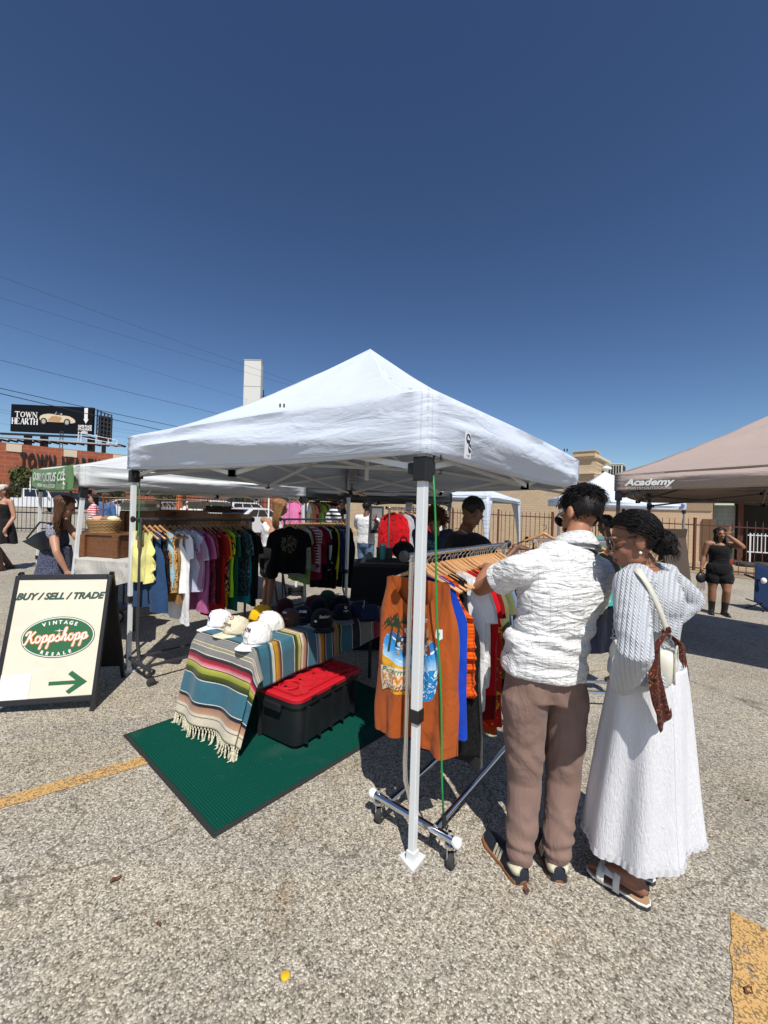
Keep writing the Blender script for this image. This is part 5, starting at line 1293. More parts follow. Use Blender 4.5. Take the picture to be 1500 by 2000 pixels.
for k in range(13):                              # extra empty hangers among the shirts
    hanger(R3['p0'] + R3['d'] * (.36 + k * .062) - V((0, 0, .068)), math.atan2(-U1.y, -U1.x) + rnd.uniform(-.06, .06), False, R3['hl'], R3['hg'], True)

# ================================================================ mat, table, blanket, tote, hats
B_, A_ = gp(420, 1631), gp(247, 1437); C_ = gp(760, 1425)
a1_ = (A_ - B_); a2_ = (C_ - B_); a2_.z = 0; wM = a1_.length; n1 = a1_.normalized(); n2 = V((n1.y, -n1.x, 0)); n2 = n2 if n2.dot(a2_) > 0 else -n2
n2 = (a2_.normalized() * .7 + n2 * .3).normalized(); lM = 1.75
def matm():
    m, t, b = nm('ribbed_green_mat'); tc = N(t, 'UVMap'); s = N(t, 'SeparateXYZ'); L(t, tc.outputs[0], s.inputs[0])
    w_ = mth(t, 'SINE', mth(t, 'MULTIPLY', s.outputs[1], 2 * PI / .0145))
    co = coords(t); n = noi(t, co, 160, 3)
    base = mix(t, n, (.0005, .045, .031), (.002, .085, .06)); base = mix(t, mth(t, 'MULTIPLY', mth(t, 'GREATER_THAN', mth(t, 'MULTIPLY', w_, -1), .3), .55), base, (.001, .03, .02))
    base = mix(t, mth(t, 'MULTIPLY', noi(t, co, 4, 5), .25), base, (.012, .09, .065))
    base = mix(t, mth(t, 'MULTIPLY', mth(t, 'GREATER_THAN', noi(t, co, 26, 5, .7), .66), .3), base, (.09, .10, .075)); base = mix(t, ramp(t, noi(t, co, 2.3, 5, .6, .8), [(.52, (0, 0, 0)), (.75, (.4, .4, .4))]).outputs[0], base, (.05, .10, .075))
    L(t, base, b.inputs['Base Color']); b.inputs['Roughness'].default_value = .95; b.inputs['Specular IOR Level'].default_value = .08
    bump(t, b, w_, .5, .003); bump(t, b, n, .4, .003); return m
e = thing('floor_mat', 'dark green ribbed floor mat with a black edge lying under the hat table', 'mat', B_ + n1 * wM / 2 + n2 * lM / 2)
mb = MB()
def mf(u, v):
    q = B_ + n1 * (wM * u) + n2 * (lM * v); return on(q.x, q.y, .010 + .002 * noise.noise(V((u * 3, v * 4, 0))))
mb.grid(mf, 24, 30, lambda u, v: (wM * u, lM * v)); obj('pile', mb, matm(), e, smooth=True)
mb = MB(); ew = .014
def ring(o, h): return [on(*(B_ + n1 * (wM * u + (o if u else -o)) + n2 * (lM * v + (o if v else -o))).xy, h) for u, v in ((0, 0), (1, 0), (1, 1), (0, 1))]
mb.loft([ring(-.006, .0085), ring(-.006, .0125), ring(.0, .0125), ring(ew, .006), ring(ew + .002, .001)], False); obj('edge_binding', mb, plain('mat_edge', (.012, .016, .014), .8, bs=.3, bsc=200), e)

ZT = .655
def atz(px, py, z):
    d = ray(px, py); t = (CAMH - z) / -d.z; return V((0, 0, CAMH)) + d * t
K1 = atz(497, 1270, ZT); dT = V((.545, .838, 0)).normalized(); wT = V((-dT.y, dT.x, 0)); LT, WT = 1.52, .60
e = thing('folding_table', 'low folding table with dark legs under the striped blanket', 'table', on(*(K1 + dT * LT / 2 + wT * WT / 2).xy))
mb = MB(); c = K1 + dT * LT / 2 + wT * WT / 2; c.z = ZT - .022; mb.box((0, 0, 0), (LT - .02, WT - .02, .035), plane(c, dT, wT)); obj('table_top', mb, M['white_paint'], e, bevel=.005)
for a in (.12, LT - .1):
    for b2 in (.06, WT - .06):
        q = K1 + dT * a + wT * b2; mb = MB(); mb.bar(on(q.x, q.y), V((q.x, q.y, ZT - .03)), .03); obj('leg', mb, M['black_metal'], e)
# striped blanket : s along the length (0 = table end), t across
DE, DF, DB = .56, .265, .16
def stripes(seq):
    tot = sum(w_ for w_, *_ in seq); x = 0; out = []
    for w_, *cs in seq:
        for i, c in enumerate(cs): out.append(((x + w_ * (i / max(1, len(cs) - 1) if len(cs) > 1 else 0)) / tot + (1e-4 if i == 0 else -1e-4 * (len(cs) > 1)), c))
        if len(cs) == 1: out.append(((x + w_) / tot - 1e-4, cs[0]))
        x += w_
    return out, tot
TEAL, WH, BK, NV, CR = '#3d7183', '#e3ded0', '#15161a', '#1d2233', '#e0d4bb'
endseq = [(.06, CR), (.006, '#5c5c58'), (.02, CR), (.05, '#caa083', '#a77d63'), (.022, NV), (.006, WH), (.145, TEAL), (.006, WH), (.04, '#232b16', '#4c5a1c'), (.04, '#8a922a', '#bdbb55'), (.006, BK), (.03, '#e8b3b3', '#c2334c'), (.025, '#b0243e', '#7d1830'), (.022, BK, '#3a3a3e')]
endseq2 = [(.006, WH), (.042, '#8b8a86'), (.004, WH), (.006, '#8b8a86'), (.005, '#b7a13c'), (.006, '#8b8a86'), (.004, WH), (.05, '#8b8a86'), (.007, NV), (.006, WH), (.03, NV, '#2c5364'), (.085, TEAL)]
topseq = [(.02, NV, '#2d6f94'), (.025, '#b9c9bd', '#e3d9b8'), (.006, BK), (.035, '#cf9d1f', '#b88322'), (.022, '#8c5a30', NV), (.006, WH), (.125, TEAL), (.006, WH), (.03, '#1b2114', '#4f5c1d'), (.025, '#9aa03a', '#d6cf8a'), (.006, '#5b4a2c'), (.018, CR), (.03, '#cba185', '#946b55'), (.015, NV), (.006, WH), (.085, TEAL)]
topseq2 = [(.006, WH), (.02, '#2f6488', '#9fc0c6'), (.018, '#e3d7ae'), (.038, '#d3a122', '#b27d22'), (.018, '#7d4a2a', NV), (.006, WH), (.08, TEAL), (.006, WH), (.014, NV), (.05, '#b58f78', '#8f6a57'), (.03, '#b3ac45', '#4f5c1d'), (.02, '#1b2114'), (.006, WH), (.13, TEAL), (.006, WH), (.02, NV), (.05, '#c99b21', '#a87a22'), (.03, '#a7b8ae', NV)]
topseq3 = [(.006, WH), (.2, '#8b8a86'), (.006, WH), (.03, '#8b8a86'), (.08, '#7d1830', '#c2334c'), (.2, TEAL), (.1, '#8a922a', '#232b16'), (.1, TEAL)]
def serape():
    m, t, b = nm('serape_weave'); uv = N(t, 'UVMap'); s = N(t, 'SeparateXYZ'); L(t, uv.outputs[0], s.inputs[0]); u = s.outputs[0]
    co = coords(t); u = mth(t, 'ADD', u, mth(t, 'MULTIPLY', mth(t, 'SUBTRACT', noi(t, co, 30, 3), .5), .004))
    pos = 0; base = None
    for q in (endseq, endseq2, topseq, topseq2, topseq3):
        st, tot = stripes(q); mr = N(t, 'MapRange'); mr.inputs[1].default_value = pos; mr.inputs[2].default_value = pos + tot; L(t, u, mr.inputs[0])
        r = ramp(t, mr.outputs[0], st[:32]).outputs[0]
        base = r if base is None else mix(t, mth(t, 'GREATER_THAN', u, pos), base, r)
        pos += tot
    base = mix(t, mth(t, 'MULTIPLY', noi(t, coords(t, 'UV', (300, 40, 1)), 1, 3), .45), base, (.02, .02, .02), 'MIX')
    base = mix(t, .35, base, ramp(t, noi(t, co, 14, 5), [(.3, (.75, .75, .75)), (.7, (1.2, 1.2, 1.2))]).outputs[0], 'MULTIPLY')
    L(t, base, b.inputs['Base Color']); b.inputs['Roughness'].default_value = .95; b.inputs['Sheen Weight'].default_value = .15; b.inputs['Specular IOR Level'].default_value = .1
    bump(t, b, noi(t, coords(t, 'UV', (420, 160, 1)), 1, 2), .5, .002); bump(t, b, noi(t, co, 5, 4), .3, .03); return m
endseq, endseq2 = ([(q[0] * .88, *q[1:]) for q in z] for z in (endseq, endseq2))
endlen = sum(w_ for w_, *_ in endseq) + sum(w_ for w_, *_ in endseq2[:-2])     # fringe to the table end
DE = endlen
def wv_e(t, a): return .022 * sin(t * 17 + 1.2) * sm(a * 3) + .03 * noise.noise(V((t * 4, a * 2, 2))) * sm(a * 3)
def bl_pt(s, t):
    """s<0 hangs at the near end; t<0 hangs on the camera side, t>WT at the back"""
    a = max(0, -s); b2 = max(0, -t); c2 = max(0, t - WT)
    ss, tt = max(0, s), min(max(t, 0), WT)
    p = K1 + dT * ss + wT * tt; z = ZT + .006 + .003 * noise.noise(V((s * 6, t * 6, 0)))
    if a > 0 or b2 > 0 or c2 > 0:
        out = V(); drop = 0
        if a: 
            out += -dT * (.02 * sm(a * 12) + .26 * a + wv_e(t, a))
        if b2: 
            wv = .01 * sin(s * 13) * sm(b2 * 6) + .012 * noise.noise(V((s * 7, b2 * 5, 5)))
            out += -wT * (.018 * sm(b2 * 12) + .06 * b2 + wv)
        if c2: out += wT * (.02 * sm(c2 * 12) + .1 * c2 + .02 * sin(s * 12) * c2)
        if a and (b2 or c2):
            dl = (b2 or c2); q = min(1, a * 3)
            drop = math.sqrt(a * a + dl * dl * .5)
            side = -wT if b2 else wT
            out = -dT * (.02 * sm(a * 12) + .26 * a + wv_e(0 if b2 else WT, a) * (1 - dl * 2) - .10 * dl * q) + side * (.018 + .30 * dl * (1 - .5 * q) + .022 * sin(dl * 26) * q)
        else: drop = a + b2 + c2
        r_ = .02; z -= max(0, drop - r_ * .45)
        p = p + out
    return V((p.x, p.y, max(z, gz(p.x) + .03)))
e = thing('striped_blanket', 'multicoloured striped wool blanket with white fringe draped over the hat table', 'blanket', on(*(K1 + dT * .2).xy))
mb = MB(); s0, s1, t0, t1 = -DE, LT + .02, -DF, WT + DB
mb.grid(lambda u, v: bl_pt(lerp(s0, s1, v), lerp(t0, t1, u)), 64, 150, lambda u, v: (lerp(s0, s1, v) + DE, u))
obj('weave', mb, serape(), e, smooth=True, solid=.004)
fm = cloth('fringe_wool', '#d8d0b4', wr=.2, weave=.5); mb = MB(); rf = random.Random(9); nF = 44
for i in range(nF):
    t = lerp(t0 + .005, t1 - .005, (i + .5) / nF); q = bl_pt(-DE, t); q2 = bl_pt(-DE + .02, t); d = (q - q2).normalized(); dn2 = lerp(d, V((0, 0, -1)), .7).normalized()
    nb = bl_pt(-DE, lerp(t0 + .005, t1 - .005, (i + 1.5) / nF)) if i < nF - 1 else q
    kx = lerp(q, nb, .5) + dn2 * .028; sw_ = V((rf.uniform(-.02, .02), rf.uniform(-.02, .02), 0)); ln = rf.uniform(.06, .125)
    for src in (q, nb): mb.tube([src, lerp(src, kx, .6), kx], .0022, 5)
    mb.ell(kx, (.006, .006, .008), None, 6, 4)
    for k in range(3):
        o_ = V((rf.uniform(-.006, .006), rf.uniform(-.006, .006), 0)); pts = [kx]
        for j in range(1, 5): pts.append(kx + dn2 * (ln * j / 4) + (sw_ + o_ * 2) * (j / 4) + V((rf.uniform(-.003, .003), rf.uniform(-.003, .003), 0)))
        for p in pts: p.z = max(p.z, gz(p.x) + .017)
        mb.tube(pts, [.0027, .0033, .0028, .003, .0014], 5)
obj('fringe', mb, fm, e, smooth=True)
# tote with red lid
kN, kR, kL = gp(578, 1479), gp(702, 1397), gp(503, 1443)
dx_ = (kR - kN); dx_.z = 0; Lx = max(.66, dx_.length); dx_.normalize(); dy_ = V((-dx_.y, dx_.x, 0)); Ly = .42; hB = .335
e = thing('storage_tote', 'black plastic storage tote with a red ribbed lid on the green mat', 'storage box', on(*(kN + dx_ * Lx / 2 + dy_ * Ly / 2).xy, .01))
def rr(x0, x1, y0, y1, r, z, n=6):
    pts = []
    for cx, cy, a0 in ((x1 - r, y1 - r, 0), (x0 + r, y1 - r, 90), (x0 + r, y0 + r, 180), (x1 - r, y0 + r, 270)):
        for i in range(n + 1): a = rad(a0 + 90 * i / n); pts.append(kN + dx_ * (cx + r * cos(a)) + dy_ * (cy + r * sin(a)) + V((0, 0, gz(kN.x) * 0 + z)))
    return pts
zg = gz(kN.x) + .012
tp = plain('tote_black', (.012, .014, .016), .42, bs=.12, bsc=40, var=.5); tr2 = plain('tote_red', (.50, .012, .022), .38, bs=.08, bsc=120)
mb = MB(); t_ = .022
mb.loft([rr(t_ + .01, Lx - t_ - .01, t_ + .01, Ly - t_ - .01, .05, zg), rr(t_, Lx - t_, t_, Ly - t_, .055, zg + .012), rr(.006, Lx - .006, .006, Ly - .006, .06, zg + hB - .07), rr(-.008, Lx + .008, -.008, Ly + .008, .065, zg + hB - .065), rr(-.008, Lx + .008, -.008, Ly + .008, .065, zg + hB - .03)])
for i in range(5):
    x = .09 + i * (Lx - .18) / 4
    for y, s in ((0, -1), (Ly, 1)): mb.bar(kN + dx_ * x + dy_ * (y - s * .012) + V((0, 0, zg + .02)), kN + dx_ * x + dy_ * (y + s * .004) + V((0, 0, zg + hB - .07)), .05, .012, dx_)
obj('body', mb, tp, e, smooth=35)
for x in (.0 - .012, Lx + .012):
    mb = MB(); mb.bar(kN + dx_ * x + dy_ * (Ly * .32) + V((0, 0, zg + hB - .085)), kN + dx_ * x + dy_ * (Ly * .68) + V((0, 0, zg + hB - .085)), .03, .05); obj('handle', mb, tp, e, bevel=.006)
mb = MB(); zl = zg + hB - .032
mb.loft([rr(-.012, Lx + .012, -.012, Ly + .012, .07, zl), rr(-.014, Lx + .014, -.014, Ly + .014, .07, zl + .022), rr(-.004, Lx + .004, -.004, Ly + .004, .065, zl + .03), rr(.02, Lx - .02, .02, Ly - .02, .05, zl + .03), rr(.03, Lx - .03, .03, Ly - .03, .05, zl + .020)])
def lp(x, y, z): return kN + dx_ * x + dy_ * y + V((0, 0, zl + z))
for k in range(-1, 4):
    x0_ = .10 + k * .14
    for (xa, ya, xb, yb) in ((x0_, .07, x0_ + .28, Ly - .07), (x0_ + .28, .07, x0_, Ly - .07)):
        pa, pb = V((xa, ya, 0)), V((xb, yb, 0)); dd = pb - pa
        f0 = 0 if dd.x == 0 else max(0, min(1, ((.06 if dd.x > 0 else Lx - .06) - xa) / dd.x)); f1 = max(0, min(1, ((Lx - .06 if dd.x > 0 else .06) - xa) / dd.x)) if dd.x else 1
        if f1 - f0 > .1: qa, qb = pa + dd * f0, pa + dd * f1; mb.bar(lp(qa.x, qa.y, .024), lp(qb.x, qb.y, .024), .02, .016 + .0006 * k)
for y in (.055, Ly - .055): mb.bar(lp(.05, y, .025), lp(Lx - .05, y, .025), .022, .017)
for x in (.05, Lx - .05): mb.bar(lp(x, .05, .0255), lp(x, Ly - .05, .0255), .022, .018)
mb.tube([lp(Lx * .2 + .07 * cos(a), Ly * .5 + .07 * sin(a), .03) for a in [i * PI / 10 for i in range(21)]], .007, 6)
for x in (.1, Lx - .1):
    for y in (.03, Ly - .03): mb.box((x, y, .03), (.06, .03, .02), plane(lp(0, 0, 0), dx_, dy_))
obj('lid', mb, tr2, e, smooth=35)
for x in (.14, Lx * .5, Lx - .14):
    mb = MB(); mb.box((x, -.0155, .008), (.05, .006, .012), plane(lp(0, 0, 0), dx_, dy_)); obj('lid_slot', mb, M['black_plastic'], e)

# ---- baseball caps
def capobj(px, py, yaw, c, label, marks=(), brim=None, s=1.0, pitch=0, floppy=0, tagm=False, z=ZT + .008):
    P = atz(px, py, z); e = thing('baseball_cap', label, 'cap', P, yaw, 'caps on the blanket')
    Rm = Matrix.Rotation(pitch, 4, 'X')
    rx, ry, hz = .082 * s, .098 * s, .122 * s
    def cp(a, v):               # a=0 is the front (local -y)
        ph = v * PI / 2; r = cos(ph) ** .62
        f = .012 * cos(a) * sin(ph * 2)                          # higher at the front
        dent = 1 + floppy * noise.noise(V((a, v * 2, px)))
        x = rx * r * sin(a) * dent; y = -ry * r * cos(a) * dent
        return Rm @ V((x, y, hz * sin(ph) ** .95 * (1 - .10 * floppy) + f + .004))
    mat = cloth('cap_cloth', c, wr=.45, wsc=22, weave=.5)
    mb = MB(); n, m = 36, 12
    def cpf(u, v):
        a = u * 2 * PI; q = cp(a, v); seam = abs(((a / (PI / 3)) % 1) - .5) * 2
        return q - V((q.x, q.y, 0)) * (.018 * max(0, seam - .86) / .14)
    mb.grid(cpf, n, m); obj('crown', mb, mat, e, world=False, smooth=True, solid=.003)
    mb = MB()
    def bf2(u, v):
        a = lerp(-rad(66), rad(66), u); q = Rm.inverted() @ cp(a, 0.0); ext = .078 * s * (cos(a * 1.22) ** .6 if cos(a * 1.22) > 0 else 0)
        return Rm @ V((q.x * (1 + .10 * v), q.y - ext * v, .006 - .014 * v - .55 * (q.x ** 2) * 4 * (v * .6 + .4)))
    mb.grid(bf2, 20, 6); bm = mat if brim is None else cloth('brim_cloth', brim, wr=.2, weave=.5)
    obj('brim', mb, bm, e, world=False, smooth=True, solid=.004)
    mb = MB(); mb.ell(cp(0, 1.0), (.009, .009, .006)); obj('button', mb, mat, e, world=False, smooth=True)
    for a in range(6):
        q = cp(PI / 6 + a * PI / 3, .66); mb = MB(); mb.ell(q, (.004, .004, .004), None, 8, 5); obj('eyelet', mb, mat, e, world=False)
    for (txt, size, a0, v0, cc, bold) in marks:          # lettering wrapped round the front
        mm = plain('embroidery', cc, .7)
        def wrap(x, y, o=.004):
            a = a0 + x / rx * .95; v = v0 + y / hz * .75; q = cp(a, v); nrm = V((q.x, q.y, .03)).normalized(); return q + nrm * o
        if txt == 'OVAL':
            mb = MB(); k = 16; mb.add([wrap(0, 0, .0055)] + [wrap(size * cos(t), size * .5 * sin(t), .005) for t in [2 * PI * i / k for i in range(k)]], [(0, 1 + i, 1 + (i + 1) % k) for i in range(k)]); obj('emblem', mb, mm, e, world=False)
        elif txt == 'RING':
            mb = MB(); mb.tube([wrap(size * cos(t), size * sin(t), .005) for t in [2 * PI * i / 20 for i in range(21)]], .0022, 5); obj('emblem', mb, mm, e, world=False)
        else:
            me = textmesh(txt, size, bold=bold, align='CENTER', extr=0)
            for vv in me.vertices: vv.co = wrap(vv.co.x, vv.co.y, .0065)
            me.update(); obj('lettering', me, mm, e)
    if tagm:
        mb = MB(); q = cp(-.7, .5); mb.tube([q, q + V((-.01, -.02, -.03))], .0012, 4); mb.prism([(-.014, -.06), (.014, -.06), (.014, -.015), (0, 0), (-.014, -.015)], .001, plane(q + V((-.01, -.022, .055)), (.9, .4, 0), (0, 0, 1))); obj('price_tag', mb, M['sign_white'], e, world=False)
    return e
W_, BLK = '#e9e9e6', (.02, .018, .02)
capobj(430, 1222, rad(-42), '#eceef2', 'white cap with a small blue oval emblem at the table corner', [('OVAL', .022, 0, .30, (.015, .03, .12), 0), ('TEXAS', .016, 0, .62, (.45, .2, .15), .0003), ('Ford', .014, 0, .245, (.7, .7, .72), .0003)], floppy=.12)
capobj(462, 1237, rad(-44), '#d9cfb4', 'cream cap with dark lettering and a red ring between the two white caps', [('BIG', .024, -.35, .62, BLK, .0008), ('RING', .016, .42, .66, (.3, .03, .04), 0), ('CHAMPIONS', .02, 0, .28, BLK, .0006)], pitch=rad(-6), floppy=.08)
capobj(504, 1253, rad(-24), W_, 'white cap with maroon initials, nearest of all the caps', [('ATM', .034, -.15, .38, (.05, .012, .02), .001), ('TEXAS', .012, -.15, .16, BLK, .0004)], s=1.1, floppy=.08)
capobj(507, 1212, rad(150), '#f0b010', 'golden yellow cap turned backwards behind the white ones', [], pitch=rad(12), floppy=.1)
capobj(528, 1229, rad(-62), '#e9e7df', 'off white cap with small dark lettering behind the nearest cap', [('FAYETTEVILLE', .013, 0, .62, BLK, .0003), ('RING', .010, 0, .38, (.3, .03, .04), 0)], s=1.08, pitch=rad(-4))
capobj(567, 1219, rad(-18), '#4a3b31', 'brown cap with a bright red and white emblem', [('OVAL', .022, -.1, .55, (.62, .04, .02), 0), ('STAR', .02, -.1, .5, (.8, .75, .7), .001), ('OKLAHOMA', .017, -.1, .24, (.6, .05, .02), .0006)], floppy=.06)
capobj(556, 1196, rad(20), '#3a1018', 'dark maroon cap behind the brown one', [])
capobj(592, 1213, rad(8), '#0f1526', 'navy cap with white block letters', [('STARS', .026, 0, .40, (.7, .72, .74), .001), ('DALLAS', .012, 0, .18, (.25, .03, .05), .0003)])
capobj(612, 1190, rad(160), '#4d0f18', 'wine red cap behind the navy lettered one', [], floppy=.1)
capobj(628, 1222, rad(18), '#0e0f13', 'black cap with big grey lettering in front', [('Steelers', .030, .1, .34, (.36, .34, .29), .0012), ('OVAL', .014, -.75, .22, (.6, .6, .58), 0)], s=1.08)
capobj(640, 1182, rad(200), '#123a26', 'dark green cap, highest and farthest back', [], s=1.1)
capobj(622, 1196, rad(170), '#0c0d10', 'plain black cap in the middle of the back row', [])
capobj(668, 1208, rad(22), '#0c0f18', 'black cap with a white letter emblem and grey brim', [('D', .036, .1, .48, (.72, .72, .74), .001), ('~o~', .03, .1, .32, (.6, .6, .62), .0006)], brim='#6d6e74')
capobj(662, 1190, rad(120), '#0b0c12', 'small plain black cap behind the letter emblem cap', [])
capobj(701, 1203, rad(60), '#131a33', 'navy cap with a white swing tag at the far end of the table', [], tagm=True, s=1.08)
capobj(722, 1207, rad(95), '#1a2340', 'blue cap at the very end of the table beside the tagged one', [], s=.9)
mb = MB(); q = atz(605, 1219, ZT + .012); mb.prism([(-.02, -.012), (.022, -.014), (.02, .012), (-.02, .01)], .001, plane(q, dT, wT)); tag(obj('paper_label', mb, M['sign_white']), 'small white paper label lying on the blanket before the black cap', 'label')
# ---- guy cords clipped to two tent legs
cm = plain('cord_green', (.012, .26, .055), .5)
for (pa, pb, Ya, Yb_, lab) in (((846, 925), (867, 1590), 1.90, 1.865, 'green elastic cord hanging beside the front tent leg'), ((272, 940), (268, 1260), 3.72, 3.66, 'green elastic cord hanging beside the left tent leg')):
    a, b2 = at(*pa, Ya), at(*pb, Yb_); e = thing('elastic_cord', lab, 'cord', (b2.x, b2.y, gz(b2.x)))
    mb = MB(); mb.tube([lerp(a, b2, i / 12) + V((.004 * sin(i), 0, 0)) for i in range(13)], .0048, 8); obj('cord', mb, cm, e, smooth=True)
    mb = MB(); mb.tube([a + V((0, 0, .0)), a + V((0, 0, .05))], [.012, .009], 8); mb.tube([a + V((0, 0, .05))] + [a + V((.018 - .018 * cos(t), 0, .07 + .022 * sin(t))) for t in [i * .5 for i in range(8)]], .005, 6); obj('hook', mb, M['black_plastic'], e)
    mb = MB(); mb.tube([b2, b2 + V((.004, 0, -.05))], [.009, .012], 8); mb.tube([b2 + V((.004, 0, -.05)), b2 + V((.014, .01, -.08)), b2 + V((.024, .015, -.06))], .004, 6); obj('end_hook', mb, M['black_plastic'], e)
# ================================================================ people
def skinmat(name, c, rough=.5):
    m, t, b = nm(name); co = coords(t); c = col(c)
    n = noi(t, co, 14, 4)
    L(t, mix(t, n, [x * f for x, f in zip(c, (.88, .84, .82))], [min(1, x * f) for x, f in zip(c, (1.1, 1.06, 1.05))]), b.inputs['Base Color'])
    b.inputs['Roughness'].default_value = rough; b.inputs['Subsurface Weight'].default_value = .06; b.inputs['Subsurface Radius'].default_value = (.02, .008, .004)
    b.inputs['Specular IOR Level'].default_value = .4; bump(t, b, noi(t, co, 260, 3), .15, .002); bump(t, b, noi(t, co, 40, 3), .06, .01); return m
def hairmat(name, c, rough=.42):
    m, t, b = nm(name); co = coords(t); c = col(c)
    n = noi(t, coords(t, 'Object', (1, 1, .4)), 60, 4, .6, .5)
    L(t, mix(t, n, [x * .55 for x in c], [min(1, x * 1.6) for x in c]), b.inputs['Base Color']); b.inputs['Roughness'].default_value = rough
    b.inputs['Specular IOR Level'].default_value = .28; bump(t, b, noi(t, co, 180, 3), .4, .003); return m
def stand(base, yaw, H, wide=1.0, stance=.09, woman=False):
    f = V((-sin(yaw), cos(yaw), 0)); r = V((cos(yaw), sin(yaw), 0)); b = V(base); sw_ = (.100 if woman else .112) * H * wide
    def p(x, y, z): return b + r * (x * H) + f * (y * H) + V((0, 0, z * H))
    J = dict(f=f, r=r, H=H, pel=p(0, 0, .53), chest=p(0, .005, .72), neck=p(0, -.01, .842), head=p(0, .012, .932), headR=(yaw, 0, 0), woman=woman)
    for s, n in ((-1, 'L'), (1, 'R')):
        J['hip' + n] = p(s * .052, 0, .51); J['knee' + n] = p(s * stance * .62, .015, .285); J['ank' + n] = p(s * stance * .6, -.01, .045); J['toe' + n] = p(s * stance * .75, .105, .018)
        J['sh' + n] = b + r * (s * sw_) + f * (-.005 * H) + V((0, 0, .81 * H)); J['el' + n] = J['sh' + n] + r * (s * .03 * H) + f * (-.01 * H) - V((0, 0, .18 * H)); J['wr' + n] = J['el' + n] + r * (s * .005 * H) + f * (.035 * H) - V((0, 0, .145 * H))
    return J
def torso(mb, J, infl=0, t0=-.12, t1=1.0, n=20, k=1.0, steps=14, rx=None):
    st = [(-.14, .15, .11), (0, .165, .118), (.3, .148, .108), (.5, .155, .115), (.72, .17, .12), (.9, .15, .095), (1.0, .062, .06)] if not J['woman'] else [(-.14, .155, .115), (0, .168, .122), (.32, .122, .095), (.5, .13, .102), (.72, .145, .122), (.9, .13, .088), (1.0, .05, .05)]
    if rx: st = [(a, b * rx, c * rx) for a, b, c in st]
    rings = []; sc = J['H'] / 1.74 * k
    for i in range(steps + 1):
        t = lerp(t0, t1, i / steps)
        j = 0
        while j < len(st) - 2 and t > st[j + 1][0]: j += 1
        q = sm((t - st[j][0]) / (st[j + 1][0] - st[j][0])); a, b = lerp(st[j][1], st[j + 1][1], q) * sc + infl, lerp(st[j][2], st[j + 1][2], q) * sc + infl
        c = lerp(J['pel'], J['chest'], t / .65) if t < .65 else lerp(J['chest'], J['neck'], (t - .65) / .35)
        rr_ = lerp((J['hipR'] - J['hipL']).normalized(), (J['shR'] - J['shL']).normalized(), max(0, min(1, t))).normalized()
        up = ((J['chest'] - J['pel']) if t < .65 else (J['neck'] - J['chest'])).normalized(); rr_ = (rr_ - up * rr_.dot(up)).normalized(); ff = up.cross(rr_)
        ring = []
        for m in range(n):
            th = 2 * PI * m / n; cx, cy = cos(th), sin(th)
            ring.append(c + rr_ * (a * math.copysign(abs(cx) ** .85, cx)) + ff * (b * math.copysign(abs(cy) ** .9, cy)))
        rings.append(ring)
    mb.loft(rings)
def limb(mb, pts, rs, n=14):
    """tapered limb through the joints, rounded at both ends"""
    P, Rr = [], []
    for i in range(len(pts) - 1):
        m = 5
        for j in range(m): P.append(lerp(V(pts[i]), V(pts[i + 1]), j / m)); Rr.append(lerp(rs[i], rs[i + 1], sm(j / m)))
    P.append(V(pts[-1])); Rr.append(rs[-1])
    d0, d1 = (P[0] - P[1]).normalized(), (P[-1] - P[-2]).normalized()
    P = [P[0] + d0 * Rr[0] * .95, P[0] + d0 * Rr[0] * .6] + P + [P[-1] + d1 * Rr[-1] * .6, P[-1] + d1 * Rr[-1] * .95]; Rr = [Rr[0] * .25, Rr[0] * .8] + Rr + [Rr[-1] * .8, Rr[-1] * .25]
    mb.tube(P, Rr, n)
def hand(mb, w_, d, pn, td, curl=.5, s=1.0, spread=.0):
    d = d.normalized(); td = (td - d * td.dot(d)).normalized(); pn = (pn - d * pn.dot(d) - td * pn.dot(td)).normalized()
    R = Matrix((td, d, pn)).transposed(); mb.ell(w_ + d * .045 * s, (.040 * s, .055 * s, .015 * s), R, 14, 8); mb.cap(w_ - d * .02 * s, w_ + d * .03 * s, .025 * s, .026 * s)
    for k, (o, ln) in enumerate(((.029, .070), (.010, .079), (-.010, .073), (-.029, .057))):
        p = w_ + d * (.088 - abs(o) * .25) * s + td * o * s; dd = (d + td * o * spread * 20).normalized(); ax = dd.cross(pn).normalized()
        a = curl * (.9 + .12 * k)
        for seg, fr_ in enumerate((.45, .32, .27)):
            dd = Matrix.Rotation(a * (.7, 1.0, .8)[seg], 3, ax) @ dd; q = p + dd * (ln * fr_ * s); mb.cap(p, q, (.0095 - .0012 * seg) * s, (.0085 - .0012 * seg) * s, 10); p = q
    p = w_ + d * .022 * s + td * .030 * s; dd = (d * .62 + td * .62 + pn * .35).normalized()
    for seg, ln in enumerate((.042, .032)):
        q = p + dd * ln * s; mb.cap(p, q, (.0125 - .002 * seg) * s, (.0105 - .002 * seg) * s, 10); p = q; dd = (dd + pn * .25 + d * .25 - td * .15).normalized()
def Rhead(yaw, pitch=0, roll=0):
    return (Matrix.Rotation(yaw, 3, 'Z') @ Matrix.Rotation(-pitch, 3, 'X') @ Matrix.Rotation(roll, 3, 'Y'))
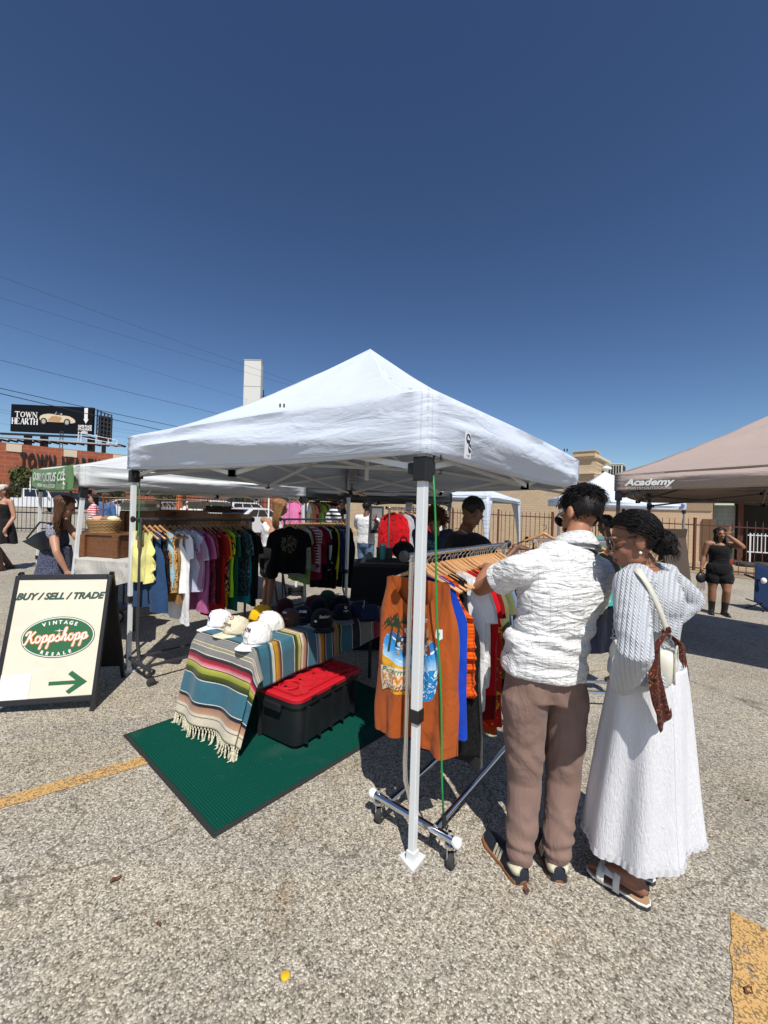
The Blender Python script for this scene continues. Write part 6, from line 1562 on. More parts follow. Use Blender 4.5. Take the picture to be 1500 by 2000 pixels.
def headmb(mb, Cn, R, s=1.0, fem=False):
    def e(c, r): mb.ell(Cn + R @ (V(c) * s), tuple(x * s for x in r), R, 18, 12)
    e((0, -.016, .032), (.074, .094, .090)); e((0, .022, -.02), (.062, .070, .085)); e((0, .052, -.088), (.030 if fem else .036, .030, .026)); e((0, .02, -.075), (.052, .055, .035))
    for sx in (-1, 1): e((sx * .034, .058, -.028), (.026, .024, .028)); e((sx * .076, -.006, -.008), (.010, .022, .033)); e((sx * .08, -.012, .004), (.008, .016, .022)); e((sx * .014, .096, -.036), (.010, .012, .009))
    e((0, .080, .030), (.052, .016, .012))
    mb.tube([Cn + R @ (V(p) * s) for p in ((0, .082, .022), (0, .098, -.006), (0, .113, -.030), (0, .094, -.042))], [.009 * s, .0115 * s, .0135 * s, .006 * s], 10)
    e((0, .085, -.060), (.024, .012, .0065)); e((0, .083, -.072), (.021, .011, .0075))
def facebits(par, Cn, R, s, fem, iris=True):
    for sx in (-1, 1):
        mb = MB(); mb.ell(Cn + R @ (V((sx * .031, .078, .008)) * s), (.0135 * s, .010 * s, .0075 * s), R, 10, 8); obj('eye', mb, M['eye'], par, smooth=True)
        mb = MB(); mb.tube([Cn + R @ (V((sx * x, y, z)) * s) for x, y, z in ((.014, .094, .030), (.032, .092, .036), (.050, .080, .031))], [.003 * s, .004 * s, .002 * s], 6); obj('eyebrow', mb, M['hair_black'], par)
    mb = MB(); mb.ell(Cn + R @ (V((0, .0935, -.0655)) * s), (.0215 * s, .0085 * s, .0095 * s), R, 12, 8); obj('lips', mb, M['lips'], par, smooth=True)
M['hair_black'] = hairmat('hair_black', (.009, .007, .007), .5); M['hair_brown'] = hairmat('hair_brown', (.085, .042, .022), .4); M['hair_blonde'] = hairmat('hair_blonde', (.26, .14, .06), .42); M['hair_auburn'] = hairmat('hair_auburn', (.10, .035, .014), .5)
def bodymb(J, k=1.0, head=True, hands=(), feet=True, arms=1.0, legs=1.0):
    mb = MB(); H = J['H']; s = H / 1.74 * k
    torso(mb, J, -.012, -.1, 1.0, 20, k)
    for n in 'LR':
        c = lerp(J['hip' + n], J['knee' + n], .5)
        limb(mb, [J['hip' + n], c, J['knee' + n], lerp(J['knee' + n], J['ank' + n], .33), J['ank' + n]], [.088 * s * legs, .075 * s * legs, .052 * s * legs, .053 * s * legs, .033 * s])
        inn = lerp(J['sh' + n], lerp(J['chest'], J['neck'], .75), .45)
        limb(mb, [inn, J['sh' + n]], [.06 * s, .052 * s * arms])
        limb(mb, [J['sh' + n], lerp(J['sh' + n], J['el' + n], .45), J['el' + n], lerp(J['el' + n], J['wr' + n], .3), J['wr' + n]], [.050 * s * arms, .047 * s * arms, .037 * s * arms, .038 * s * arms, .025 * s])
        if feet:
            a, t = J['ank' + n], J['toe' + n]; d = t - a; d.z = 0; d.normalize(); g = t.z
            q = J.get('fs', 1) * s; heel = V((a.x, a.y, g)) - d * .028 * s; limb(mb, [a, heel + V((0, 0, .018 * s))], [.034 * s, .030 * q]); limb(mb, [heel + V((0, 0, .016 * s)), lerp(heel, t, .55) + V((0, 0, .012 * s)), t - V((0, 0, .012))], [.032 * q, .032 * q, .020 * q]); limb(mb, [a, lerp(heel, t, .6) + V((0, 0, .025 * s))], [.035 * s, .03 * s])
    hs = J.get('hs', H / 1.74)
    limb(mb, [lerp(J['chest'], J['neck'], .8), J['neck'], J['head'] + V((0, 0, -.04 * s))], [.062 * s, .055 * s if not J['woman'] else .047 * s, .050 * s if not J['woman'] else .043 * s])
    if head: headmb(mb, J['head'], Rhead(*J['headR']), hs, J['woman'])
    for n, d, pn, td, curl in hands: hand(mb, J['wr' + n], V(d), V(pn), V(td), curl, s * .98)
    return mb
def folds(amp, sc, seed=0, stretch=(1, 1, 1), ridge=0):
    def f(p, nrm):
        q = V((p.x * sc * stretch[0], p.y * sc * stretch[1], p.z * sc * stretch[2] + seed))
        w_ = noise.noise_vector(q * .5) * .8
        v = noise.noise(q + w_)
        if ridge: v = (1 - abs(v) * 2.2) * ridge + v * (1 - ridge)
        return p + nrm * (amp * v)
    return f
def sleeve(mb, J, n, frac, infl, flare=.0, s=1):
    sh, el, wr = J['sh' + n], J['el' + n], J['wr' + n]; H = J['H'] / 1.74 * s
    inn = lerp(sh, lerp(J['chest'], J['neck'], .7), .5); limb(mb, [inn, sh], [.062 * H + infl, .054 * H + infl])
    if frac <= 1: limb(mb, [sh, lerp(sh, el, frac)], [.056 * H + infl, (.050 * H + infl) * (1 + flare)])
    else: limb(mb, [sh, el, lerp(el, wr, frac - 1)], [.056 * H + infl, .044 * H + infl, (.034 * H + infl) * (1 + flare)])
def haircap(mb, Cn, R, s, kind='short', puff=1.0, n=30, m=22):
    """shell over the skull with a hairline; the face stays open"""
    rx, ry, rz = .079 * s * puff, .100 * s * puff, .094 * s * puff
    def f(u, v):
        a = u * 2 * PI; ph = -PI * .28 + v * (PI * .78)
        p = V((rx * cos(ph) * cos(a), -.016 * s + ry * cos(ph) * sin(a), .034 * s + rz * sin(ph)))
        return Cn + R @ (p + V((noise.noise(p * 40), noise.noise(p * 40 + V((5, 0, 0))), noise.noise(p * 40 + V((0, 7, 0))))) * .006 * s)
    def skip(u, v):
        a = u * 2 * PI; ph = -PI * .28 + v * (PI * .78); y = sin(a) * cos(ph)
        front = .42 if kind == 'long' else .35
        if y > front and ph < .62: return True
        if abs(cos(a)) > .75 and y > -.12 and ph < .02: return True
        if kind == 'short' and ph < -.72: return True
        return False
    mb.grid(f, n, m, None, skip)
def strand(mb, pts, r, n=4):
    k = len(pts); mb.tube(pts, [r * (1 - .75 * (i / (k - 1)) ** 2) for i in range(k)], n)
def rootpt(Cn, R, s, a, ph, puff=1.0):
    p = V((.076 * s * puff * cos(ph) * cos(a), -.016 * s + .097 * s * puff * cos(ph) * sin(a), .034 * s + .092 * s * puff * sin(ph)))
    nn = (R @ V((p.x, p.y + .016 * s, p.z - .034 * s))).normalized(); return Cn + R @ p, nn
def longhair(mb, J, s, length, n, rnd, spread=.07, back=.10, fwd=.3, wave=.012, r=.0065, ph0=(.25, 1.5)):
    Cn, R = J['head'], Rhead(*J['headR']); fw, rt = R @ V((0, 1, 0)), R @ V((1, 0, 0))
    for i in range(n):
        a = rnd.uniform(PI * .9 - fwd, 2.1 * PI + fwd); ph = rnd.uniform(*ph0)
        p, nn = rootpt(Cn, R, s, a, ph, 1.03); pts = [p - nn * .004]
        side = (p - Cn).dot(rt); t = math.copysign(1, side) * (abs(side) ** .6) * .35
        out, _ = rootpt(Cn, R, s, a if sin(a) < .2 else (PI if cos(a) < 0 else 0), -.15, 1.1)
        pts.append(lerp(p, out, .5) + nn * .03 * s); pts.append(out + nn * .012)
        ln = length * rnd.uniform(.75, 1.05); base = Cn - fw * back * s + rt * (side * .9)
        for k in range(1, 7):
            q = k / 6; tgt = V((out.x, out.y, out.z)) + (base - out) * .55 * sm(q * 1.4); tgt.z = out.z - ln * q
            pts.append(tgt + V((rnd.gauss(0, 1), rnd.gauss(0, 1), 0)) * wave * q + rt * side * spread * q)
        strand(mb, pts, r)

rnd = random.Random(11)
# ---------------------------------------------------------------- the man in the white checked shirt (seen from behind)
Jm = dict(H=1.76, woman=False, pel=at(1062, 1322, 1.88), chest=at(1090, 1175, 1.90), neck=at(1122, 1062, 1.95), head=at(1134, 1008, 2.02),
          hipL=at(1024, 1345, 1.86), hipR=at(1104, 1345, 1.91), kneeL=at(1024, 1520, 1.89), kneeR=at(1100, 1520, 1.91), ankL=at(1016, 1680, 1.81), ankR=at(1086, 1678, 1.83),
          shL=at(1016, 1112, 1.86), shR=at(1168, 1118, 1.97), elL=at(937, 1150, 2.08), wrL=at(953, 1108, 2.33), elR=at(1150, 1205, 2.22), wrR=at(1012, 1162, 2.44),
          headR=(rad(24), rad(24), rad(15)), hs=1.0)
tl_, tr2_ = gp(958, 1642), gp(1058, 1652); Jm['toeL'] = tl_ + V((0, 0, .02)); Jm['toeR'] = tr2_ + V((0, 0, .02))
base = gp(1050, 1715)
man = thing('person', 'man in a white checked linen shirt and brown trousers, back turned, browsing the hangers', 'person', (base.x, base.y, base.z))
sk = skinmat('skin_tan', (.36, .17, .095))
fw_ = V((-.5, .86, 0))
fobj('body', bodymb(Jm, 1.0, hands=(('L', (-.18, .86, -.1), (.3, .1, -.95), (.9, .2, .1), .75), ('R', (-.75, .55, -.1), (-.2, -.3, -.9), (.4, .8, .2), .7)), feet=False), .0055, sk, man, 5)
# shirt
mb = MB(); torso(mb, Jm, .020, .08, .97, 28, .99, 22); 
for n in 'LR': sleeve(mb, Jm, n, .34 if n == 'L' else .6, .016, .1)
hemc = Jm['pel']; rr_ = (Jm['hipR'] - Jm['hipL']).normalized(); ff_ = V((-rr_.y, rr_.x, 0))
rings = []
for z, a, b in ((.20, .178, .14), (.12, .186, .148), (.055, .194, .155), (.025, .196, .157)):
    rings.append([hemc + rr_ * (a * cos(t)) + ff_ * (b * sin(t)) + V((0, 0, z - (.018 * abs(sin(t)) ** 3 if z < 0 else 0) + (.02 * abs(cos(t)) ** 6 if z < 0 else 0))) for t in [2 * PI * i / 28 for i in range(28)]])
mb.loft(rings)
def shirtfold(p, nrm):
    z = p.z; d = folds(.008, 9, 3, (1.0, 1.0, 2.6), .75)(p, nrm); k = sm((1.48 - z) / .35)
    q = lerp(p, d, .35 + .75 * k)
    q = folds(.0032, 26, 8, (1, 1, 2.4), .7)(q, nrm)
    band = max(0, 1 - abs(z - 1.02) / .16); q += nrm * (.007 * sin(z * 62 + p.x * 24 + 4 * noise.noise(p * 5)) * band)
    return q
def p_lines(t, co, base):
    n = N(t, 'TexNoise'); n.inputs['Scale'].default_value = 9; n.inputs['Detail'].default_value = 3; L(t, co, n.inputs[0])
    ad = N(t, 'VectorMath', operation='MULTIPLY_ADD'); L(t, n.outputs[1], ad.inputs[0]); ad.inputs[1].default_value = (.03, .03, .035); L(t, co, ad.inputs[2])
    s = N(t, 'SeparateXYZ'); L(t, ad.outputs[0], s.inputs[0])
    hor = mth(t, 'ADD', s.outputs[0], mth(t, 'MULTIPLY', s.outputs[1], .33))
    brk = mth(t, 'GREATER_THAN', noi(t, co, 45, 3), .46)
    for v, k in ((hor, 40), (s.outputs[2], 38)):
        fr = mth(t, 'FRACT', mth(t, 'MULTIPLY', mth(t, 'ADD', v, 5), k)); ln = mth(t, 'MULTIPLY', mth(t, 'LESS_THAN', fr, .085), mth(t, 'MULTIPLY', brk, .6))
        base = mix(t, ln, base, (.27, .265, .26))
    return base
M['linen'] = cloth('white_linen', (.72, .72, .715), wr=.6, wsc=10, weave=.5, pat=p_lines, st=(.9, .9, 3.2))
so = fobj('shirt', mb, .0075, M['linen'], man, 5, shirtfold)
mb = MB(); nb = Jm['neck'] + V((0, 0, -.01)); Rn = Rhead(rad(18), rad(14), rad(8))
rings = []
for z, a, b in ((-.04, .100, .094), (.0, .084, .080), (.040, .074, .072), (.043, .080, .078), (.012, .094, .092), (-.022, .112, .106)):
    rings.append([nb + Rn @ V((a * cos(t), b * sin(t) - .006, z + .012 * -sin(t))) for t in [2 * PI * i / 28 for i in range(28)]])
mb.loft(rings, False); obj('collar', mb, M['linen'], so, smooth=True, solid=.003)
sh, el = Jm['shL'], Jm['elL']; c0, c1 = lerp(sh, el, .36), lerp(sh, el, .50); mb = MB(); d = (c1 - c0).normalized()
mb.tube([c0, c0 + d * .004, c1 - d * .004, c1, c1 - d * .01], [.074, .0765, .0775, .076, .060], 22); obj('sleeve_cuff', mb, M['linen'], so, smooth=40)
# trousers
mb = MB(); torso(mb, Jm, .012, -.16, .2, 24, .98, 8)
for n, sx in (('L', -1), ('R', 1)):
    h, kn, an = Jm['hip' + n], Jm['knee' + n], Jm['ank' + n]
    limb(mb, [h + V((0, 0, -.02)), lerp(h, kn, .5), kn, lerp(kn, an, .5), lerp(kn, an, .90)], [.103, .091, .075, .067, .059], 18)
def trfold(p, nrm):
    q = folds(.0055, 8, 1, (1.3, 1.3, 1.0), .6)(p, nrm); z = p.z
    low = max(0, 1 - abs(z - .14) / .14); q += nrm * (.006 * sin(z * 85 + p.x * 40 + 5 * noise.noise(p * 8)) * low)
    kn = max(0, 1 - abs(z - .50) / .15); q += nrm * (.003 * sin(z * 50 + p.x * 60 + 4 * noise.noise(p * 6)) * kn)
    top = max(0, 1 - abs(z - .78) / .12); q += nrm * (.0045 * sin((p.x * 50 + z * 40) + 4 * noise.noise(p * 6)) * top); return q
fobj('trousers', mb, .008, cloth('brown_cotton', (.225, .145, .118), wr=.4, wsc=9, weave=.3), man, 4, trfold)
# shoes
gum = plain('gum_sole', (.22, .095, .04), .6); navy = plain('shoe_navy', (.012, .017, .028), .65, bs=.1); crm = plain('shoe_cream', (.66, .60, .44), .7, bs=.1)
for heel, toe in ((gp(1022, 1728), gp(954, 1636)), (gp(1092, 1724), gp(1060, 1640))):
    d = toe - heel; Ls = .285; d.z = 0; d.normalize(); toe = heel + d * Ls; r = V((d.y, -d.x, 0))
    def sole(h0, h1, g, x0=0, x1=1):
        out = [(-.01, .0), (.0, .022), (.04, .034), (.15, .039), (.35, .036), (.55, .042), (.75, .047), (.9, .037), (.98, .017), (1.0, 0)]
        pts = [(x, y) for x, y in out] + [(x, -y) for x, y in reversed(out[1:-1])]
        return [[heel + d * (x * Ls + (g if 0 < x < 1 else (-g if x == 0 else g)) * 0) + r * (y * (1 + g)) + V((0, 0, h)) for x, y in pts] for h in (h0, h1)]
    mb = MB(); A, Bq = sole(gz(heel.x) + .001, gz(heel.x) + .036, .22); mb.loft([A, [p + V((0, 0, .004)) for p in A], Bq]); so_ = obj('shoe', mb, gum, man, bevel=.004)
    mb = MB(); rings = []
    for x, w_, h, c in ((-.004, .026, .055, .05), (.012, .034, .066, .05), (.06, .040, .075, .052), (.2, .041, .082, .05), (.35, .036, .08, .045), (.5, .040, .066, .038), (.68, .045, .052, .034), (.85, .040, .042, .03), (.96, .022, .032, .026), (.995, .006, .02, .02)):
        rings.append([heel + d * (x * Ls) + r * (w_ * cos(t)) + V((0, 0, gz(heel.x) + .026 + h * max(0, sin(t)) ** .7)) for t in [PI * 2 * i / 16 for i in range(16)]])
    mb.loft(rings); up = obj('shoe_upper', mb, navy, so_, smooth=50)
    mb = MB(); rings = []
    for x, w_, h0, h1 in ((-.010, .024, .066, .098), (.008, .036, .066, .104), (.05, .042, .066, .102), (.12, .0435, .070, .094), (.2, .043, .074, .082)):
        rings.append([heel + d * (x * Ls) + r * (w_ * cos(t)) + V((0, 0, gz(heel.x) + lerp(h0, h1, max(0, sin(t)) ** .6))) for t in [PI * i / 12 for i in range(13)]])
    mb.loft(rings, False, False); obj('heel_tab', mb, crm, so_, smooth=50, solid=.003)
    for k in range(3):
        x = .44 + k * .065
        for sg in (-1, 1):
            mb = MB(); a = heel + d * (x * Ls) + r * (sg * .0415) + V((0, 0, gz(heel.x) + .030)); b2 = heel + d * ((x - .05) * Ls) + r * (sg * .031) + V((0, 0, gz(heel.x) + .088)); mb.bar(a, b2, .011, .004, r); obj('shoe_stripe', mb, crm, so_)
    mb = MB()
    for k in range(5): x = .5 + k * .045; mb.tube([heel + d * (x * Ls) + r * (.02 * sg) + V((0, 0, gz(heel.x) + .090 - k * .008)) for sg in (-1, 0, 1)], .003, 5)
    obj('laces', mb, navy, so_)
# hair: short sides, wavy crop on top
Cn, R = Jm['head'], Rhead(*Jm['headR']); mb = MB(); haircap(mb, Cn, R, 1.0, 'short', 1.03)
for i in range(6500):
    a = rnd.uniform(0, 2 * PI); ph = math.asin(rnd.uniform(-.80, 1)); 
    if sin(a) * cos(ph) > .42 and ph < .55: continue
    if ph < -.6 and rnd.random() < .3: continue
    p, nn = rootpt(Cn, R, 1.0, a, ph, 1.0 if ph > -.5 else 1.0 - .16 * (-.5 - ph)); top = sm((ph + .05) / .7); tg_ = (R @ V((rnd.gauss(0, 1), rnd.gauss(0, 1), rnd.gauss(0, .6)))); tg_ = (tg_ - nn * tg_.dot(nn)).normalized()
    ln = lerp(.010, .050, top) * rnd.uniform(.6, 1.3); back = R @ V((.25, -.2, -.5 + .6 * top)); tg_ = (tg_ * lerp(.5, 1, top) + back * .8).normalized()
    pts = [p - nn * .003]; q = p
    for k in range(5):
        q = q + (nn * (.75 - .28 * k) * lerp(.5, 1.0, top) + tg_ * (.35 + .22 * k)).normalized() * ln / 4; pts.append(q.copy())
    strand(mb, pts, lerp(.0015, .0020, top) * rnd.uniform(.7, 1.2), 3)
obj('hair', mb, M['hair_black'], man, smooth=True)
mb = MB()                                        # sunglasses
for sx in (-1, 1):
    mb.tube([Cn + R @ V((sx * .078, -.005, .016)), Cn + R @ V((sx * .075, .06, .016)), Cn + R @ V((sx * .066, .098, .014))], .003, 6)
    mb.tube([Cn + R @ V((sx * .035 + .030 * cos(t), .103, .002 + .024 * sin(t))) for t in [i * PI / 8 for i in range(17)]], .003, 6)
gl = obj('sunglasses', mb, M['black_plastic'], man, smooth=True)
for sx in (-1, 1): mb = MB(); mb.ell(Cn + R @ V((sx * .035, .102, .002)), (.029, .003, .023), R, 14, 6); obj('lens', mb, M['glass_dark'], gl, smooth=True)
mb = MB(); mb.ell(Cn + R @ V((0, .052, -.068)), (.052, .045, .036), R, 18, 12); mb.ell(Cn + R @ V((0, .066, -.092)), (.032, .024, .022), R); obj('beard', mb, M['hair_black'], man, smooth=True)

# ---------------------------------------------------------------- the woman in the grey cable knit cardigan
base = gp(1248, 1750)
woman = thing('person', 'woman in a pale grey cable knit cardigan and long white skirt, hand on hip', 'person', (base.x, base.y, base.z))
Jw = dict(fs=.86, H=1.66, woman=True, pel=at(1262, 1310, 1.74), chest=at(1268, 1185, 1.75), neck=at(1258, 1098, 1.755), head=at(1237, 1058, 1.745),
          hipL=at(1248, 1335, 1.715), hipR=at(1284, 1335, 1.775), kneeL=at(1254, 1540, 1.735), kneeR=at(1276, 1540, 1.79), ankL=at(1240, 1735, 1.68), ankR=at(1290, 1700, 1.81),
          shL=at(1230, 1140, 1.615), shR=at(1302, 1126, 1.86), elL=at(1240, 1276, 1.47), wrL=at(1214, 1338, 1.65), elR=at(1352, 1172, 1.90), wrR=at(1294, 1222, 1.86),
          headR=(rad(72), rad(14), rad(4)), hs=.96)
h_, t_ = gp(1255, 1768), gp(1158, 1706); dW = (t_ - h_); dW.z = 0; dW.normalize()
Jw['ankL'] = V((h_.x, h_.y, h_.z + .10)) + dW * .03; Jw['toeL'] = h_ + dW * .20 + V((0, 0, .05)); h2 = h_ + V((.10, .12, 0)); h2.z = gz(h2.x); Jw['ankR'] = h2 + V((0, 0, .085)) + dW * .03; Jw['toeR'] = h2 + dW * .2 + V((0, 0, .05))
skd = skinmat('skin_brown', (.27, .125, .076))
skw = fobj('body', bodymb(Jw, .97, hands=(('L', (.60, .72, -.35), (-.5, .3, -.6), (-.5, .6, .5), .3), ('R', (-.8, -.3, -.3), (0, -.5, -.6), (0, .4, .8), .5))), .0055, skd, woman, 5)
# cardigan
def cable(name):
    m, t, b = nm(name); tc = N(t, 'UVMap'); s = N(t, 'SeparateXYZ'); co = coords(t); s2 = N(t, 'SeparateXYZ'); L(t, co, s2.inputs[0])
    ang_ = mth(t, 'ADD', mth(t, 'MULTIPLY', s2.outputs[0], .8), mth(t, 'MULTIPLY', s2.outputs[1], -.62))
    x = mth(t, 'MULTIPLY', ang_, 60); fx = mth(t, 'FRACT', mth(t, 'ADD', x, 40)); cell = mth(t, 'SUBTRACT', fx, .5)
    z = mth(t, 'MULTIPLY', s2.outputs[2], 84); zz = mth(t, 'FRACT', mth(t, 'ADD', z, mth(t, 'MULTIPLY', cell, 1.7)))
    rib = mth(t, 'LESS_THAN', mth(t, 'ABSOLUTE', cell), .27); tw = mth(t, 'MULTIPLY', mth(t, 'SINE', mth(t, 'MULTIPLY', zz, 6.283)), rib)
    body = mth(t, 'MULTIPLY', mth(t, 'COSINE', mth(t, 'MULTIPLY', cell, 6.283)), .8); h = mth(t, 'ADD', body, mth(t, 'MULTIPLY', tw, .7))
    mr = N(t, 'MapRange'); mr.inputs[1].default_value = -1.2; mr.inputs[2].default_value = 1.2; L(t, h, mr.inputs[0])
    L(t, mix(t, mr.outputs[0], (.40, .42, .45), (.60, .62, .66)), b.inputs['Base Color']); b.inputs['Roughness'].default_value = .95; b.inputs['Sheen Weight'].default_value = .2; b.inputs['Specular IOR Level'].default_value = .15
    bump(t, b, h, .65, .006); bump(t, b, noi(t, co, 500, 2), .3, .002); return m
M['cable'] = cable('cable_knit'); mb = MB(); torso(mb, Jw, .018, -.06, .935, 26, .92, 20)
fobj('cardigan', mb, .0065, M['cable'], woman, 5, lambda p, nrm: folds(.007, 11, 5, (1, 1, 1.6), .4)(p, nrm))
for n, fr_ in (('L', 1.93), ('R', 1.9)):
    mb = MB(); sh, el, wr = Jw['sh' + n], Jw['el' + n], Jw['wr' + n]; inn = lerp(sh, lerp(Jw['chest'], Jw['neck'], .7), .5); limb(mb, [inn, sh], [.066, .060])
    limb(mb, [sh, lerp(sh, el, .5), el, lerp(el, wr, .5), lerp(el, wr, .92)], [x * (1 if n == 'L' else .86) for x in (.060, .061, .058, .054, .047)], 18)
    fobj('cardigan_sleeve', mb, .006, M['cable'], woman, 4, folds(.007, 13, 5, (1, 1, 1.6), .4))
# skirt
zc = gz(1.1); wc_ = lerp(Jw['hipL'], Jw['hipR'], .5); hemC = gp(1256, 1742)
def skf(u, v):
    a = u * 2 * PI; c = lerp(V((wc_.x, wc_.y, .98)), V((hemC.x + .012, hemC.y + .06, .0)), v ** .9); r0 = .145 + .10 * v ** .85; ra_ = r0 * (1.02 - .06 * v); rb_ = r0 * (.86 + .02 * v)
    z = lerp(.98, gz(hemC.x) + .215, v); fold = (.010 * sin(a * 5 + 1.3) + .013 * sin(a * 9 + .4 + v) + .010 * noise.noise(V((cos(a) * 2, sin(a) * 2, v * 2)))) * v ** .8
    z += v ** 3 * (.05 * cos(a + .66) - .01 * sin(a * 2 + 1) + .012)
    r_ = 1 + fold / r0; yw = rad(38); x, y = ra_ * r_ * cos(a), rb_ * r_ * sin(a)
    return V((c.x + x * cos(yw) - y * sin(yw), c.y + x * sin(yw) + y * cos(yw), z))
def crinkle(name):
    m, t, b = nm(name); co = coords(t); b.inputs['Base Color'].default_value = (.78, .78, .80, 1); b.inputs['Roughness'].default_value = .95; b.inputs['Specular IOR Level'].default_value = .15
    uvm = coords(t, 'UV', (150, 14, 1)); n = noi(t, uvm, 1.0, 4, .5, 1.6); bump(t, b, n, .5, .010); bump(t, b, noi(t, co, 60, 4), .3, .004)
    L(t, mix(t, n, (.76, .76, .79), (.88, .88, .90)), b.inputs['Base Color'])
    tr = N(t, 'BsdfTranslucent'); tr.inputs[0].default_value = (.8, .8, .82, 1); mx = N(t, 'MixShader'); mx.inputs[0].default_value = .12; L(t, b.outputs[0], mx.inputs[1]); L(t, tr.outputs[0], mx.inputs[2]); L(t, mx.outputs[0], t.nodes['Material Output'].inputs[0]); return m
M['crinkle'] = crinkle('white_crinkle_cotton'); mb = MB(); mb.grid(skf, 150, 60); sko = obj('skirt', mb, M['crinkle'], woman, smooth=True, solid=.003)
mb = MB()
def hemf(u, v): p = skf(u, .965 + .035 * v); c = V((hemC.x, hemC.y + .06, p.z)); o_ = (p - c); o_.z = 0; return p + o_.normalized() * (.005 + .002 * sin(u * 330))
mb.grid(hemf, 330, 3); obj('hem_frill', mb, M['crinkle'], sko, smooth=True)
for u in (.66, .93):
    mb = MB(); mb.tube([skf(u, v / 20) + (skf(u, v / 20) - V((wc_.x, wc_.y, skf(u, v / 20).z))).normalized() * .001 for v in range(1, 21)], .0035, 5); obj('skirt_seam', mb, M['crinkle'], sko, smooth=True)
# sandals
wl = plain('sandal_white', (.72, .70, .66), .45); tn = plain('sandal_tan', (.40, .24, .14), .6)
for hh in (h_, h2):
    hh = hh - dW * .03; r = V((dW.y, -dW.x, 0)); Ls = .255
    out = [(0, 0), (.03, .022), (.15, .032), (.4, .029), (.65, .040), (.85, .038), (.96, .022), (1, 0)]; pts = out + [(x, -y) for x, y in reversed(out[1:-1])]
    mb = MB(); mb.loft([[hh + dW * x * Ls + r * y * 1.02 + V((0, 0, h)) for x, y in pts] for h in (.001, .016)]); so_ = obj('sandal', mb, M['rubber'], woman)
    mb = MB(); mb.loft([[hh + dW * x * Ls + r * y * 1.06 + V((0, 0, h)) for x, y in pts] for h in (.0165, .026)]); obj('sandal_rim', mb, wl, so_, bevel=.003)
    mb = MB(); mb.loft([[hh + dW * (x * .97 + .015) * Ls + r * y * .92 + V((0, 0, h)) for x, y in pts] for h in (.0262, .029)]); obj('insole', mb, tn, so_)
    for x0, x1 in ((.42, .52), (.66, .78)):
        mb = MB(); mb.grid(lambda u, v: hh + dW * (lerp(x0, x1, u) * Ls) + r * (.047 * cos(v * PI)) + V((0, 0, .02 + .078 * sin(v * PI) ** .7 * (1 - (x0 - .42) * 1.1))), 3, 14); obj('strap', mb, wl, so_, smooth=True, solid=.004)
    mb = MB(); mb.grid(lambda u, v: hh + dW * (lerp(.5, .68, u) * Ls) + r * (.047 * cos((.62 + .2 * v) * PI)) + V((0, 0, .022 + .066 * sin((.62 + .2 * v) * PI) ** .7)), 3, 6); obj('strap', mb, wl, so_, smooth=True, solid=.004)
# hair pulled back into a loose bun
Cn, R = Jw['head'], Rhead(*Jw['headR']); s = .96; mb = MB(); haircap(mb, Cn, R, s, 'long', 1.05); bunC = Cn + R @ V((0, -.093, -.012))
for i in range(2000):
    a = rnd.uniform(0, 2 * PI); ph = rnd.uniform(-.35, 1.5)
    if sin(a) * cos(ph) > .42 and ph < .5: continue
    if abs(cos(a)) > .8 and sin(a) > -.1 and ph < .1: continue
    p, nn = rootpt(Cn, R, s, a, ph, 1.02); pts = []
    for k in range(7):
        q = k / 6; c = lerp(p, bunC, q); d = c - (Cn + R @ V((0, -.016, .034)) * s); rr2 = lerp(.098, .085, q) * s
        if d.length < rr2 + .0: c = Cn + R @ V((0, -.016, .034)) * s + d.normalized() * (rr2 + .006)
        pts.append(c + nn * .003 + V((rnd.gauss(0, .0015), rnd.gauss(0, .0015), rnd.gauss(0, .0015))))
    strand(mb, pts, .0016, 3)
for i in range(800):
    a, b2, c = rnd.uniform(0, 2 * PI), rnd.uniform(-.8, .8), rnd.uniform(0, 2 * PI); pts = []
    ax1 = V((rnd.gauss(0, 1), rnd.gauss(0, 1), rnd.gauss(0, 1))).normalized(); ax2 = ax1.orthogonal().normalized(); rr2 = rnd.uniform(.022, .052)
    for k in range(7): t = a + k * .42; pts.append(bunC + R @ V((0, -.012, -.012)) + (ax1 * cos(t) + ax2 * sin(t)) * rr2 + ax1.cross(ax2) * (b2 * .03))
    strand(mb, pts, .0018, 3)
for i in range(90):
    d = (R @ V((rnd.gauss(0, .5), -rnd.uniform(.4, 1), rnd.gauss(-.15, .6)))).normalized(); p = bunC + d * .04; pts = [p + d * (.010 * k) + V((0, 0, -.0025 * k * k)) + V((rnd.gauss(0, .002), rnd.gauss(0, .002), 0)) for k in range(5)]; strand(mb, pts, .0018)
for i in range(14):
    p, nn = rootpt(Cn, R, s, rnd.uniform(PI * 1.1, PI * 1.9), -.6, 1.0); strand(mb, [p + nn * .003 * k + V((rnd.gauss(0, .004), rnd.gauss(0, .004), -.014 * k)) for k in range(5)], .0016)
obj('hair', mb, M['hair_black'], woman, smooth=True)
tort = plain('tortoiseshell', (.09, .05, .03), .25, var=.8)
mb = MB()
for sx in (-1, 1):
    mb.tube([Cn + R @ V((sx * .074, -.012, .020)), Cn + R @ V((sx * .073, .05, .020)), Cn + R @ V((sx * .066, .092, .016))], .0042, 6)
    mb.tube([Cn + R @ V((sx * .034 + .033 * cos(t), .098 - .012 * abs(cos(t)) * (1 if sx * cos(t) > 0 else 0), .004 + .027 * sin(t) * (1.15 if sin(t) > 0 else .95))) for t in [i * PI / 10 for i in range(21)]], .0042, 6)
gl = obj('sunglasses', mb, tort, woman, smooth=True)
for sx in (-1, 1): mb = MB(); mb.ell(Cn + R @ V((sx * .034, .094, .004)), (.031, .003, .025), R, 14, 6); obj('lens', mb, M['glass_dark'], gl, smooth=True)
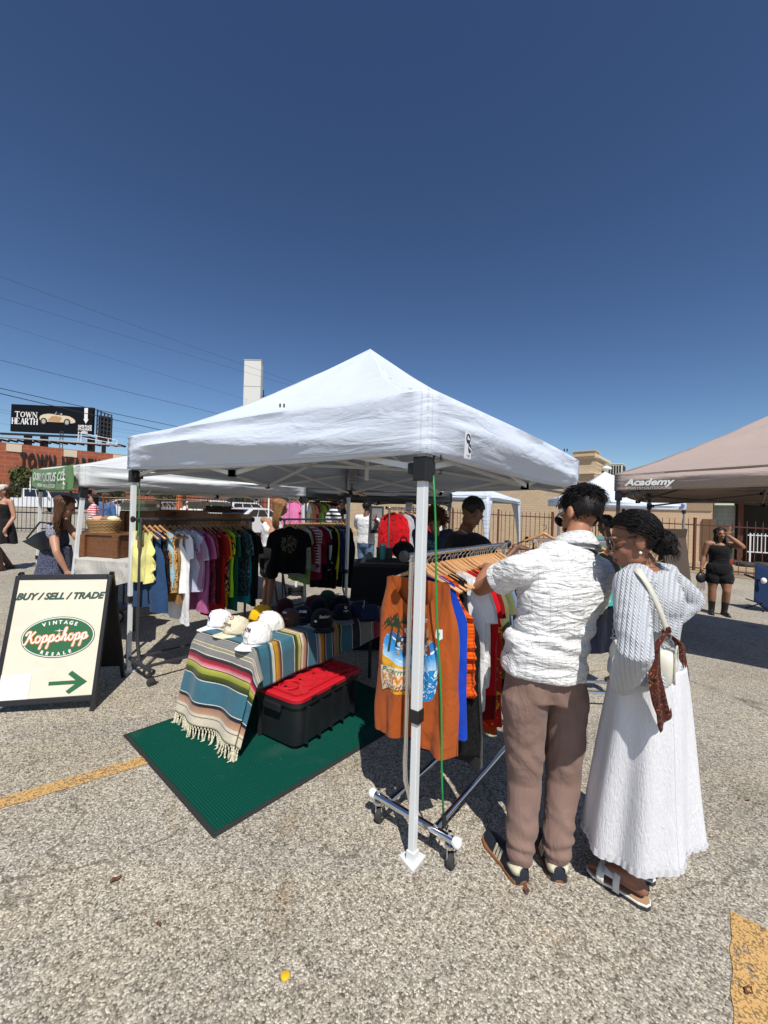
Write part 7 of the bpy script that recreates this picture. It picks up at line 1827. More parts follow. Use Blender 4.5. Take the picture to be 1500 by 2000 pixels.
for sx in (-1, 1):
    mb = MB(); mb.ell(Cn + R @ V((sx * .083, .004, -.046)), (.006, .006, .006), None, 10, 8); obj('earring', mb, M['pearl'], woman, smooth=True)
mb = MB(); mb.ell(Cn + R @ V((0, .086, -.064)), (.021, .0085, .010), R, 12, 8); obj('lips', mb, plain('lips_dark', (.16, .05, .045), .4), woman, smooth=True)
mb = MB(); nk = Jw['neck'] + V((0, 0, -.012)); mb.tube([nk + Rhead(rad(50), rad(22)) @ V((.068 * cos(t), .072 * sin(t), 0)) for t in [i * PI / 16 for i in range(33)]], .0012, 5); obj('necklace', mb, M['gold'], woman)
# shoulder bag with its strap, and the scarf knotted to it
bgm = plain('bag_cream', (.68, .66, .56), .42, bs=.12, bsc=90)
fa_, ra2 = at(1192, 1258, 1.78), at(1324, 1290, 1.61); bd_ = (ra2 - fa_); bl_ = bd_.length; bd_.normalize(); bn_ = V((bd_.y, -bd_.x, 0)).normalized(); bu = bn_.cross(bd_) * -1
if bu.z < 0: bu = -bu
bag = thing('shoulder_bag', 'cream white crescent shoulder bag under the arm of the woman in grey', 'bag', V((lerp(fa_, ra2, .5).x, lerp(fa_, ra2, .5).y, .8)))
mb = MB(); rings = []
for i in range(17):
    q = i / 16; c = lerp(fa_, ra2, q) + bu * (-.014 * sin(PI * q)); e_ = (1 - abs(2 * q - 1) ** 7) ** .5; hh = .016 + .086 * e_; ww = .010 + .040 * e_
    rings.append([c + bn_ * (ww * math.copysign(abs(cos(t)) ** .7, cos(t))) + bu * (hh * sin(t) * (1 if sin(t) < 0 else .62) - .02) for t in [2 * PI * k / 20 for k in range(20)]])
mb.loft(rings); obj('bag_body', mb, bgm, bag, smooth=55)
mb = MB(); mb.tube([lerp(fa_, ra2, q / 10) + bu * (.028 + .02 * sin(PI * q / 10)) + bn_ * .0 for q in range(11)], .004, 6); obj('zip', mb, M['steel'], bag)
mb = MB(); mb.tube([lerp(fa_, ra2, .93) + bn_ * (.056 * cos(t)) * .5 + bu * (-.02 + .075 * sin(t)) + bd_ * .012 for t in [i * PI / 8 for i in range(17)]], .0035, 6); obj('piping', mb, plain('bag_piping', (.5, .48, .4), .5), bag)
rg, fg = at(1303, 1232, 1.60), at(1203, 1212, 1.75)
mb = MB()
for q0_, q1_ in ((rg, lerp(fa_, ra2, .95) + bu * .02), (fg, lerp(fa_, ra2, .06) + bu * .02)):
    d = q1_ - q0_
    mb = MB()
    for k in range(3): c = lerp(q0_, q1_, (k + .5) / 3); mb.tube([c + bd_ * (.009 * cos(t)) + d.normalized() * (.016 * sin(t)) for t in [i * PI / 5 for i in range(11)]], .0028, 5)
    obj('chain_ring', mb, M['steel'], bag)

shp = Jw['shL']; spts = [rg, at(1288, 1190, 1.56), at(1270, 1150, 1.545), at(1252, 1122, 1.56), at(1238, 1112, 1.62), at(1222, 1128, 1.70), at(1210, 1165, 1.765), fg]
mb = MB(); dense = []
for i in range(len(spts) - 1):
    p0, p1, p2, p3 = (spts[max(0, min(len(spts) - 1, j))] for j in (i - 1, i, i + 1, i + 2))
    for k in range(6): t = k / 6; dense.append(.5 * ((2 * p1) + (p2 - p0) * t + (2 * p0 - 5 * p1 + 4 * p2 - p3) * t * t + (3 * p1 - p0 - 3 * p2 + p3) * t ** 3))
dense.append(spts[-1]); sidev = V((.78, .45, .35)).normalized(); vs = []
for i, p in enumerate(dense):
    tt_ = (dense[min(i + 1, len(dense) - 1)] - dense[max(i - 1, 0)]).normalized(); sv = (sidev - tt_ * sidev.dot(tt_)).normalized(); vs += [p + sv * .014, p - sv * .014]
mb.add(vs, [(2 * i, 2 * i + 1, 2 * i + 3, 2 * i + 2) for i in range(len(dense) - 1)]); obj('strap', mb, bgm, bag, smooth=True, solid=.005, offs=0)
scm = cloth('scarf_print', '#4a2219', wr=.4, weave=.3, pat=p_blotch([col('#8a5638'), col('#1c0c0a')], 34, .6, 3))
sc_ = thing('scarf', 'dark brown patterned scarf knotted to the cream shoulder bag', 'scarf', (rg.x, rg.y, .8))
for top_, pts, wd in ((0, [(1298, 1236, 1.582), (1279, 1262, 1.545), (1279, 1320, 1.54), (1288, 1372, 1.545), (1300, 1412, 1.55)], .052), (1, [(1304, 1238, 1.62), (1330, 1262, 1.66), (1334, 1320, 1.675), (1329, 1396, 1.68)], .044)):
    P_ = [at(*p) for p in pts]
    def sf(u, v):
        x = v * (len(P_) - 1); i = min(int(x), len(P_) - 2); c = lerp(P_[i], P_[i + 1], x - i); w2 = wd * sm(.25 + v * 3) * (1 if v < .92 else 1)
        cut = (u - .5) * (.06 if v > .9 else 0)
        return c + V((.93, .3, 0)) * ((u - .5) * w2 * 1.25) + V((.3, -.93, 0)) * (.006 * sin(u * 9 + v * 7)) + V((0, 0, cut * (1 if top_ == 0 else -.7)))
    mb = MB(); mb.grid(sf, 10, 26); obj('scarf_tail', mb, scm, sc_, smooth=True, solid=.002)
mb = MB()
for k in range(5): mb.tube([rg + V((.012 * cos(t + k), .012 * sin(t * 1.3 + k), .012 * sin(t + k * 2))) for t in [i * .7 for i in range(10)]], .006, 6)
obj('knot', mb, scm, sc_, smooth=True)
# ================================================================ other people
def torsoclothes(e, J, mat, infl=.018, sl=.6, t0=-.02, name='shirt', vox=.011, rx=None, amp=.008, k=1.0, arms=True, t1=.975):
    mb = MB(); torso(mb, J, infl, t0, t1, 22, k, 16, rx)
    if arms:
        for n in 'LR': sleeve(mb, J, n, sl, infl * .7)
    return fobj(name, mb, vox, mat, e, 4, folds(amp, 11, J['H'] * 7, (1, 1, 1.8), .4))
def legsclothes(e, J, mat, frac, infl=.02, name='trousers', vox=.012):
    mb = MB(); torso(mb, J, infl, -.16, .2, 20, 1.0, 8)
    for n in 'LR':
        h, kn, an = J['hip' + n], J['knee' + n], J['ank' + n]; s_ = J['H'] / 1.74
        if frac <= 1: q = J.get('lw', 1); limb(mb, [h, lerp(h, kn, frac)], [.1 * s_ * q, (.085 + infl * .6) * s_ * q])
        else: limb(mb, [h, kn, lerp(kn, an, frac - 1)], [.1 * s_, .075 * s_, .062 * s_])
    return fobj(name, mb, vox, mat, e, 3, folds(.007, 9, 3, (1, 1, 1.6), .4))
def ringskirt(e, J, mat, z0, z1, r0, r1, name='skirt', pleat=9, amp=.012, oval=.8, rot=0, solid=.003, c1=None):
    c = J['pel']; rr_ = (J['hipR'] - J['hipL']).normalized(); ff = V((-rr_.y, rr_.x, 0))
    def f(u, v):
        a = u * 2 * PI; r_ = lerp(r0, r1, v) + amp * v * sin(a * pleat + 1) + amp * noise.noise(V((cos(a) * 2, sin(a) * 2, v)))
        q = (c1 - c) * v if c1 else V(); 
        return V((c.x + q.x, c.y + q.y, lerp(z0, z1, v) + .01 * sin(a * 3) * v)) + rr_ * (r_ * cos(a)) + ff * (r_ * oval * sin(a))
    mb = MB(); mb.grid(f, 72, 16); return obj(name, mb, mat, e, smooth=True, solid=solid)
def shoes(e, J, mat, h=.07, top=0):
    for n in 'LR':
        a, t = J['ank' + n], J['toe' + n]; d = t - a; d.z = 0; d.normalize(); g = gz(a.x) if abs(t.z - gz(t.x)) < .15 else t.z - .02; hl = V((a.x, a.y, g)) - d * .05; mb = MB()
        limb(mb, [hl + V((0, 0, .035)), lerp(hl, t, .55) + V((0, 0, g - lerp(hl, t, .55).z + .035)), V((t.x, t.y, g + .028))], [.042, .043, .032])
        if top: limb(mb, [V((hl.x, hl.y, g + .06)) + d * .045, lerp(J['ank' + n], J['knee' + n], top)], [.05, .062])
        fobj('boot' if top else 'shoe', mb, .009, mat, e, 2)
        mb = MB(); mb.bar(hl - d * .04 + V((0, 0, .008)), t + d * .02 + V((0, 0, g - t.z + .008)), .08, .016); obj('sole', mb, M['rubber'], e, bevel=.006)
skt, skl, skd2, skb = skinmat('skin_fair', (.46, .25, .165)), skinmat('skin_light', (.42, .22, .14)), skinmat('skin_deep', (.15, .068, .04)), skinmat('skin_olive', (.30, .15, .085))
def person(label, J, skin, vox=.010, hands=(), feet=False, k=1.0, arms=1.0, legs=1.0, face=True):
    b = J['base']; e = thing('person', label, 'person', b); fobj('body', bodymb(J, k, True, hands, feet, arms, legs), vox, skin, e, 3)
    if face: facebits(e, J['head'], Rhead(*J['headR']), J.get('hs', J['H'] / 1.74), J['woman'])
    return e
def hairobj(e, J, mat, kind='short', puff=1.03, n=0, length=.3, ln=.02, r=.004, curl=.6, ph=(-.3, 1.5), **k):
    mb = MB(); Cn, R = J['head'], Rhead(*J['headR']); s = J.get('hs', J['H'] / 1.74); haircap(mb, Cn, R, s, kind, puff)
    if kind == 'long': longhair(mb, J, s, length, n, rnd, r=r, **k)
    else:
        for i in range(n):
            a = rnd.uniform(0, 2 * PI); p_ = rnd.uniform(*ph)
            if sin(a) * cos(p_) > .4 and p_ < .5: continue
            p, nn = rootpt(Cn, R, s, a, p_, puff); tg_ = V((rnd.gauss(0, 1), rnd.gauss(0, 1), rnd.gauss(0, 1))).normalized(); strand(mb, [p + nn * (ln * q / 4) + tg_ * (curl * ln * sin(q * 1.5) * .6) for q in range(5)], r)
    return obj('hair', mb, mat, e, smooth=True)
def place(px, Y, yaw, H, **k):
    q = at(px, 1000, Y); b = on(q.x, q.y); J = stand(b, yaw, H, **k); J['base'] = b; return J
# vendor in black under the tent
J = place(910, 3.42, rad(-62), 1.80); b = J['base']
J['head'] = at(922, 1001, 3.34); J['neck'] = at(908, 1038, 3.40); J['headR'] = (rad(-58), rad(40), rad(4)); J['chest'] = at(906, 1088, 3.43)
J['shL'] = at(895, 1055, 3.60); J['shR'] = at(940, 1066, 3.24); J['elR'] = at(972, 1110, 3.28); J['wrR'] = at(1010, 1068, 3.34); J['elL'] = at(930, 1110, 3.7); J['wrL'] = at(985, 1105, 3.6)
v_ = person('man in a black t-shirt with a silver chain, head bent over the chrome rack', J, skd2, .009, (('R', (.9, .1, -.1), (0, 0, -1), (0, .9, .3), .4),)); torsoclothes(v_, J, cloth('black_tee', (.012, .012, .014), wr=.5), .03, .75); legsclothes(v_, J, cloth('black_jean', (.015, .016, .02), wr=.4), 1.9); shoes(v_, J, M['black_plastic'])
hairobj(v_, J, M['hair_black'], 'bald', .985, 900, ln=.007, r=.0022)
mb = MB(); nk = J['neck'] - V((0, 0, .02)); Rn = Rhead(rad(-60), rad(38)); mb.tube([nk + Rn @ V((.075 * cos(t), .03 + .13 * sin(t), -.02)) for t in [i * PI / 14 for i in range(29)]], .0022, 5); obj('chain', mb, M['steel'], v_)
# curly haired shopper
J = place(848, 4.75, rad(190), 1.68); J['head'] = at(849, 1022, 4.72); J['neck'] = at(853, 1050, 4.78); J['headR'] = (rad(165), rad(30), 0)
for n, a, c in (('L', (876, 1110, 4.66), (846, 1092, 4.45)), ('R', (826, 1108, 4.66), (838, 1090, 4.45))): J['el' + n] = at(*a); J['wr' + n] = at(*c)
v_ = person('shopper with curly reddish hair and a slate blue t-shirt, looking down', J, skb, .011, (('L', (-.7, -.5, .2), (-.3, .3, -.6), (0, 0, 1), .6), ('R', (.7, -.5, .2), (.3, .3, -.6), (0, 0, 1), .6))); torsoclothes(v_, J, cloth('slate_tee', '#2b3448', wr=.5), .022, .7); legsclothes(v_, J, cloth('dark_jean', '#1c2230'), 1.9); shoes(v_, J, M['black_plastic']); hairobj(v_, J, M['hair_auburn'], 'short', 1.1, 700, ln=.07, r=.007, curl=1.0)
mb = MB(); mb.add([at(828, 1052, 4.6), at(852, 1058, 4.55), at(850, 1088, 4.55), at(826, 1084, 4.6)], [(0, 1, 2, 3)]); tag(obj('folded_garment', mb, cloth('paisley', '#22364a', pat=flor('#7d97a8', s=40)), solid=.03), 'blue patterned garment held up by the curly haired shopper', 'garment')
# woman in the white tank top
J = place(527, 6.02, rad(-46), 1.68, woman=True, stance=.07); J['head'] = at(548, 992, 5.93); J['neck'] = at(536, 1020, 6.0); J['headR'] = (rad(-55), rad(24), rad(4))
J['shR'] = at(531, 1044, 5.86); J['elR'] = at(553, 1062, 5.66); J['wrR'] = at(578, 1040, 5.62); J['elL'] = at(556, 1060, 6.1); J['wrL'] = at(575, 1042, 5.85); 
v_ = person('woman with long light brown hair in a white tank top and black shorts', J, skl, .010, (('R', (.7, -.2, .3), (.2, .3, -.8), (0, 0, 1), .7), ('L', (.6, -.5, .2), (.2, .3, -.8), (0, 0, 1), .7)), legs=1.0); torsoclothes(v_, J, cloth('white_tank', (.74, .74, .74), wr=.4), .012, arms=False, t1=.84, name='tank_top'); legsclothes(v_, J, cloth('black_short', (.012, .012, .014)), .68, .035, 'shorts'); shoes(v_, J, plain('pink_shoe', (.5, .06, .2), .5))
hairobj(v_, J, M['hair_blonde'], 'long', 1.05, 260, .30, r=.007, fwd=.25)
for sx in (-1, 1):
    mb = MB(); a = lerp(J['neck'], J['shR' if sx > 0 else 'shL'], .55); mb.tube([a - V((0, 0, .13)) + J['f'] * .10, a + V((0, 0, .028)) + J['f'] * .02, a - V((0, 0, .12)) - J['f'] * .09], .010, 6, .5); obj('shoulder_strap', mb, M['sign_white'], v_)
mb = MB(); Cn, R = J['head'], Rhead(*J['headR'])
for sx in (-1, 1): mb.tube([Cn + R @ V((sx * .033 + .026 * cos(t), .098, .006 + .022 * sin(t))) for t in [i * PI / 6 for i in range(13)]], .003, 5); mb.tube([Cn + R @ V((sx * .06, .09, .01)), Cn + R @ V((sx * .076, 0, .014))], .0025, 5)
obj('glasses', mb, M['black_plastic'], v_)
# woman in the patterned dress by the old tent
J = place(112, 4.72, rad(-58), 1.66, woman=True); J['head'] = at(128, 990, 4.62); J['neck'] = at(112, 1020, 4.72); J['headR'] = (rad(-62), rad(26), rad(3)); J['chest'] = at(107, 1065, 4.74)
J['shR'] = at(103, 1036, 4.58); J['elR'] = at(110, 1078, 4.46); J['wrR'] = at(130, 1116, 4.52); J['elL'] = at(150, 1050, 4.74); J['wrL'] = at(186, 1030, 4.6)
v_ = person('woman with long brown hair in a navy patterned dress leaning over a basket', J, skt, .009, (('R', (.35, .1, -.9), (.3, .5, 0), (.6, .3, .3), .3), ('L', (.8, -.1, -.2), (0, 0, -1), (0, .7, .3), .5))); dm = cloth('navy_print', '#1a1d33', wr=.4, pat=p_leopard(col('#7f839c'), col('#15172b'), 190))
torsoclothes(v_, J, dm, .014, arms=False, t1=.9, name='dress_bodice'); ringskirt(v_, J, dm, J['pel'].z + .10, J['pel'].z - .52, .17, .30, 'dress_skirt', 8, .014); shoes(v_, J, M['dark_wood']); hairobj(v_, J, M['hair_brown'], 'long', 1.05, 300, .36, r=.007, fwd=.2)
for n in 'LR':
    mb = MB(); limb(mb, [J['sh' + n] + V((0, 0, .03)), lerp(J['sh' + n], J['el' + n], .18)], [.068, .066]); obj('ruffle_sleeve', mb, cloth('ruffle_print', '#3a3d58', pat=p_leopard(col('#e0e0e8'), col('#3a3d58'), 190)), v_, smooth=True)
bk = thing('tote_bag', 'glossy black leather tote bag on the shoulder of the woman in the dress', 'bag', at(78, 1070, 4.5)); mb = MB(); A, B2, C2, D2 = at(43, 1057, 4.78), at(96, 1032, 4.58), at(100, 1075, 4.5), at(83, 1078, 4.52)
def bgf(u, v):
    top = lerp(A, B2, u); bot = lerp(lerp(A, D2, .9), C2, u); q = lerp(top, bot, v); return q
for sgn in (-1, 1): mb.grid(lambda u, v: bgf(u, v) + V((.5, -.85, 0)) * (sgn * .055 * sin(PI * min(1, v * .8 + .1)) * sin(PI * min(.98, max(.04, u)))) + V((0, 0, -.01 * sin(u * 8))), 14, 10)
obj('bag_body', mb, plain('black_leather', (.009, .009, .010), .42, bs=.15, bsc=8, spec=.15), bk, smooth=True, solid=.004)
mb = MB(); mb.tube([at(52, 1052, 4.74), at(78, 1020, 4.6), at(100, 1022, 4.52), at(94, 1034, 4.56)], .010, 6); obj('strap', mb, plain('black_leather_strap', (.015, .015, .016), .35), bk, smooth=True)
# woman walking at the far left
J = place(6, 8.1, rad(170), 1.68, woman=True); f = J['f']; J['kneeL'] += f * .16 + V((0, 0, .03)); J['ankL'] += f * .10; J['toeL'] += f * .12; J['kneeR'] += f * .03; J['ankR'] -= f * .2; J['toeR'] -= f * .18; J['headR'] = (rad(168), rad(12), 0); J['wrL'] += f * .1; J['elL'] += J['r'] * -.02
v_ = person('woman in a cap, black camisole, slit skirt and tall boots walking by the fence', J, skt, .013, (('L', (.1, 0, -1), (.8, 0, 0), (0, -1, 0), .4), ('R', (-.1, 0, -1), (-.8, 0, 0), (0, -1, 0), .4))); bmt = cloth('black_cami', (.014, .013, .013)); torsoclothes(v_, J, bmt, .012, arms=False, t1=.8, name='camisole'); ringskirt(v_, J, bmt, J['pel'].z + .12, J['pel'].z - .36, .165, .25, 'skirt', 6, .03); shoes(v_, J, plain('brown_boot', (.06, .025, .015), .5), top=.85); hairobj(v_, J, M['hair_brown'], 'long', 1.04, 120, .22, r=.008)
mb = MB(); Cn, R = J['head'], Rhead(*J['headR']); rings = [[Cn + R @ V((a_ * cos(t), a_ * 1.15 * sin(t) - .01, z)) for t in [2 * PI * i / 16 for i in range(16)]] for a_, z in ((.088, .045), (.088, .09), (.06, .125), (.01, .135))]; mb.loft(rings); mb.prism([(-.07, .07), (.07, .07), (.05, .17), (-.05, .17)], .008, plane(Cn + R @ V((0, 0, .055)), R @ V((1, 0, 0)), R @ V((0, 1, -.15)))); obj('cap', mb, cloth('beige_cap', '#c8bfae'), v_, smooth=40)
mb = MB(); mb.tube([J['pel'] + V((0, 0, .1)) + V((.158 * cos(t), .125 * sin(t), 0)) for t in [i * PI / 10 for i in range(21)]], .02, 6, .5); be = obj('belt', mb, plain('belt_brown', (.05, .025, .015), .4), v_, smooth=True); mb = MB(); q = J['pel'] + V((0, 0, .1)) + f * .135; mb.tube([q + V((.03 * cos(t), 0, .025 * sin(t))) for t in [i * PI / 6 for i in range(13)]], .005, 5); obj('buckle', mb, M['gold'], be)
# woman in black at the right, hand in her hair
J = place(1408, 7.75, rad(152), 1.64, woman=True, wide=1.1, stance=.10); J['lw'] = 1.22;  f, r = J['f'], J['r']; J['headR'] = (rad(160), rad(4), rad(6))
J['elL'] = J['shL'] - r * .12 + f * .16 - V((0, 0, .02)); J['wrL'] = J['head'] - r * .085 + f * .08 + V((0, 0, -.01)); J['elR'] = J['shR'] + r * .05 - V((0, 0, .25)) - f * .02; J['wrR'] = J['elR'] + r * .05 - V((0, 0, .22)) + f * .08; J['kneeL'] += f * .06; J['ankL'] -= f * .02
v_ = person('woman in a black tank top, shorts and tall boots with one hand in her hair', J, skb, .010, (('L', (.25, .1, .9), (.8, .3, 0), (.2, -.6, .3), .12), ('R', (-.1, -.1, -.9), (.7, 0, 0), (0, -1, 0), .5)), k=1.12, arms=1.15, legs=1.2); torsoclothes(v_, J, cloth('black_top', (.010, .010, .011)), .018, arms=False, t1=.86, name='tank_top', k=1.18); legsclothes(v_, J, cloth('black_short2', (.010, .010, .011)), .42, .05, 'shorts'); shoes(v_, J, plain('black_boot', (.012, .012, .013), .4), top=.62); hairobj(v_, J, M['hair_black'], 'long', 1.06, 280, .36, r=.010, wave=.03, fwd=.6, back=.0, spread=.12)
for n in 'LR': mb = MB(); a = lerp(J['neck'], J['sh' + n], .6); mb.tube([a - V((0, 0, .15)) + f * .13, a + V((0, 0, .03)) + f * .03, a - V((0, 0, .12)) - f * .10], .017, 6, .5); obj('shoulder_strap', mb, M['black_plastic'], v_)
ph_ = thing('black_handbag', 'small black fringed handbag held low by the woman in black', 'bag', J['wrR'] - V((0, 0, .2))); q = J['wrR'] + V((0, 0, -.08)); mb = MB(); mb.ell(q - V((0, 0, .10)), (.10, .05, .10)); obj('bag_body', mb, M['black_plastic'], ph_, smooth=True); mb = MB(); mb.tube([q - V((.08, 0, .05)), q + V((0, 0, .05)), q + V((.08, 0, -.05))], .008, 6); obj('strap', mb, M['black_plastic'], ph_)
mb = MB()
for i in range(8): mb.tube([q + V((-.07 + .02 * i, 0, -.17)), q + V((-.075 + .022 * i, .01, -.36 + .03 * (i % 3)))], .004, 4)
obj('fringe', mb, M['black_plastic'], ph_)
# man in the white t-shirt holding a framed picture
J = place(716, 8.3, rad(-30), 1.76); J['headR'] = (rad(-35), rad(18), 0); J['elR'] = at(737, 1020, 8.0); J['wrR'] = at(730, 1014, 7.8); J['elL'] = J['shL'] + V((-.03, .2, -.2)); J['wrL'] = J['elL'] + V((.15, .1, .06))
v_ = person('man in a white t-shirt and jeans seen from behind holding a framed picture', J, skd2, .012, (('R', (.3, .3, .3), (-.7, 0, 0), (0, 0, 1), .5),)); torsoclothes(v_, J, cloth('white_tee', (.72, .72, .73), wr=.5), .03, .7); legsclothes(v_, J, cloth('blue_jean', '#5f7896'), 1.9); shoes(v_, J, M['white_paint']); hairobj(v_, J, M['hair_black'], 'short', 1.04, 260, ln=.02, r=.005)
a = at(736, 1012, 8.0); fr_ = thing('picture_frame', 'dark framed picture leaning by the man in the white t-shirt', 'picture', a); mb = MB(); PX = plane(a - V((.14, 0, .30)), (.95, .3, 0), (0, .15, 1)); mb.box((.14, .27, 0), (.28, .54, .03), PX); obj('frame', mb, M['black_plastic'], fr_); mb = MB(); mb.box((.14, .28, .018), (.21, .43, .004), PX); obj('print', mb, plain('grey_print', (.16, .16, .16), .7, var=.6), fr_)
# man in the striped t-shirt bending over
J = place(652, 9.2, rad(-75), 1.72); J['head'] = at(667, 985, 9.0); J['neck'] = at(658, 992, 9.1); J['chest'] = at(648, 1012, 9.2); J['headR'] = (rad(-75), rad(45), 0); J['shL'] = at(652, 998, 9.35); J['shR'] = at(652, 998, 8.95); J['elR'] = at(664, 1014, 8.9); J['wrR'] = at(672, 1030, 8.9); J['elL'] = at(664, 1014, 9.3); J['wrL'] = at(674, 1026, 9.2)
v_ = person('man in a black and white striped t-shirt bending over a rack', J, skd2, .013, ()); torsoclothes(v_, J, cloth('stripe_tee', '#dcdcdc', pat=p_stripe(col('#14161c'), 12)), .03, .8); legsclothes(v_, J, cloth('black_jean2', '#15171c'), 1.9); shoes(v_, J, M['black_plastic']); hairobj(v_, J, M['hair_black'], 'short', 1.08, 300, ln=.03, r=.006)
# two shoppers beyond the old tent
J = place(206, 11.5, rad(20), 1.68, woman=True); J['elL'] = J['shL'] + V((-.06, .1, -.2)); J['wrL'] = J['elL'] + V((.12, .15, .15)); v_ = person('woman in a blue denim shirt dress browsing beyond the basket', J, skl, .015, ()); dn_ = cloth('denim', '#4a6a99'); torsoclothes(v_, J, dn_, .02, 1.5, vox=.015); ringskirt(v_, J, dn_, J['pel'].z + .1, J['pel'].z - .35, .19, .24, 'dress_skirt', 6, .015); shoes(v_, J, M['white_paint']); hairobj(v_, J, M['hair_brown'], 'long', 1.05, 120, .25, r=.009)
J = place(183, 10.6, rad(120), 1.6, woman=True); v_ = person('person in a pink and white striped top beyond the basket', J, skt, .015, ()); torsoclothes(v_, J, cloth('pink_stripe', '#e6d8d6', pat=p_stripe(col('#c23b50'), 17)), .02, .8, vox=.015); legsclothes(v_, J, cloth('pale_jean', '#b5a58a'), 1.9, vox=.015); shoes(v_, J, M['white_paint']); hairobj(v_, J, M['hair_black'], 'long', 1.05, 100, .2, r=.009)
# person in green behind the man's shoulder
J = place(1186, 5.2, rad(20), 1.68); J['headR'] = (rad(30), rad(20), 0); v_ = person('person in a sage green t-shirt between the man and the woman in front', J, skd2, .012, ()); torsoclothes(v_, J, cloth('sage_tee', '#5d7a70'), .03, .75); legsclothes(v_, J, cloth('black_trouser3', '#15171c'), 1.9); shoes(v_, J, M['black_plastic']); hairobj(v_, J, M['hair_black'], 'short', 1.05, 200, ln=.02, r=.005)

# ================================================================ props around the stall
# rack behind the couple
R4a = V((1.35, 3.62, 0)); R4 = rack('garment_rack', 'chrome rack with a teal shirt between the man and the woman in grey', R4a, R4a + U1 * -1.05 * -1 * -1 if 0 else R4a + V((.80, .02, 0)), 1.37, .42, M['chrome'], M['black_plastic'], .014, 'wooden hanger on the rack behind the couple', 'hangers behind the couple')
hd4 = math.atan2(R4['d'].y, R4['d'].x)
for t, gk, mt, lb, ct, nmx in ((.70, dict(Ln=.52, W=.5, sl='short'), K('#1fb5a2'), 'turquoise t-shirt behind the shoulder of the woman in grey', 't-shirt', 't_shirt'), (.76, dict(Ln=.62, W=.46, sl='tank'), K('#b58a55', pat=p_leopard(col('#4d2f17'), col('#0c0805'), 40)), 'leopard print top below the turquoise one', 'tank top', 'tank_top'),
                               (.62, dict(Ln=.95, W=.5, sl='short'), K('#14182a'), 'long navy dress behind the turquoise t-shirt', 'dress', 'dress'), (.5, dict(Ln=.8, W=.5, sl='short'), K('#101013'), 'black dress hidden mostly behind the man', 'dress', 'dress'), (.42, dict(Ln=.6, W=.5, sl='short'), K('#5a5d63'), 'grey t-shirt hidden mostly behind the man', 't-shirt', 't_shirt')):
    o = hang(t, R4, garment(seed=int(t * 100), **gk), mt, lb, ct, nmx, rad(35), chrome=True)
for k in range(16): hanger(R4['p0'] + R4['d'] * (.0 + k * .022) - V((0, 0, .068)), hd4 + rad(85) + rnd.uniform(-.1, .1), False, R4['hl'], R4['hg'], True)
P = at(1062, 1043, 3.5); hanger(P, rad(-20), False, 'pale wooden hanger lying across the end of the rack behind the couple', 'loose hanger')
# black draped table with bits and pieces
tb = thing('draped_table', 'table under a black floor length cloth behind the hats', 'table', on(.03, 5.15)); mb = MB(); TX, TY = V((.8, -.25, 0)).normalized(), V((.25, .8, 0)).normalized()
c = on(.14, 5.05); zt = 1.0
mb.box(c + V((0, 0, zt - .03)), (.8, .6, .04), None); obj('table_top', mb, M['dark_wood'], tb)
mb = MB(); per = [V((a, b2, 0)) for a, b2 in ((-.46, -.36), (.46, -.36), (.46, .36), (-.46, .36))]
def clf(u, v):
    k = int(u * 4) % 4; f_ = u * 4 - int(u * 4); q = lerp(per[k], per[(k + 1) % 4], f_) if u < 1 else per[0]
    if v < .1: q = q * (v / .1); return c + q + V((0, 0, zt - .005))
    w_ = (v - .1) / .9; o_ = q.normalized() * (.02 + .03 * w_ * sin(u * 60) + .05 * w_); p = c + q + o_; p.z = lerp(zt - .005, gz(p.x) + .01, w_); return p
mb.grid(clf, 96, 14); obj('cloth', mb, cloth('black_drape', (.010, .010, .011), wr=.3), tb, smooth=60)
q = at(747, 1096, 5.0); bt = thing('drink_tumbler', 'teal drinking tumbler standing on the black draped table', 'tumbler', (q.x, q.y, zt)); mb = MB(); mb.tube([q * 0 + V((0, 0, z)) for z in (0, .004, .12, .17, .172)], [.03, .036, .04, .04, .036], 16); obj('body', mb, plain('teal_enamel', (.04, .28, .25), .35), bt, world=False, smooth=40); mb = MB(); mb.tube([V((0, 0, z)) for z in (.172, .18, .19)], [.04, .041, .036], 16); obj('lid', mb, M['steel'], bt, world=False, smooth=40)
for (dx, dy, w_, h, cc, lb, nm_, ct) in ((-.30, -.1, .10, .09, '#5b6f73', 'small glass jar on the black draped table', 'glass_jar', 'jar'), (.30, -.12, .16, .08, '#b9bcc0', 'pale cardboard box lid beside the tumbler', 'cardboard_box', 'box'), (-.12, .1, .2, .12, '#3c3f45', 'dark grey box on the black draped table', 'cardboard_box', 'box')):
    q = c + V((dx, dy, zt)); mb = MB(); 
    if 'jar' in nm_: mb.tube([V((0, 0, z)) for z in (0, .01, h * .7, h * .8, h)], [.03, .04, .04, .025, .028], 14)
    else: mb.box((0, 0, h / 2), (w_, w_ * .8, h)); mb.box((0, 0, h + .006), (w_ * 1.04, w_ * .84, .012))
    o = obj(nm_, mb, plain('prop', cc, .5), loc=(q.x, q.y, zt), world=False, bevel=.003); tag(o, lb, ct)
bpk = thing('backpack', 'black backpack on the black draped table', 'bag', (c.x + .12, c.y + .15, zt)); mb = MB(); mb.ell((0, 0, .10), (.14, .10, .12)); mb.ell((0, -.08, .08), (.10, .05, .07)); obj('bag_body', mb, cloth('nylon', (.015, .015, .017)), bpk, world=False, smooth=True); mb = MB(); mb.tube([(-.05, 0, .2), (-.03, 0, .26), (.03, 0, .26), (.05, 0, .2)], .01, 6); obj('handle', mb, M['black_plastic'], bpk, world=False)
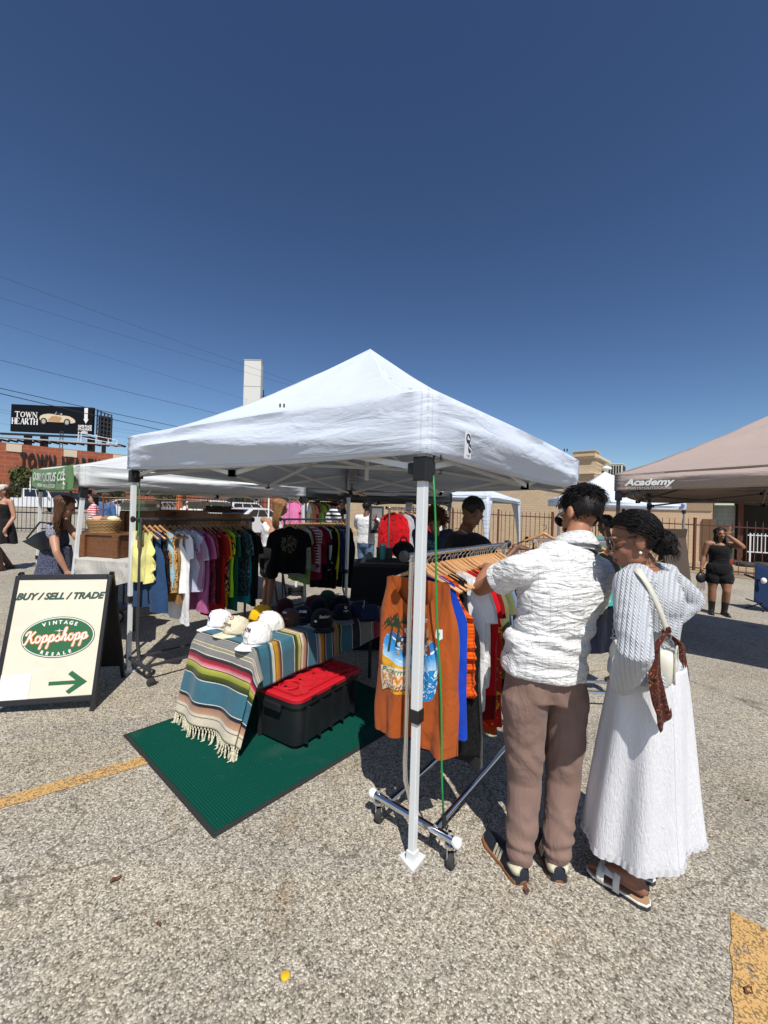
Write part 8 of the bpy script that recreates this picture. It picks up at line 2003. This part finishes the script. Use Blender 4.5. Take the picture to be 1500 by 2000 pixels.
# red jacket rack behind
R5 = rack('garment_rack', 'garment rack with a bright red jacket under the black canopy', V((.12, 7.35, 0)), V((1.25, 8.1, 0)), 1.66, .4, M['steel'], M['black_plastic'], .014, 'dark hanger on the red jacket rack', 'hangers on the red jacket rack')
o = hang(.10, R5, garment(seed=301, Ln=.80, W=.62, sl='long', thick=.05), K('#c3101a', wr=1.0, wsc=14), 'bright red puffy jacket hanging in the sun and shade', 'jacket', 'jacket', .2); 
for k, (cc, lb) in enumerate((('#b3b3b8', 'light grey jacket behind the red one'), ('#1b1c22', 'black jacket behind the red one'), ('#e0e0e0', 'white jacket in the middle of the red jacket rack'), ('#6b3a3d', 'brown red jacket on the red jacket rack'), ('#9e2030', 'dark red jacket right of the brown red one'), ('#2a2f3d', 'navy jacket on the red jacket rack'), ('#c9c9cc', 'pale jacket at the far end of the red jacket rack'), ('#33363d', 'charcoal jacket at the far end of the red jacket rack'))):
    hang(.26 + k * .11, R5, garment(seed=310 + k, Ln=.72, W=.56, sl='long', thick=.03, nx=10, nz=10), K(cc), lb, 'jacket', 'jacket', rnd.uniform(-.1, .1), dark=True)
# colourful far rack
R6 = rack('garment_rack', 'far garment rack of pink, white and green clothes left of the black canopy', V((-2.35, 10.2, 0)), V((-1.15, 10.6, 0)), 1.86, .4, M['steel'], M['black_plastic'], .014, 'hanger on the far colourful rack', 'hangers on the far colourful rack')
for k, (cc, w1) in enumerate((('#e27fb0', 'pink'), ('#c94a86', 'deep pink'), ('#c9c9d0', 'light grey'), ('#eeeeee', 'white'), ('#f2efe8', 'off white'), ('#e8c46a', 'pale gold'), ('#e89a9a', 'salmon'), ('#b3243c', 'red'), ('#6fbf6a', 'green'), ('#c9d84a', 'yellow green'), ('#2e8a5a', 'dark green'), ('#f0e2d0', 'cream'), ('#d8472e', 'orange red'), ('#1c1c20', 'black'), ('#22252e', 'blackish navy'), ('#3a4f6b', 'denim blue'), ('#29384f', 'dark denim'))):
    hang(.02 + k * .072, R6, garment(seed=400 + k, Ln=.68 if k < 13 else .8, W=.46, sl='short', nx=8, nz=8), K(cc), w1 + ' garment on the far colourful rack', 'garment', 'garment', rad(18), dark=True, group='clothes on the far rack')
# bundle of spare hangers and a white box hanging in the tent
for k in range(7): hanger(at(688, 952, 6.05) + V((0, .02 * k, -.02)), rad(-30 + 14 * k), k % 2 == 0, 'spare wooden hanger in the bundle hanging from the rear tent post', 'bundle of spare hangers')
q = at(689, 930, 5.9); fan = thing('clip_fan', 'small white clip fan box on the rear tent post', 'fan', q); mb = MB(); mb.box(q, (.10, .08, .20)); obj('housing', mb, plain('fan_white', (.5, .5, .5), .5), fan, bevel=.012); mb = MB()
for k in range(6): mb.box(q + V((0, -.042, -.07 + .028 * k)), (.08, .004, .012))
obj('vent', mb, M['grey_metal'], fan)
# white cloth table with a cardboard box behind the woman in white
c2 = at(512, 1100, 6.9); tq = thing('cloth_table', 'table with a white cloth and black folding legs behind the woman in white', 'table', on(c2.x, c2.y)); mb = MB(); zt2 = .80; cc0 = on(c2.x - .3, c2.y)
def cl2(u, v):
    per2 = [V((a, b2, 0)) for a, b2 in ((-.75, -.35), (.75, -.35), (.75, .35), (-.75, .35))]; k = int(u * 4) % 4; f_ = u * 4 - int(u * 4); q = lerp(per2[k], per2[(k + 1) % 4], f_) if u < 1 else per2[0]
    if v < .15: return cc0 + q * (v / .15) + V((0, 0, zt2))
    w_ = (v - .15) / .85; return cc0 + q + q.normalized() * (.01 + .02 * w_ * sin(u * 50)) + V((0, 0, zt2 - .30 * w_))
mb.grid(cl2, 64, 8); obj('cloth', mb, cloth('white_drape', (.62, .61, .57), wr=.3), tq, smooth=60)
for a in (-.65, .65):
    for b2 in (-.28, .28): mb = MB(); mb.bar(cc0 + V((a, b2, 0)), cc0 + V((a * .8, b2, zt2)), .025); obj('leg', mb, M['black_metal'], tq)
q = at(507, 1085, 6.75); cb = thing('cardboard_box', 'brown cardboard box on the white cloth table', 'box', (q.x, q.y, gz(q.x) + zt2)); mb = MB(); mb.box((0, 0, .16), (.34, .3, .32)); obj('carton', mb, plain('cardboard', (.27, .16, .08), .8), cb, world=False, bevel=.004); mb = MB(); mb.box((0, 0, .3225), (.3, .05, .004)); mb.box((0, -.152, .27), (.05, .004, .1)); obj('tape', mb, plain('tape', (.4, .28, .15), .4), cb, world=False)
# canopy weight
q = gp(578, 1161); cw = thing('canopy_weight', 'stack of black weight discs on a white tent pole behind the hats', 'weight', q)
for z in (.04, .11): mb = MB(); mb.tube([(0, 0, z - .032), (0, 0, z - .026), (0, 0, z + .026), (0, 0, z + .032)], [.135, .15, .15, .135], 24); obj('disc', mb, M['black_plastic'], cw, world=False, smooth=40)
mb = MB(); mb.bar((0, 0, 0), (0, 0, 1.0), .04); obj('pole', mb, M['white_paint'], cw, world=False)
# left stall: cloth table, wooden chests, basket, books
zc_ = 1.08
def chest(px0, px1, Y, zb, h, dep, mat, label, rot=rad(-12), frame=True):
    a, b2 = at(px0, 1000, Y), at(px1, 1000, Y); w_ = (b2 - a).length; c = (a + b2) / 2; e = thing('wooden_chest', label, 'chest', (c.x, c.y, zb), rot); d = dep
    mb = MB(); mb.box((0, d / 2, h / 2), (w_ - .02, d - .02, h)); obj('body', mb, mat, e, world=False, bevel=.004)
    for (x, z, ww, hh) in ((-w_ / 2 + .035, h / 2, .07, h), (w_ / 2 - .035, h / 2, .07, h)): mb = MB(); mb.box((x, -.004, z), (ww, .03, hh + .004)); obj('stile', mb, mat, e, world=False, bevel=.004)
    mb = MB(); mb.box((0, d / 2, h + .008), (w_ + .01, d + .01, .018)); obj('lid', mb, mat, e, world=False, bevel=.004)
    return e, w_
lt_ = at(195, 1090, 4.15); ltb = thing('cloth_table', 'table with a wrinkled off white cloth under the dark wooden chest', 'table', on(lt_.x, lt_.y)); zt3 = at(195, 1091, 4.15).z; per3 = [at(150, 1092, 4.2), at(262, 1088, 4.0), at(270, 1070, 4.9), at(175, 1070, 5.0)]
def cl3(u, v):
    k = int(u * 4) % 4; f_ = u * 4 - int(u * 4); q = lerp(per3[k], per3[(k + 1) % 4], f_) if u < 1 else per3[0].copy(); q = V((q.x, q.y, zt3)); cc_ = sum(per3, V()) / 4; cc_.z = zt3
    if v < .2: return lerp(cc_, q, v / .2)
    w_ = (v - .2) / .8; o_ = (q - cc_).normalized(); return q + o_ * (.015 + .03 * w_ * sin(u * 44) + .02 * noise.noise(V((u * 20, w_ * 3, 0)))) - V((0, 0, (.24 + .04 * sin(u * 18)) * w_))
mb = MB(); mb.grid(cl3, 96, 12); obj('cloth', mb, cloth('linen_drape', (.50, .48, .43), wr=.6, wsc=10), ltb, smooth=60)
for k in range(4): q = lerp(per3[k], sum(per3, V()) / 4, .12); mb = MB(); mb.bar(on(q.x, q.y), V((q.x, q.y, zt3 - .01)), .03); obj('leg', mb, M['black_metal'], ltb)
che, wch = chest(151, 241, 4.22, zt3 + .006, at(190, 1043, 4.22).z - zt3 - .02, .42, M['dark_wood'], 'dark wooden chest with a framed panel on the off white cloth')
q = at(203, 1041, 4.36); bs_ = thing('wicker_basket', 'oval woven basket on the dark wooden chest', 'basket', V((q.x, q.y, at(190, 1043, 4.22).z + .002)))
mb = MB(); k_ = 90
for lay in range(9):
    z = .008 + lay * .0155; sc2 = .82 + .18 * sm(lay / 8); mb.tube([V((.165 * sc2 * cos(t) * (1 + .012 * sin(t * 22 + lay * PI)), .12 * sc2 * sin(t) * (1 + .012 * sin(t * 22 + lay * PI)), z)) for t in [2 * PI * i / k_ for i in range(k_ + 1)]], .0095, 6)
mb.loft([[V((.13 * a * cos(t), .095 * a * sin(t), .006)) for t in [2 * PI * i / 20 for i in range(20)]] for a in (.02, 1)], False)
obj('weave', mb, wood('wicker', (.34, .2, .07), (.2, .1, .03), 30, (1, 1, 1), .6), bs_, world=False, smooth=True)
for k, (dx, cc, lb) in enumerate(((-.06, '#c79a86', 'pink beige folded cloth in the basket'), (.03, '#8d6a55', 'brown folded cloth in the basket'), (.10, '#d9d0b0', 'cream ribbon in the basket'))):
    mb = MB(); mb.ell((0, 0, .0), (.06, .06, .035), None, 16, 10); me = fuse(mb, .008, 2, folds(.012, 22, k)); o = obj('folded_cloth', me, cloth('basket_cloth', cc), smooth=True, loc=V((q.x + dx, q.y, at(190, 1043, 4.22).z + .15)), world=False); tag(o, lb, 'cloth')
for (p0_, p1_, Y, y0, y1, mt, lb) in ((232, 306, 5.1, 1062, 998, M['dark_wood'], 'tall dark wooden crate behind the green cord'), (305, 378, 5.5, 1062, 996, M['mid_wood'], 'mid brown wooden crate between the dark and the pine ones'), (379, 428, 6.3, 1062, 1003, M['pine'], 'left pine crate behind the left rack'), (428, 474, 6.6, 1062, 1004, M['pine'], 'right pine crate behind the left rack')):
    z1_, z0_ = at((p0_ + p1_) / 2, y0 + 8, Y).z, at((p0_ + p1_) / 2, y1, Y).z; chest(p0_, p1_, Y, z1_, z0_ - z1_ - .017, .4, mt, lb, rad(-8))
tz = at(350, 1070, 5.8).z; a, b2 = at(230, 1000, 5.3), at(485, 1000, 6.9); lg = thing('display_table', 'long dark table carrying the row of wooden crates behind the left rack', 'table', on(*((a + b2) / 2).xy)); mb = MB(); mb.bar(V((a.x, a.y, tz - .03)), V((b2.x, b2.y, tz - .06)), .7, .04); obj('table_top', mb, M['dark_wood'], lg)
for k in range(4): q = lerp(a, b2, k / 3); mb = MB(); mb.bar(on(q.x, q.y), V((q.x, q.y, tz - .04)), .04); obj('leg', mb, M['black_metal'], lg)
rb = random.Random(2)
for k, (px, y, Y, w_, cc, lb) in enumerate(((262, 994, 5.2, .36, '#d8d2c2', 'cream book at the bottom of the stack on the tall dark crate'), (258, 987, 5.2, .34, '#b9b4a8', 'grey book in the middle of the stack'), (262, 981, 5.2, .33, '#e4e0d6', 'pale book at the top of the stack'), (415, 996, 6.3, .34, '#33241a', 'dark brown box on the left pine crate'), (418, 985, 6.3, .32, '#d9d6cc', 'white sheet stack on the dark brown box'), (445, 998, 6.6, .32, '#5a1f1c', 'dark red book on the right pine crate'), (375, 988, 5.6, .12, '#c9c5bb', 'small cream box at the edge of the mid brown crate'))):
    P = at(px, y, Y); h = .045 if k < 3 else (.10 if k in (3, 6) else .05); mb = MB(); mb.box((0, .12, h / 2), (w_, .24, h)); mb.box((0, -.001, h / 2), (w_ * .97, .004, h * .7)); o = obj('book' if 'book' in lb else 'box', mb, plain('paper', cc, .7), loc=P - V((0, 0, h * .4)), world=False, bevel=.003); o.rotation_euler = (0, 0, rad(-8) + rb.uniform(-.1, .1)); tag(o, lb, 'book' if 'book' in lb else 'box')
# mid-distance rack of hangers under the old tent
R7 = rack('garment_rack', 'rack of mostly empty grey hangers under the old white tent', V((-5.9, 8.6, 0)), V((-4.2, 9.6, 0)), 1.72, .4, M['dark_wood'], M['black_plastic'], .016, 'empty dark hanger on the rack under the old white tent', 'empty hangers under the old tent')
for k in range(20): hanger(R7['p0'] + R7['d'] * (.05 + k * .095) - V((0, 0, .068)), rad(-50) + rnd.uniform(-.2, .2), True, R7['hl'], R7['hg'])
hang(1.7, R7, garment(seed=700, Ln=.5, W=.5, sl='short', nx=10, nz=8), K('#e8e6e2', pat=flor('#b32a2a', s=7, th=.7)), 'small white t-shirt with a red letter on the rack of empty hangers', 't-shirt', 't_shirt', rad(40), dark=True)
# brown boards and chair at the right
a = at(1330, 1165, 8.6); db = thing('sandwich_board', 'plain dark brown folding board seen from its back, before the iron fence', 'sign', on(a.x, a.y)); o_ = on(a.x, a.y)
for s_, yb in ((1, 0), (-1, .55)):
    PX = plane(o_ + V((-.24, yb, 0)), (1, .08, 0), (0, .2 if s_ > 0 else -.2, 1)); mb = MB(); mb.box((.27, .8, 0), (.54, 1.6, .02), PX); pn = obj('board', mb, plain('board_brown', (.075, .052, .038), .7), db)
    mb = MB(); 
    for (x, y, w2, h2_) in ((.02, .8, .04, 1.62), (.52, .8, .04, 1.62), (.27, .03, .54, .04), (.27, 1.58, .54, .04), (.27, .75, .54, .03)): mb.box((x, y, -.012), (w2, h2_, .03), PX)
    obj('frame', mb, plain('board_frame', (.13, .10, .08), .6), db)
q = gp(1490, 1196); ch = thing('camp_chair', 'navy folding camp chair cut off by the right edge', 'chair', q); mb = MB()
def seat(u, v): return q + V((-.14 + .62 * u + .10 * v, .05 + .1 * v, .12 + .75 * v - .10 * sin(PI * u) * (1 - v) + .10 * abs(2 * u - 1)))
mb.grid(seat, 12, 10); obj('seat', mb, cloth('navy_canvas', '#16294a', wr=.4), ch, smooth=True, solid=.006)
for (x0, y0, x1, y1) in ((0, 0, .55, .4), (.55, 0, 0, .4), (0, .4, 0, 0), (.55, .4, .55, 0)): mb = MB(); mb.tube([q + V((x0, y0, 0)), q + V((x1, y1, .190))], .012, 8); obj('leg', mb, M['black_metal'], ch)
for x in (-.03, .56): mb = MB(); mb.tube([q + V((x, -.02, .62)), q + V((x, .4, .70))], .022, 8); obj('armrest', mb, cloth('navy_arm', '#12213c'), ch, smooth=True)
mb = MB(); mb.ell(q + V((-.03, -.03, .64)), (.05, .05, .06)); obj('cup_cap', mb, M['pearl'], ch, smooth=True)
# litter
q = gp(557, 1908); mb = MB(); mb.tube([(0, 0, .001), (0, 0, .006), (0, 0, .008)], [.015, .015, .012], 16); o = obj('bottle_cap', mb, plain('yellow_plastic', (.7, .45, .02), .35), loc=q, world=False, smooth=40); tag(o, 'small yellow bottle cap lying on the asphalt', 'bottle cap')
rl = random.Random(4)
for px, py, s_, lb in ((1028, 1741, .022, 'dry brown leaf by the heel of the man'), (1462, 1938, .02, 'dry brown leaf on the yellow line'), (310, 1808, .012, 'small dark leaf left of the bottle cap'), (226, 1720, .02, 'dry leaf on the asphalt left of the mat corner'), (1460, 1565, .013, 'small leaf on the asphalt at the right')):
    q = gp(px, py); mb = MB(); mb.grid(lambda u, v: V(((u - .5) * s_ * 2, (v - .5) * s_ * 1.2 * sin(PI * max(.08, min(.92, u))), .004 + .012 * abs(v - .5) + .004 * sin(u * 7))), 6, 4); o = obj('dry_leaf', mb, plain('dry_leaf', (.12, .05, .03), .8), loc=q, world=False, smooth=True, solid=.001); o.rotation_euler = (0, 0, rl.uniform(0, 6)); tag(o, lb, 'leaf')
